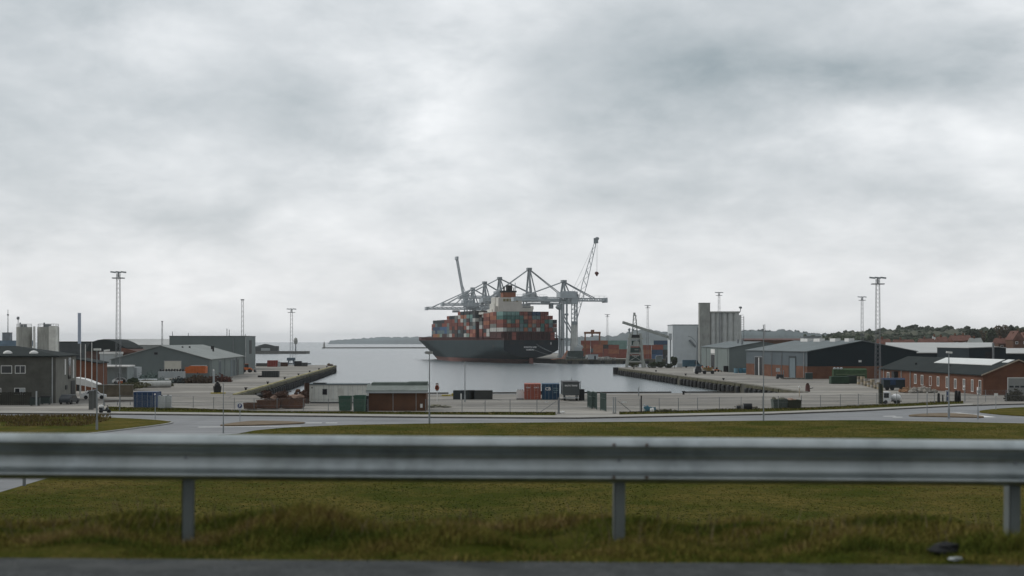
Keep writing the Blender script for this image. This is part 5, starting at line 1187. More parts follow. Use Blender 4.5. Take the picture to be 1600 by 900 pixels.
lamp(671,553,663,'street lamp with a flat dark head at the road edge, before the ship bow',[(-8,2,5,2,.22)],.09)
lamp(1193,508,659,'tall street lamp in front of the pale green shed, its arm over the roof',[(0,0,-1,0,.06)],.08)
bpy.data.objects['street_lamp.004'].name = 'street_lamp.004'
lamp(1482.5,550,654,'street lamp with a white head on the right traffic island',[(-5,0,5,-1,.16)],.11)
lamp(1528,612,655,'thin short post with a white top at the right end of the traffic island',[(-2,0,2,0,.2)],.06, cat='post')
lamp(349,600,677,'thin bare pole at the left end of the grass field',[(-.6,0,.6,0,.1)],.06, cat='pole')
lamp(726.5,566,628,'bare grey pole before the dark low containers',[(-.5,0,.5,0,.1)],.09, cat='pole')
# curved arm of the lamp seen over the pale store
t = thing('curved_lamp', 'dark curved lamp arm standing before the pale blue-grey store', 'street lamp', (X(1088,470),470,GZ)); b = MB(); pv = Vector((0,0,0)); sc = 470/F
for (dx,yy_) in ((0,545),(0,536),(-1,533.5),(-4,530),(-8,526.5),(-13,525)):
    c = Vector((dx*sc,0,Z(yy_,470)-GZ)); b.cyl(pv,c,.13,6); pv = c
b.build('arm', CRD, t)
# ------------------------------------------------------------------ signs
def sign(px, ytop, ybase, label, shape, cols, w=9, z0=GZ):
    p = G(px,ybase,z0); Y = p.y; sc = Y/F; t = thing('road_sign', label, 'sign', p); h = Z(ytop,Y)-z0; W_ = w*sc/2
    MB().cyl((0,0,0),(0,0,h),.05,8).build('post', GALV, t)
    if shape == 'square':
        pl = MB().box(-W_,W_,-.09,-.06,h-2*W_,h).build('sign_face', WHITE, t)
        b = MB(); c = h-W_; b.cyl((0,-.10,c),(0,-.12,c),W_*.72,16); b.build('emblem', mat('sign_blue', (.03,.05,.16)), pl)
        b = MB(); b.box(-W_*.28,-W_*.08,-.135,-.125,c-W_*.45,c+W_*.45); b.box(-W_*.08,W_*.3,-.135,-.125,c+W_*.25,c+W_*.45); b.box(-W_*.08,W_*.3,-.135,-.125,c-W_*.12,c+W_*.05); b.box(W_*.15,W_*.3,-.136,-.126,c-W_*.05,c+W_*.35); b.build('symbol', WHITE, pl)
    elif shape == 'round':
        pl = MB().cyl((0,-.06,h-W_),(0,-.09,h-W_),W_,16).build('sign_face', cols, t); MB().cyl((0,-.10,h-W_),(0,-.12,h-W_),W_*.55,12).build('emblem', WHITE, pl)
    elif shape == 'plate': MB().box(-W_,W_,-.09,-.06,h-.45,h-.05).build('sign_face', WHITE, t)
    return t
SBL = mat('sign_blue', (.03,.05,.16))
sign(375,629,658,'square white sign with a blue ring emblem on the left median','square',None,10)
sign(242.5,613,655,'round blue and white sign on a tall post before the blue container','round',SBL,6)
sign(1556,614,642,'small white plate on a post at the right grass corner','plate',None,6)
sign(1475,0,0,'x','none',None) if False else None
p = G(683,627); t = thing('rescue_stand', 'lifebuoy stand with a rust-red ring board on the near quay', 'lifebuoy stand', p); sc = p.y/F
MB().cyl((0,0,0),(0,0,1.9),.06,6).build('post', WHITE, t)
b = MB()
for k in range(12):
    a0, a1 = k*math.tau/12, (k+1)*math.tau/12; b.cyl((math.cos(a0)*.27,-.1,2.25+math.sin(a0)*.36),(math.cos(a1)*.27,-.1,2.25+math.sin(a1)*.36),.12,5)
b.build('ring', mat('lifebuoy_red', (.25,.06,.03)), t); MB().box(-.22,.22,-.04,.02,1.75,3.0).build('board', mat('board_brown', (.10,.05,.03)), t); MB().box(-.12,.12,-.12,-.05,2.62,2.85).build('label_plate', WHITE, t)
for px, yb, hpx, lab in ((893,600,14,'thin post by the water left of the dark trailer'),(907,611,20,'thin post by the water right of the dark trailer'),(998,619,13,'short dark mooring post on the near quay before the water'),(1249,590,15,'white bollard post beside the navy shed sliding door'),(1174.5,583,13,'white bollard post at the dark doorway of the navy shed')):
    p = G(px, yb if yb > 612 or yb < 595 else 618); m = WHITE if 'white' in lab else STEEL; hh = hpx*p.y/F if yb > 612 or yb < 595 else (618-yb+hpx)*p.y/F*.8
    t = thing('quay_post', lab, 'post', p); MB().cyl((0,0,0),(0,0,hh),.18 if 'white' in lab else .1,8,.14 if 'white' in lab else .07).build('shaft', m, t); MB().cyl((0,0,hh),(0,0,hh+.08),.2 if 'white' in lab else .12,8).build('cap', m, t)
# flagpoles
for k,(px,yt,yb,lab) in enumerate(((118,578,619,'short white pole left of the white flagpoles'),(126,489,622,'white flagpole with a tall pale blue banner at left'),(133.5,538,620,'middle one of the bare white flagpoles at left'),(143.5,535,619,'right-hand bare white flagpole at left'))):
    p = G(px,yb); Y = p.y; t = thing('flagpole', lab, 'flagpole', p, 0, 'white flagpoles beside the grey brick house'); h = Z(yt,Y)-GZ
    MB().cyl((0,0,0),(0,0,h),.10,8,.06).build('pole', WHITE, t)
    if k == 1: MB().box(-.42,.10,-.1,-.04,h-5.4,h).box(-.46,-.36,-.12,-.02,h-5.4,h+.05).build('banner', mat('banner_blue', (.50,.56,.66), .7, .1), t)
# ------------------------------------------------------------------ chain-link fence
def fence_run(pxs, label, solid=False, h=1.95, braces=()):
    P = [Vector((X(px, FN(px)), FN(px), GZ+.05)) for px in pxs]; t = thing('chain_fence', label, 'fence', P[0]); o = P[0]
    for p in P:
        q = p-o; MB().cyl(q, q+Vector((0,0,h)), .045, 6).build('post', STEEL, t)
    w = MB()
    for a, c in zip(P, P[1:]):
        a = a-o; c = c-o
        for z in (.08, h*.5, h-.06): w.cyl(a+Vector((0,0,z)), c+Vector((0,0,z)), .012, 4)
    w.build('wire', STEEL, t); m = MB()
    for a, c in zip(P, P[1:]):
        a = a-o; c = c-o; m.add([(a.x,a.y+.02,.05),(c.x,c.y+.02,.05),(c.x,c.y+.02,h-.05),(a.x,a.y+.02,h-.05)],[(0,1,2,3)])
    m.build('mesh_net', NET, t)
    for px, px2 in braces:
        a = Vector((X(px,FN(px)),FN(px),GZ+1.7))-o; c = Vector((X(px2,FN(px2)),FN(px2),GZ+.1))-o; MB().cyl(a,c,.04,6).build('brace', STEEL, t)
    return t
NET = bpy.data.materials.new('chain_net'); NET.use_nodes = True
_t = NET.node_tree; _b = _t.nodes['Principled BSDF']; _b.inputs['Base Color'].default_value = (.22,.23,.23,1); _b.inputs['Roughness'].default_value = .6
_tc = N(_t,'ShaderNodeTexCoord'); _sp = N(_t,'ShaderNodeSeparateXYZ'); _t.links.new(_tc.outputs['Object'], _sp.inputs[0])
def _m(op,a,b=None):
    n = N(_t,'ShaderNodeMath',operation=op)
    for i,v in enumerate((a,b)):
        if v is None: continue
        if isinstance(v,(int,float)): n.inputs[i].default_value = v
        else: _t.links.new(v,n.inputs[i])
    return n.outputs[0]
_d1 = _m('ABSOLUTE',_m('SUBTRACT',_m('FRACT',_m('MULTIPLY',_m('ADD',_sp.outputs[0],_sp.outputs[2]),12)),.5)); _d2 = _m('ABSOLUTE',_m('SUBTRACT',_m('FRACT',_m('MULTIPLY',_m('SUBTRACT',_sp.outputs[0],_sp.outputs[2]),12)),.5))
_al = _m('MINIMUM',_m('ADD',_m('LESS_THAN',_d1,.025),_m('LESS_THAN',_d2,.025)),1); _t.links.new(_al,_b.inputs['Alpha'])
fence_run([188,209,236,267,302,334,366,397,433,474,513,552,575], 'chain-link fence left of the brown brick shed along the road', braces=())
fence_run([665,722,758,797,839,873], 'chain-link fence between the brown brick shed and the gate', braces=((869,842),))
fence_run([962,1000,1030,1060,1090,1124,1158,1191,1216,1252,1282,1313,1341,1370,1401,1434,1460,1479,1497], 'chain-link fence right of the gate along the road', braces=((966,988),))
fence_run([1508,1540,1572,1610], 'chain-link fence before the brick workshop gate at far right')
# gate posts, gates
for px, lab in ((873,'heavy dark gate post, left side of the yard gate'),(960,'heavy grey double gate post, right side of the yard gate')):
    p = Vector((X(px,196.3),196.3,GZ)); t = thing('gate_post', lab, 'gate post', p)
    if px == 873: MB().box(-.13,.13,-.13,.13,0,2.2).build('shaft', STEEL, t)
    else:
        MB().box(-.22,-.06,-.1,.1,0,2.3).build('shaft', GALV, t); MB().box(.06,.22,-.1,.1,0,2.3).build('shaft', GALV, t)
    MB().box(-.26,.26,-.16,.16,0,.16).build('foot', CONC, t)
p = G(1002,646); t = thing('black_post', 'slim black post in the fence right of the gate', 'post', p); MB().box(-.08,.08,-.08,.08,0,2.4).build('shaft', BLACK, t); MB().box(-.1,.1,-.1,.1,2.4,2.46).build('cap', BLACK, t)
GRN = mat('gate_green', (.045,.075,.065), .6, .15); GRL = mat('gate_grey_green', (.13,.15,.14), .6, .15)
def gate(px0, px1, yb0, yb1, h, n, label):
    a, c = G(px0,yb0), G(px1,yb1); t = thing('sliding_gate', label, 'gate', a, math.atan2(c.y-a.y,c.x-a.x)); L_ = (c-a).length
    b = MB(); b.box(0,L_,-.05,.05,.1,.22); b.box(0,L_,-.05,.05,h-.1,h); b.box(0,.1,-.05,.05,0,h); b.box(L_-.1,L_,-.05,.05,0,h); b.box(0,L_,-.05,.05,h*.68,h*.72); b.build('frame', GRN, t)
    b = MB()
    for i in range(int(L_/.16)): b.box(.1+i*.16,.15+i*.16,-.02,.02,.2,h-.08)
    b.build('bars', GRN, t)
gate(918,925,636,639,2.5,8,'green barred gate leaf folded back, farthest behind the yard gate')
gate(926,932.5,637,640,2.5,8,'green barred gate leaf, middle of the three behind the yard gate')
gate(938,947,641,643,2.6,8,'green barred gate leaf with a spike, nearest the heavy grey gate post')
t = thing('gate_plate', 'small white plate lying in front of the blue container', 'plate', G(854,629)); MB().box(-.3,.3,-.02,.02,0,.22).build('plate_face', WHITE, t)
t = thing('fence_plate', 'small white plate hung on the fence right of the gate', 'plate', (X(975,196.7),FN(975)-.08,GZ+1.45)); MB().box(-.36,.36,-.02,.0,0,.2).build('plate_face', WHITE, t)
t = thing('white_stone', 'white stone at the foot of the left gate post', 'stone', G(879,645.5)); MB().lump(0,0,.12,.4,.25,.18,.2).build('stone', WHITE, t)
tag(strip('gate_track', 872, 962, lambda p: 195.9, lambda p: 196.15, GZ+.03, STEEL), kind='structure')
# ------------------------------------------------------------------ near yard
def brick_shed():
    a = G(576,642); Y = a.y; sc = Y/F; W_ = 90*sc; t = thing('brown_brick_shed', 'small brown brick shed with a mossy grey-green roof by the fence', 'shed', a, .02); h = 43.0*sc; D = 5.5
    MB().box(0,W_,0,D,0,h-1.1).build('wall', BRICKB, t)
    RM = mat('mossy_roof', (.20,.225,.21), .85, .15, .5, dirt=.4, dirtcol=(.09,.12,.09))
    b = MB(); b.prismx([(-.45,h-1.25),(D*.45,h-.35),(D*.45,h-.17),(-.45,h-1.0)],-.35,W_+.25); ro = b.build('roof', RM, t)
    b = MB(); b.prismx([(D*.32,h-.5),(D*.36,h+.02),(D+.3,h+.05),(D+.3,h-.4)],.25,W_*.66); b.prismx([(D*.32,h-.5),(D*.36,h+.10),(D+.3,h+.13),(D+.3,h-.4)],W_*.66+.01,W_+.05); b.build('upper_roof', mat('upper_roof_moss', (.10,.125,.11), .85, .2), ro)
    MB().box(-.35,W_+.25,-.5,-.44,h-1.38,h-1.12).build('gutter', PALE, t)
    pipe(t, [(-.12,-.1,0),(-.12,-.1,h-1.3)], PALE, r=.06)
    MB().box(W_*.895,W_*.935,-.05,0,.45,1.0).build('vent', WHITE, t)
    for q in (.42,.82): MB().box(W_*q,W_*q+.05,-.03,0,0,h-1.4).build('cable_strip', PALE, t)
brick_shed()
def office():
    a = G(483,630); sc = a.y/F; W_ = 91*sc; h = 30.5*sc; t = thing('site_office', 'long white site office cabin with one small dark window by the basin', 'site cabin', a); D = 4
    WO = mat('office_white', (.62,.63,.59), .7, .08, .4, streak=.4, dirtcol=(.24,.24,.21), dirt=.2, )
    MB().box(0,W_,0,D,.18,h-.2).build('wall', WO, t); MB().box(-.12,W_+.1,-.15,D+.1,h-.2,h-.02).build('roof', mat('office_roof', (.13,.16,.17)), t)
    MB().box(.1,W_-.1,.1,D,0,.18).build('skid', DARK, t); opening(t,'y',0,W_*.235,W_*.305,h*.45,h*.72,STEEL,GLASS,'window',.06,0,'pane',.05)
    MB().box(W_*.49,W_*.60,-.03,0,.25,h-.75).build('door', mat('office_door', (.52,.52,.48)), t)
    for k in range(1,12): MB().box(W_*k/12-.02,W_*k/12+.02,-.015,0,.2,h-.22).build('panel_joint', PALE, t)
    MB().lump(W_*.05,.0,h-.65,.12,.06,.12,.1).build('wall_lamp', DARK, t); MB().box(.6,2.6,.2,1.8,h-.02,h+.14).build('roof_sheet', DARK, t)
office()
SKIPG = mat('skip_green', (.045,.115,.08), .6, .15, .6, dirt=.35, dirtcol=(.09,.10,.08))
def skip(px0, px1, yt, yb, m, label, D=2.2, name='skip', junk=None, ribs=5):
    a = G(px0,yb); sc = a.y/F; W_ = (px1-px0)*sc; h = (yb-yt)*sc; t = thing(name, label, 'skip', a); b = MB(); q = W_*.06
    b.prismy([(q,.12),(W_-q,.12),(W_,h),(W_-.06,h),(W_-q-.06,.2),(q+.06,.2),(.06,h),(0,h)],0,D); b.prismy([(q,.12),(W_-q,.12),(W_,h),(0,h)],-.05,.0); b.prismy([(q,.12),(W_-q,.12),(W_,h),(0,h)],D,D+.05); b.box(-.05,W_+.05,-.12,-.05,h-.14,h)
    for i in range(ribs): x = q+(W_-2*q)*(i+.5)/ribs; b.box(x-.04,x+.04,-.11,-.05,.15,h-.14)
    b.build('body', m, t)
    if junk:
        j = MB(); r = random.Random(px0); [j.lump(r.uniform(.3,W_-.3), r.uniform(.3,D-.3), h*r.uniform(.7,.95), r.uniform(.25,.6), r.uniform(.25,.5), r.uniform(.15,.5), .3) for _ in range(14)]; j.build('load', junk, t)
    return t
skip(529,548,619,643,SKIPG,'green waste container, the left one of two by the brown shed')
skip(552,570,618,644.5,SKIPG,'green waste container, the right one of two by the brown shed')
t = thing('dark_crate', 'dark upright crate between the green waste container and the brown shed', 'crate', G(570,643)); MB().box(0,.45,0,1,0,2.2).build('body', DARK, t); MB().box(-.03,.48,-.03,1.03,2.2,2.26).build('lid', STEEL, t)
RUSTD = mat('dark_rust', (.055,.028,.018), .9, .35, .8)
for (x0,x1,yt,yb,lab,j) in ((380,402,630,640,'low rusty open bin, leftmost in the row by the road',None),(401,438,625.5,639.5,'long rusty open bin heaped with scrap, second in the row',RUSTD),(438,474,623,639,'tall rusty open bin heaped with pale scrap, right of the row',RUSTD)):
    skip(x0,x1,yt,yb,RUST,lab,2.4,'rusty_bin',j,4)
b = MB(); r = random.Random(4); t = thing('scrap_heap', 'brown and pink scrap heaped up behind the rusty bins', 'scrap heap', G(404,634))
for i in range(46): b.lump(r.uniform(.6,7.2), r.uniform(.3,2.2), .9+r.uniform(.2,1.5)*(.75+.3*math.sin(i)), r.uniform(.3,.7), r.uniform(.3,.6), r.uniform(.2,.5), .3)
for i in range(160):
    x = r.uniform(.4,7.4); z = r.uniform(.6,2.3)*(.8+.25*math.sin(x*2)); a = r.uniform(0,math.pi); l_ = r.uniform(.2,.8); y = r.uniform(-.3,2)
    b.beam((x,y,z),(x+math.cos(a)*l_,y+r.uniform(-.2,.2),z+math.sin(a)*l_*.5),r.uniform(.05,.2),r.uniform(.04,.25))
b.build('scrap', RUSTD, t)
for k,(px,yy_,w) in enumerate(((430,620,.55),(431,626,.5),(437,624,.35),(451,624,.5),(474,617,.5),(477,619,.45),(463,620,.9),(468,620,.7),(456,621,.6))):
    MB().lump((px-404)*.092,-.1,(634-yy_)*.092,w,.3,w*.55,.25).build('scrap_piece', mat('pink_scrap', (.34,.24,.19), .9, .2), t)
t = thing('round_tank', 'dark rusty round tank standing by the white site office', 'tank', G(478,631)); MB().cyl((0,1,0),(0,1,3.3),.42,12).build('shell', RUSTD, t); MB().cyl((0,1,3.3),(0,1,3.45),.46,12).build('lid', DARK, t)
t = thing('dark_tarp', 'flat dark tarpaulin bundle behind the scrap heap', 'bundle', G(404,622)); MB().lump(1.2,0,.5,1.7,1,.5,.15,9,4).build('cover', DARK, t)
# dark containers on the quay
t = container(MEY, G(708,624), .0, 'd', 'dark grey short container, left of the low pair at the near quay'); t.scale = (.62,1,.58)
t = container(MEY, G(727.5,624), .0, 'k', 'dark green-black low container right of the dark grey one on the near quay'); t.scale = (.76,1,.58)
o = MB().box(-.12,.12,-.05,0,0,1.0); t = thing('white_bag', 'small white sack leaning at the dark low containers', 'sack', G(720.5,624)); o.build('sack_body', WHITE, t)
t = thing('yellow_pallet', 'yellowish pallets lying at the quay edge left of the dark low containers', 'pallets', G(690,619)); MB().box(0,1.6,0,1,0,.25).box(1.8,3.4,0,1,0,.5).build('boards', YELL, t)
# three at the gate
p = G(807,624); t = thing('white_tank_crate', 'white crate standing left of the red container', 'crate', p); sc = p.y/F
MB().box(0,11.5*sc,0,1.4,.15,14.5*sc).build('body', WHITE, t); MB().box(0,11.5*sc,0,1.4,0,.15).build('pallet', DARK, t)
for k in range(3): MB().box((1.5+k*3.6)*sc,(3+k*3.6)*sc,.1,1,14.5*sc,15.6*sc).build('cap', DARK, t)
RC = mat('container_red_oxide', (.34,.095,.065), .7, .2, .8, streak=.5, dirtcol=(.14,.06,.045), dirt=.35); BC = mat('container_deep_blue', (.018,.065,.125), .6, .15, .8, dirt=.3, dirtcol=(.06,.10,.13))
def yard_box(px0, px1, yt, yb, m, label, D, sidew=1.0, rz=.0, name='yard_container'):
    a = G(px0,yb); sc = a.y/F; W_ = (px1-px0)*sc; h = (yb-yt)*sc; t = thing(name, label, 'container', a, rz); b = MB(); b.box(.05,W_-.05,.06,D,.08,h-.06)
    for x in (0,W_-.14): b.box(x,x+.14,0,.14,0,h); b.box(x,x+.14,D-.14,D,0,h)
    b.box(.14,W_-.14,0,.12,0,.14); b.box(.14,W_-.14,0,.12,h-.14,h); b.box(0,W_,.14,D-.14,h-.1,h); b.build('body', m, t)
    for k in range(2):
        x0 = .16+k*(W_-.32)/2; x1 = x0+(W_-.32)/2-.03; dm = MB(); dm.box(x0,x1,.02,.055,.16,h-.16); n = 4
        for i in range(n): dm.box(x0+.08,x1-.08,.005,.02,.25+i*(h-.4)/n,.25+(i+.55)*(h-.4)/n)
        d = dm.build('door', m, t)
        for q in (.25,.75): MB().cyl((x0+(x1-x0)*q,-.03,.1),(x0+(x1-x0)*q,-.03,h-.1),.022,5).build('lock_bar', GALV, d)
    return t, W_, h
t, W_, h = yard_box(819.5,845,600,624.5,RC,'red-oxide container with paired doors facing the road at the near quay', 6)
MY = lambda x, z, y=-.02: Matrix.Translation((x,y,z)) @ Matrix.Rotation(R(90),4,'X')
SALM = mat('faded_pink_print', (.45,.20,.14), .8)
for (x,z,s) in ((.62,h-.62,'CAIU'),(2.05,h-.62,'4 28 71')): text_part(s, .30, WT, t, MY(x,z,-.035), 'lettering')
for (x,z,s) in ((.62,h-1.05,'22G1'),(2.05,h-1.05,'30480'),(2.1,.85,'MAX'),(2.1,.55,'2180')): text_part(s, .26, SALM, t, MY(x,z,-.035), 'lettering')
t, W_, h = yard_box(847.5,874,600,624.5,BC,'deep blue container with white lettering beside the red-oxide one', 6)
text_part('CB', .75, WT, t, MY(.95,h-.85,-.035), 'emblem')
for z, s in ((h-.75,'COSU'),(h-1.1,'31 406'),(h-1.45,'22G1')): text_part(s, .28, mat('pale_blue_print', (.35,.5,.55)), t, MY(2.25,z,-.035), 'lettering')
def trailer():
    a = G(879,626.5); sc = a.y/F; W_ = 26.5*sc; h = 29*sc; t = thing('dark_trailer', 'charcoal box trailer with white lettering on its tail, right of the blue container', 'trailer', a, 0); CM_ = mat('trailer_charcoal', (.075,.085,.088), .6, .1, .5, dirt=.2)
    MB().box(.05,W_,0,9,.95,h-.05).build('box_body', CM_, t)
    for k in range(2): MB().box(.12+k*(W_-.16)/2,.12+(k+1)*(W_-.16)/2-.05,-.05,0,1.0,h-.15).build('door', CM_, t)
    MB().box(0,W_+.05,-.1,9.02,h-.05,h+.05).build('roof', DARK, t); MB().box(.1,W_-.05,.1,.3,.45,.6).box(.4,.5,.1,.3,.4,.95).box(W_-.5,W_-.4,.1,.3,.4,.95).build('bumper', PALE, t)
    for x in (.25,W_-.55):
        for y in (1.2,2.4): MB().cyl((x,y,.45),(x+.3,y,.45),.45,12).build('wheel', BLACK, t)
    text_part('BALTIC TRANS', .34, WT, t, MY(W_/2,h-.55,-.07), 'lettering', sx=.92)
    MB().box(W_,W_+.9,1.5,3,0,1.9).build('side_unit', DARK, t)
trailer()
# left: blue container and tanks
t, W_, h = yard_box(208.5,244.5,612.5,637,mat('blue_box', (.018,.05,.12), .5, .12, .8),'bright dark-blue container by the road at left', 3, name='blue_container')
for k,(px,yb) in enumerate(((247,639),(257,638.5))):
    t = thing('white_tank', f'white panel tank behind the fence, {("left","right")[k]} one beside the blue container', 'tank', G(px,yb)); MB().box(0,.85,0,1,.1,1.95).build('body', mat('milky_white', (.5,.52,.52)), t); MB().box(0,.85,0,1,0,.1).build('pallet', DARK, t); MB().cyl((.42,.5,1.95),(.42,.5,2.05),.15,8).build('cap', DARK, t)
# motor scooter
p = G(155,646); t = thing('parked_scooter', 'dark motor scooter with a white seat cover parked by the left road', 'scooter', p)
for x in (.25,1.35): MB().cyl((x,-.06,.28),(x,.06,.28),.28,14).build('wheel', BLACK, t)
MB().prismy([(.2,.35),(1.1,.3),(1.3,.5),(1.15,1.0),(.85,.55),(.55,.5),(.5,.8),(.0,.85),(.02,.6)],-.16,.16).build('body', VAND, t); MB().lump(.3,0,1.0,.4,.2,.22,.1).build('seat_cover', WHITE, t); MB().cyl((1.15,-.3,1.1),(1.15,.3,1.1),.03,6).cyl((1.15,0,.5),(1.12,0,1.12),.04,6).build('handlebar', DARK, t)
# orange machine
p = G(189,608); t = thing('orange_pump', 'small upright orange pump unit with a dark exhaust at left', 'pump', p); MB().box(-.45,.45,-.4,.4,.25,1.7).build('casing', ORANGE, t, bev=.08); MB().box(.45,.95,-.3,.3,.1,2.0).build('radiator', DARK, t); MB().cyl((-.3,0,1.7),(-.3,0,2.9),.14,8).lump(-.3,0,3.0,.25,.25,.35).build('exhaust', DARK, t); MB().box(-.6,1.0,-.5,.5,0,.25).build('skid', STEEL, t)
# brick wall with dry growth, grey kiosk posts
t = thing('low_wall', 'low brownish boundary wall right of the flagpoles', 'wall', G(151,620)); MB().box(0,6.5,0,.3,0,2.1).build('bricks', mat('drab_wall', (.13,.11,.08), .9, .3, .8), t); MB().box(-.05,6.55,-.05,.35,2.1,2.2).build('coping', CONC, t)
for k,(px,yb) in enumerate(((142.5,640),(148.5,638))):
    t = thing('gate_pillar', f'dark square gate pillar near the parked scooter, the {("left","right")[k]} one', 'pillar', G(px,yb)); MB().box(-.28,.28,-.28,.28,0,2.7).build('shaft', mat('pillar_grey', (.10,.105,.10)), t); MB().box(-.33,.33,-.33,.33,2.7,2.8).build('cap', STEEL, t)
t = thing('barrier_rail', 'low dark crash barrier along the left yard road', 'guard rail', G(163,634)); 
MB().beam((0,0,.7),(5.3,3.2,.7),.08,.3).build('beam', mat('drab_rail', (.13,.12,.11)), t)
for k in range(4): MB().box(k*1.7,k*1.7+.1,k*1.03,k*1.03+.1,0,.7).build('post', STEEL, t)
van(127,624,GZ,.3,VANW,'white car behind the flagpoles by the white canopy',4.2,1.45,1.7,False,'parked_car','car')
van(166,599,GZ,0,VAND,'dark blue-green car parked before the open-fronted store',4.4,1.5,1.8,False,'parked_car','car')
van(175,600,GZ,0,VANW,'white car parked right of the dark one before the open-fronted store',4.4,1.45,1.8,False,'parked_car','car')
van(109,632,GZ,1.5,VAND,'dark car beside the grey brick house side wall',4.2,1.5,1.8,False,'parked_car','car')
# stuff before the gabled shed
def heap(name, px0, px1, yb, h, D, m, label, cat, n=30, seed=1, sz=.5):
    a = G(px0,yb); sc = a.y/F; W_ = (px1-px0)*sc; t = thing(name, label, cat, a); r = random.Random(seed); b = MB()
    for i in range(n):
        u_ = r.random(); v_ = r.random(); hh = h*(.35+.65*math.sin(math.pi*min(max(u_,.1),.9)))*r.uniform(.4,1)
        b.lump(u_*W_, v_*D, hh*.4, sz*r.uniform(.5,1.1), sz*r.uniform(.5,1.0), hh*.42, .4, 6, 4)
        for q in range(5 if 'gravel' not in name and 'mound' not in name and 'rubble' not in name else 0):
            x = u_*W_+r.uniform(-1,1)*sz; y = v_*D+r.uniform(-.5,.5)*sz-.2; z = r.uniform(.1,1)*hh; a = r.uniform(0,math.pi); l_ = r.uniform(.2,.7)
            b.beam((x,y,z),(x+math.cos(a)*l_,y+r.uniform(-.2,.2),z+math.sin(a)*l_*r.uniform(-.2,.8)),r.uniform(.04,.16),r.uniform(.03,.3))
    b.build('pile', m, t); return t
heap('net_heap', 216, 246, 599, 3.6, 3, mat('net_green', (.12,.16,.15), .95, .3, 2), 'grey-green heap of nets before the gabled shed', 'heap', 34, 3, .6)
heap('pipe_heap', 240, 264, 601, 2.0, 2, mat('net_grey', (.17,.20,.19), .95, .3, 2), 'low grey heap right of the net heap before the roller door', 'heap', 24, 4, .5)
t = thing('flat_trailer', 'pale long flat trailer loaded with small dark machines before the roller door', 'trailer', G(247,597)); MB().box(0,6.2,0,2.2,1.0,2.6).build('bed', PALE, t)
for k in range(9): MB().lump(.4+k*.68,1,2.9,.32,.3,.34,.3).build('machine', DARK, t)
for x in (.8,1.8,5.4): MB().cyl((x,-.05,.45),(x,.25,.45),.45,12).build('wheel', BLACK, t)
heap('dark_heap', 260, 291, 599, 1.7, 2.5, mat('dark_heap', (.035,.045,.045), .95, .4, 2), 'dark heap of machine parts left of the orange skip', 'heap', 28, 5, .5)
t = thing('orange_skip', 'bright orange container skip standing on dark scrap before the gabled shed', 'skip', G(288.5,596.5)); sc = G(288.5,596.5).y/F
MB().prismy([(0,2.1),(32.5*sc,2.1),(33*sc,3.7),(30*sc,3.9),(8*sc,3.9),(0,3.1)],0,2.4).box(0,33.4*sc,-.06,0,3.5,3.65).build('body', ORANGE, t); MB().box(9*sc,32*sc,.3,2.2,3.9,4.02).build('cover', PALE, t)
for k in range(6): MB().box(.4+k*.85,.5+k*.85,-.05,0,2.15,3.5).build('rib', ORANGE, t)
heap('scrap_pile', 287, 327, 599, 2.6, 2.5, mat('brown_scrap', (.07,.05,.035), .95, .45, 1.5), 'dark brown scrap pile under the orange skip', 'heap', 60, 6, .5)
heap('scrap_pile', 322, 358, 597, 2.5, 2.5, mat('red_scrap', (.10,.045,.035), .95, .45, 1.5), 'reddish-brown scrap pile at the corner of the gabled shed', 'heap', 50, 7, .5)
t = thing('white_figure_post', 'small white marker post at the gabled shed corner by the scrap', 'post', G(334,599)); MB().box(-.2,.2,-.2,.2,0,2.9).build('shaft', PALE, t); MB().lump(0,0,3.1,.2,.2,.25,.1).build('cap', WHITE, t)
t = thing('concrete_pipe', 'long pale concrete pipe lying before the left sheds', 'pipe', G(217,606)); MB().cyl((0,0,.75),(6.2,2.6,.75),.72,16).build('barrel', CONCL, t); MB().cyl((-.03,-.01,.75),(-.02,-.008,.75),.5,16).build('bore', DARK, t)
t = thing('concrete_pipe', 'second pale pipe lying behind the long one by the left sheds', 'pipe', G(206,600)); MB().cyl((0,0,.6),(8,2.4,.6),.6,16).build('barrel', PALE, t); MB().cyl((-.03,-.01,.6),(-.02,-.008,.6),.4,16).build('bore', DARK, t)
def tractor(px, yb, m, label, rz=0, s=1.0):
    t = thing('wheel_loader', label, 'wheel loader', G(px,yb), rz); t.scale = (s,s,s)
    MB().prismy([(0,.8),(3.2,.8),(3.2,1.5),(1.9,1.7),(0,1.7)],-.7,.7).build('body', m, t, bev=.05); c = MB().prismy([(1.0,1.6),(2.2,1.6),(2.1,2.8),(1.1,2.8)],-.6,.6).build('cab', GLASS, t); MB().box(.95,2.25,-.66,.66,2.8,2.9).build('cab_roof', m, t)
    for x in (.6,2.7):
        for y in (-.95,.65): MB().cyl((x,y,.62),(x,y+.3,.62),.62,14).build('wheel', BLACK, t)
    MB().beam((3.1,-.4,1.1),(4.3,-.4,.6),.18).beam((3.1,.4,1.1),(4.3,.4,.6),.18).build('arm', m, t); MB().prismy([(4.2,.1),(5.0,.1),(4.7,.35),(4.5,1.0),(4.2,1.0)],-1.1,1.1).build('bucket', DARK, t)
tractor(378, 582, ORANGE, 'orange wheel loader by the foot of the tall grey block', 0, .95)
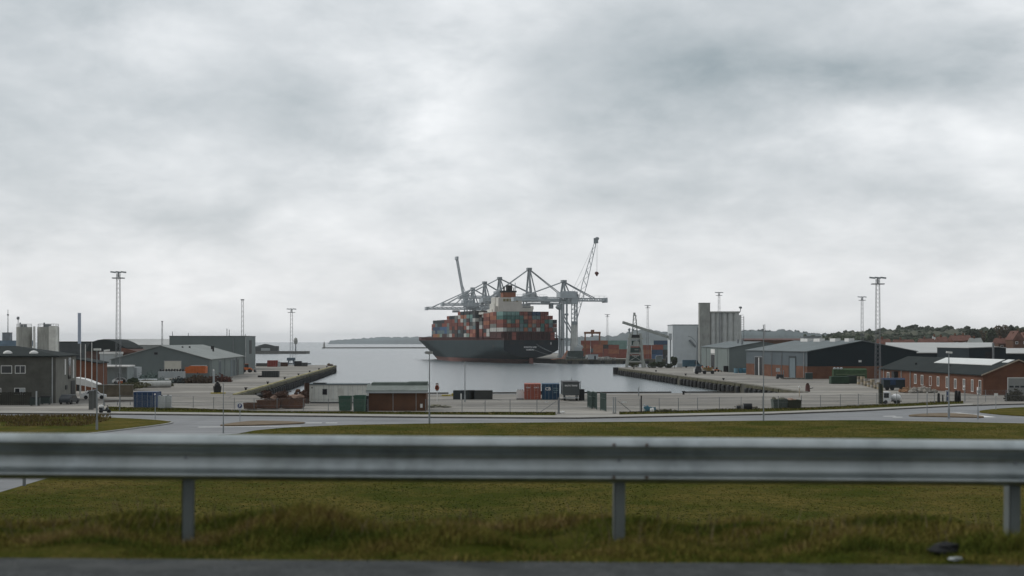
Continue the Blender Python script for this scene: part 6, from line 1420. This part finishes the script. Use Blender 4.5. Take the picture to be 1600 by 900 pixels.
# left quay
t, W_, h = yard_box(417.5,433,563,573,mat('signal_red', (.24,.035,.025), .6, .15),'bright red container at the back of the left quay',2.4, name='red_container')
t = thing('white_cube', 'small white box right of the red container on the left quay', 'box', G(434,573)); MB().box(0,.9,0,1,0,1.9).build('body', PALE, t); MB().box(-.04,.94,-.04,1,1.9,1.96).build('lid', STEEL, t)
for k,(x0,x1,h_,m,lab) in enumerate(((438,449,1.6,RUSTD,'low rusty-dark crate right of the white box on the left quay'),(460,471,2.1,DARK,'tall black crate, left quay, right of the mast foot'),(471,480,1.5,mat('crate_dark',(.05,.055,.055)),'last dark crate in the row at the back of the left quay'),(400,417,1.3,mat('crate_grey',(.08,.085,.085)),'low dark pallets left of the red container'))):
    a = G(x0,572.5); t = thing('quay_crate', lab, 'crate', a); W_ = (x1-x0)*a.y/F; MB().box(0,W_,0,1.5,.12,h_).build('body', m, t); MB().box(0,W_,-.05,1.5,0,.12).build('pallet', TIMBER, t)
a = G(409,589.5); t = thing('dark_box', 'long low black tank box lying on the left quay', 'tank box', a); MB().box(0,4.6,0,2,.15,1.75).build('body', mat('box_black', (.035,.04,.04), .7, .2), t)
for k in range(9): MB().box(.25+k*.5,.32+k*.5,-.05,0,.2,1.7).build('rib', mat('rib_grey', (.08,.09,.09)), t)
MB().box(.1,4.5,.1,1.9,0,.15).build('skid', DARK, t); MB().box(-1.2,-.1,.5,1.5,0,.5).build('side_skid', DARK, t)
t = thing('rock_lump', 'brown boulders at the tip of the left quay', 'boulders', G(514,572)); MB().lump(0,0,.5,.7,.6,.7,.3).lump(1.1,.3,.4,.6,.5,.6,.3).lump(.6,.2,.3,.6,.5,.5,.3).build('stone', mat('brown_stone', (.12,.09,.06)), t)
a = G(333,615); t = thing('mooring_stump', 'black bulky mooring stump on a yellow base near the left basin corner', 'mooring stump', a); MB().box(-.4,2.2,-.4,1,0,.22).build('base', YELL, t); MB().cyl((.75,.3,.22),(.75,.3,1.4),.68,10,.8).lump(.75,.3,1.55,.62,.6,.45,.12).lump(.75,.3,2.0,.32,.3,.3,.1).build('stump', BLACK, t)
# bollards on the quays
BO = [None]; bpos = []
def bollard_proto():
    t = thing('mooring_bollard', 'small dark mooring bollard on the edge of the left quay', 'bollard', (0,0,0), 0, 'bollards along the left quay edge'); MB().cyl((0,0,0),(0,0,.5),.2,8).cyl((0,0,.5),(0,0,.66),.34,8).build('post', BLACK, t); return t
bp = bollard_proto(); used = [False]
for k, q in enumerate((.06,.2,.34,.48,.62,.76,.9)):
    p = Vector((-52.7,270,0)).lerp(Vector((-71.2,562,0)), q); place(bp, used, (p.x,p.y,GZ+.0), 0, f'small dark mooring bollard on the left quay edge, {nth(k)} from the basin corner')
for k, q in enumerate((.15,.4,.65,.88)):
    p = Vector((55.6,330,0)).lerp(Vector((41.5,528,0)), q); place(bp, used, (p.x,p.y,GZ), 0, f'small dark mooring bollard on the right quay edge, {nth(k)} from the basin corner', 'bollards along the right quay edge')
for px in (1068,845): place(bp, used, G(px,616.5), 0, 'yellow-topped bollard on the near quay edge ' + ('right of the gate' if px > 900 else 'behind the red container'), 'bollards along the near quay edge')
# fenders
FL = {}
fp = thing('timber_fender', 'dark timber fender on the side of the left quay wall', 'fender', (0,0,0), 0, 'timber fenders along the left quay wall')
MB().box(-.2,.75,-1.1,1.1,.05,GZ-.7).build('pile', BLACK, fp, bev=.3); MB().box(-.02,.3,-2.3,2.3,GZ-.62,GZ-.02).build('cap_rail', mat('mossy_timber', (.105,.10,.062), .95, .4, .7, dirt=.6), fp)
used = [False]
def fenders(A, B_, step, flip, label, group, off):
    A = Vector(A); B_ = Vector(B_); d = (B_-A).normalized(); n = int((B_-A).length/step); ang = math.atan2(d.y,d.x)-math.pi/2
    for i in range(n):
        p = A+d*(step*(i+.5)+random.uniform(-.5,.5)); rz = ang if not flip else ang+math.pi; o = place(fp, used, (p.x,p.y,0), rz, label, group, (1,random.uniform(.75,1.1),random.uniform(.93,1.0))); FL.setdefault(label, []).append(o)
fenders((-51,264),(-61,420),5.2,False,'dark timber fender on the side of the left quay wall','timber fenders along the left quay wall',0)
fenders((-61,420),(-70,565),5.2,False,'dark timber fender on the side of the left quay wall','timber fenders along the left quay wall',0)
fenders((57,278),(54,335),4.8,True,'dark timber fender on the side of the right quay wall','timber fenders along the right quay wall',0)
fenders((54,335),(48,411),4.8,True,'dark timber fender on the side of the right quay wall','timber fenders along the right quay wall',0)
fenders((48,411),(39.5,529),4.8,True,'dark timber fender on the side of the right quay wall','timber fenders along the right quay wall',0)
for lab, os_ in FL.items():
    for k, o in enumerate(reversed(os_)): o['label'] = f"{nth(k)} dark timber fender from the tip of the {'left' if 'left' in lab else 'right'} quay wall"
A = Vector((32,781.9)); 
for i in range(13):
    place(fp, used, (A.x+i*6,A.y+.0,0), -math.pi/2, f'{nth(i)} dark timber fender right of the ship stern on the terminal quay wall', 'timber fenders along the terminal quay wall')
for (x,y,lab) in ((-71,566,'round black rubber fender on the tip of the left quay'),(38.6,529.5,'round black rubber fender on the tip of the right pier')):
    t = thing('rubber_fender', lab, 'fender', (x,y,0)); MB().cyl((0,0,.2),(0,0,GZ+.2),1.0,14).build('drum', BLACK, t); MB().cyl((0,0,GZ+.2),(0,0,GZ+.28),.5,10).build('cap', STEEL, t)
# right pier things
van(1067, 574.5, GZ, 0, mat('tarp_blue', (.05,.11,.15), .7, .2), 'blue-green tarped truck left of the pale green-grey shed', 7.5, 2.9, 2.3, True, 'tarp_truck', 'truck')
t = thing('container_dolly', 'pale crate on the right pier between the dark tree and the blue truck', 'crate', G(1058,574)); MB().box(0,2.2,0,1.6,.1,1.5).build('body', PALE, t); MB().box(0,2.2,0,1.6,0,.1).build('pallet', DARK, t)
van(1073, 573, GZ, 0, VAND, 'dark car parked behind the blue-green truck', 4.4,1.45,1.8,False,'parked_car','car')
for k,(px,h_,lab) in enumerate(((1025,4.2,'grey machinery block behind the low shrubs, left one'),(1041,4.0,'blue-dark machinery block behind the low shrubs, right one'))):
    a = G(px,567); t = thing('machinery_block', lab, 'machinery', a); MB().box(0,2.8,0,2,0,h_*.75).build('body', mat(('net_grey','crate_dark')[k],(.1,.1,.1)), t)
    for j in range(5): MB().lump(.3+j*.6,0,h_*.75,.3,.4,.4,.3).build('part', STEEL, t)
def loaded_truck():
    a = G(1085,584.5); sc = a.y/F; t = thing('timber_truck', 'tractor with a low trailer loaded with yellow-brown timber on the right quay', 'truck', a)
    MB().prismy([(.2,.4),(2.0,.4),(2.2,1.2),(1.9,2.4),(.6,2.4),(.2,1.3)],0,2).build('cab', VAND, t); MB().box(.0,.3,.2,1.8,.6,1.7).build('grille', WHITE, t); MB().prismy([(.5,1.35),(1.8,1.35),(1.7,2.2),(.75,2.2)],-.02,2.02).build('side_window', GLASS, t)
    MB().box(2.2,6.4,0,2,.7,1.0).build('bed', DARK, t); b = MB(); r = random.Random(3)
    for k in range(26): x = r.uniform(2.3,4.4); y = r.uniform(.1,1.9); z = r.uniform(1.05,1.9); b.beam((x,y,z),(x+r.uniform(1.2,2.0),y+r.uniform(-.1,.1),z+r.uniform(-.1,.15)),.2,.16)
    b.build('timber_load', mat('yellow_timber', (.30,.20,.08), .9, .3), t); b = MB()
    for k in range(6): MB().lump(2.6+k*.6,1,2.15,.25,.3,.3,.3).build('load_piece', (ORANGE, PALE, RUSTD)[k%3], t)
    for x in (.8,3.2,5.6):
        for y in (-.05,1.75): MB().cyl((x,y,.42),(x,y+.3,.42),.42,12).build('wheel', BLACK, t)
loaded_truck()
tractor(1116, 581, ORANGE, 'small orange loader behind the timber truck on the right quay', 0, .5)
for k,(px,m,lab,cat,wd,h_) in enumerate(((1131,DARK,'black box at the corner of the pale green-grey shed','box',1.4,2.0),(1259,mat('bin_dark_green',(.03,.05,.05)),'dark green bin at the corner of the navy shed','bin',1.8,1.7))):
    a = G(px,581.5 if k == 0 else 593); t = thing('dark_bin' if k else 'black_box', lab, cat, a); MB().box(0,wd,0,1.2,.1,h_).build('body', m, t); MB().box(-.05,wd+.05,-.05,1.25,h_,h_+.08).build('lid', STEEL, t)
BT = mat('blue_tank', (.04,.14,.20), .5, .15)
for k,(px,wp) in enumerate(((1147,7),(1154.5,7))):
    a = G(px,583); sc = a.y/F; t = thing('blue_drum', f'upright pale blue drum, the {("left","right")[k]} of two before the pale shed', 'drum', a); MB().cyl((wp*sc/2,.6,0),(wp*sc/2,.6,1.5),.68,14).build('shell', (mat('pale_blue', (.13,.24,.30)), BT)[k], t); MB().cyl((wp*sc/2,.6,1.5),(wp*sc/2,.6,1.6),.4,10).build('lid', DARK, t)
t = thing('blue_sheeted_load', 'long blue-sheeted load right of the blue drums', 'sheeted load', G(1161,583)); MB().prismx([(0,0),(1.6,0),(1.4,1.3),(.8,1.5),(.2,1.3)],0,2.2).lump(2.6,.8,.5,.7,.7,.6,.2).build('sheet', BT, t)
def shunter():
    a = G(1213,592); t = thing('yard_machine', 'dark small forklift with a white sign board before the navy shed', 'forklift', a); MB().prismy([(.1,.3),(1.9,.3),(1.9,1.1),(1.2,1.2),(.1,1.2)],0,1.2).build('body', VAND, t); MB().box(.3,1.3,.1,1.1,2.0,2.1).build('cab_roof', STEEL, t)
    for x in (.35,1.2): MB().beam((x,.1,1.1),(x,.1,2.0),.08).build('cab_pillar', STEEL, t)
    for x in (1.95,): MB().box(x,x+.12,.2,.35,.1,2.3).box(x,x+.12,.85,1.0,.1,2.3).box(x,x+.12,.2,1.0,2.2,2.3).build('mast', STEEL, t)
    MB().box(2.0,2.9,.3,.9,.15,.22).build('fork', STEEL, t); MB().box(-.1,.9,-.08,-.02,1.9,2.9).build('sign_board', PALE, t)
    for x in (.4,1.6):
        for y in (-.05,1.0): MB().cyl((x,y,.3),(x,y+.22,.3),.3,10).build('wheel', BLACK, t)
shunter()
t = thing('pallet_row', 'row of low pallets along the navy shed wall right of the forklift', 'pallets', G(1222,592.5)); b = MB(); [b.box(k*1.3,k*1.3+1.1,0,1,0,.35) for k in range(5)]; b.box(0,6.4,.3,.4,.35,.38); b.build('boards', mat('pallet_grey', (.17,.16,.14)), t)
t = thing('red_hydrant', 'dark rust-red machine with a lever by the end of the right basin', 'winch', G(1258,612)); MB().cyl((.5,0,0),(.5,0,1.3),.5,10,.42).build('drum', mat('winch_red', (.09,.04,.035)), t); MB().lump(.5,0,1.45,.35,.35,.3).build('top', RUSTD, t); MB().cyl((.8,0,.6),(1.6,0,.75),.08,6).build('lever', DARK, t); t.name = 'quay_winch'
t = thing('white_marker', 'post with a white round top at the corner of the right basin', 'post', G(1249,620)); MB().cyl((0,0,0),(0,0,1.7),.06,6).build('shaft', WOODP, t); MB().lump(0,0,1.75,.22,.2,.24,.1).build('top', WHITE, t)
# green skips and pallets by navy shed
GB = mat('deep_green', (.018,.045,.025), .7, .2, .6); GB2 = mat('moss_green', (.04,.075,.035), .9, .3, 1)
t = thing('green_container', 'long dark green container lying before the navy shed brick base', 'container', G(1299,600)); sc = G(1299,600).y/F
MB().box(0,28*sc,0,2.4,.1,1.75).build('body', GB, t)
for k in range(7): MB().box(.25+k*.6,.35+k*.6,-.05,0,.15,1.7).build('rib', GB, t)
MB().box(0,28*sc,0,2.4,0,.1).build('skid', DARK, t)
t = thing('green_bin', 'dark green bin right of the long green container', 'bin', G(1327,600)); MB().box(0,1.9,0,2.2,.1,1.8).build('body', mat('very_dark_green', (.012,.025,.018)), t); MB().box(-.04,1.94,-.04,2.2,1.8,1.88).build('lid', DARK, t)
t = thing('sheeted_stack', 'mossy green sheeted stack behind the long green container', 'sheeted stack', G(1303,593)); MB().prismx([(0,0),(2.4,0),(2.2,2.5),(1.2,2.9),(.2,2.5)],0,8.6).build('sheet', GB2, t); MB().box(.5,8.2,-.06,.0,1.2,1.5).build('strap', mat('strap_green', (.09,.13,.07)), t)
for k in range(3): MB().lump(.2+k*.9,.3,2.9,.4,.4,.3,.2).build('bale', PALE, t)
for k in range(7):
    px = 1341+k*5.2; a = G(px, 601+k*1.3); t = thing('crate_stack', f'{ORD[k]} pale crate stack from the left in the row running from the green bin', 'crate stack', a, .1, 'pale crate stacks beside the green bin')
    hh = (1.9,2.0,1.7,1.4,1.8,1.2,1.5)[k]
    for j in range(3): MB().box(0,.75,0,.9,j*hh/3+.06,(j+1)*hh/3).build('crate', (WOODP, BARK2, TIMBER)[(k+j)%3], t)
t = thing('blue_lorry', 'dark blue tarped lorry body parked by the red brick workshop', 'lorry', G(1381,610)); BLU = mat('lorry_blue', (.012,.035,.085), .5, .2)
MB().box(0,4.3,0,2.4,.5,2.15).build('body', mat('lorry_dark', (.012,.022,.028), .6), t); MB().prismx([(-.05,2.15),(2.45,2.15),(1.9,2.5),(.5,2.5)],-.05,4.35).build('tarp', BLU, t); MB().box(1.3,2.4,-.04,0,1.1,2.1).build('side_panel', BLU, t)
for x in (.7,1.7,3.6): MB().cyl((x,-.03,.42),(x,.25,.42),.42,12).build('wheel', BLACK, t)
t = thing('dark_truck', 'black high-sided truck standing behind the blue lorry', 'truck', G(1397,604)); MB().box(0,2.4,0,2.2,.6,3.3).build('body', DARK, t); MB().prismy([(2.5,.6),(7,.6),(7,1.5),(5.6,1.7),(2.5,1.7)],0,2.2).build('bed', mat('bed_dark', (.03,.035,.035)), t)
for x in (.6,3.4,6.2): MB().cyl((x,-.03,.45),(x,.25,.45),.45,12).build('wheel', BLACK, t)
t = thing('white_signboard', 'white board with a dark stripe leaning at the brick workshop wall', 'sign board', G(1414.5,601)); MB().box(0,.75,0,.08,.6,2.7).build('board', WHITE, t); MB().box(.32,.42,-.02,0,1.0,2.2).build('stripe', STEEL, t); MB().box(.33,.41,0,.08,0,.6).build('post', STEEL, t)
t = thing('white_bale', 'white wrapped bale on the blue lorry side', 'bale', G(1408,603.5)); MB().lump(.9,0,1.7,1.1,.6,.32,.12,9,4).build('wrap', WHITE, t); MB().box(.2,1.8,-.4,.4,0,1.45).build('pallets', TIMBER, t)
heap('gravel_heap', 1412, 1432, 614, 1.5, 2.5, mat('orange_gravel', (.24,.14,.08), .95, .3, 2), 'orange-grey rubble heap, left end of the gravel pile', 'heap', 30, 11, .45)
heap('gravel_heap', 1424, 1466, 614.5, 1.75, 3, BARK2, 'long pale grey gravel pile before the brick workshop', 'heap', 80, 12, .45)
# white van front
def white_van():
    a = G(1379,631); sc = a.y/F; t = thing('white_flatbed', 'white flatbed truck with a square cab and white tank parked behind the fence', 'truck', a); 
    MB().prismy([(0,.35),(1.35,.35),(1.4,1.3),(1.3,1.9),(.05,1.9)],0,1.8).build('cab', VANW, t, bev=.04); MB().box(.22,1.0,-.03,0,.95,1.7).build('side_window', GLASS, t)
    MB().box(1.35,3.1,.1,1.7,.35,.5).build('bed', DARK, t); MB().lump(2.35,.9,.95,.85,.8,.62,.03,12,8).build('tank', VANW, t, smooth=True)
    for x in (.5,2.5):
        for y in (0,1.6): MB().cyl((x,y-.02,.3),(x,y+.2,.3),.3,12).build('wheel', BLACK, t)
white_van()
t = thing('dark_locker', 'tall dark locker left of the white flatbed truck', 'locker', G(1374,631)); MB().box(0,.45,0,.6,0,3.2).build('body', mat('locker_green', (.03,.035,.025)), t); MB().box(.46,.6,0,.5,0,3.0).build('side_pole', mat('olive', (.10,.10,.05)), t)
# junk skips on near yard
skip(1208,1231,624,639.5,mat('skip_grey_green', (.075,.095,.085), .8, .2, .6, dirt=.4),'grey-green open skip, left of two behind the fence at right',2,'skip',mat('skip_junk',(.09,.09,.06)))
skip(1231,1252,625,639.5,mat('skip_dark_olive', (.04,.045,.03), .8, .2, .6, dirt=.4),'dark olive open skip, right of two behind the fence at right',2,'skip',MATS['pink_scrap'])
for (px,yb,w,h_,lab) in ((1168,641,1.2,1.0,'small black drum lying in the weeds'),(1154,641,.6,.7,'tiny black bucket beside the small black drum')):
    t = thing('black_drum', lab, 'drum', G(px,yb)); MB().cyl((-w/2,0,h_*.5),(w/2,0,h_*.5),h_*.5,12).build('shell', DARK, t); MB().cyl((-w/2-.03,0,h_*.5),(-w/2,0,h_*.5),h_*.42,12).build('lid', STEEL, t)
heap('rubble_heap', 1150, 1182, 638, 1.0, 2, mat('pale_rubble2', (.27,.25,.22), .95, .25, 1.5), 'faint pale rubble heap behind the fence left of the skips', 'heap', 26, 14, .4)
heap('blue_bags', 1008, 1021, 644, 1.0, .8, mat('bag_blue', (.06,.20,.27), .5, .3, 1.5), 'pile of blue plastic bags at the fence right of the gate', 'bags', 12, 15, .28)
t = thing('white_bag', 'white plastic bag on the pile of blue bags', 'bag', G(1019,645)); MB().lump(0,0,.35,.35,.3,.35,.2).build('bag_body', WHITE, t); t = thing('white_bag', 'white bag left of the blue bags by the black post', 'bag', G(1007,642)); MB().lump(0,0,.5,.3,.3,.5,.2).build('bag_body', PALE, t)
heap('earth_mound', 1020, 1064, 645, .75, 1.2, mat('mossy_earth', (.06,.06,.03), .95, .3), 'low mossy earth mound along the fence right of the blue bags', 'mound', 36, 16, .45)
heap('earth_mound', 664, 700, 637, .5, 3, mat('mossy_pale', (.15,.145,.10), .95, .3), 'flat mossy patch mound in the yard right of the brown shed', 'mound', 26, 17, .7)
# right: bollards and charging post
for k,(px,yb,w,h_) in enumerate(((1466.5,630,.24,1.5),(1473,629,.14,1.2),(1494,629,.30,1.8),(1499,629,.26,1.75))):
    t = thing('black_bollard', f'{ORD[k]} black bollard from the left in the row near the right traffic island', 'bollard', G(px,yb)); MB().cyl((0,0,0),(0,0,h_),w,10,w*.8).build('post', BLACK, t); MB().lump(0,0,h_,w*.8,w*.8,w*.6,.02).build('cap', BLACK, t)
t = thing('charging_post', 'white and blue service post left of the black bollards', 'service post', G(1480,629)); MB().box(-.25,.25,-.15,.15,0,2.0).build('body', PALE, t); MB().box(-.2,.2,-.17,-.15,1.2,1.8).build('screen', SBL, t); MB().box(-.18,.12,-.18,-.15,.3,.9).build('panel', SBL, t)
for k,(px,yt,yb,lab) in enumerate(((1506.5,604,628,'pole with a white globe lamp by the workshop windows'),(1448.5,614,650,'plain thin pole at the left of the right traffic island'))):
    a = G(px,yb); t = thing('thin_pole', lab, 'pole', a); hh = (yb-yt)*a.y/F; MB().cyl((0,0,0),(0,0,hh),.05,6).build('shaft', LP, t); MB().lump(0,0,hh,.2 if k == 0 else .08,.2 if k == 0 else .08,.2 if k == 0 else .08,.03).build('globe', WHITE, t)
heap('dry_bush_heap', 1575, 1600, 627, 2.2, 1.5, mat('bramble', (.05,.048,.035), .95, .4, 2), 'tangled dark bramble heap before the garage door at far right', 'bramble', 40, 18, .35)
Y = 1410; t = thing('pier_shed', 'long low dark shed with a humped roof on the far pier beyond the grey block', 'shed', (X(392,Y),Y,2.6)); sc = Y/F
MB().prismy([(0,0),(42*sc,0),(42*sc,5),(20*sc,5.2),(0,4.4)],0,8).build('wall', mat('far_dark_wall', (.05,.06,.06)), t); MB().prismy([(8*sc,5.0),(36*sc,5.1),(28*sc,6.4),(22*sc,7.2),(17*sc,6.4)],0,8).build('roof', mat('far_dark_roof', (.045,.055,.055)), t)
MB().box(16*sc,30*sc,-.2,0,.4,3).build('pale_front', PALE, t)
# ------------------------------------------------------------------ haze
HB = MB().box(-9100, 9100, -500, 15100, -5, 82)
hz = bpy.data.materials.new('haze_air'); hz.use_nodes = True; _t = hz.node_tree; _t.nodes.clear(); _o = N(_t,'ShaderNodeOutputMaterial'); _v = N(_t,'ShaderNodeVolumePrincipled')
_v.inputs['Color'].default_value = (.96,.98,1,1); _v.inputs['Density'].default_value = .00006; _v.inputs['Anisotropy'].default_value = .0; _t.links.new(_v.outputs[0], _o.inputs['Volume'])
tag(HB.build('haze', hz), kind='stuff')
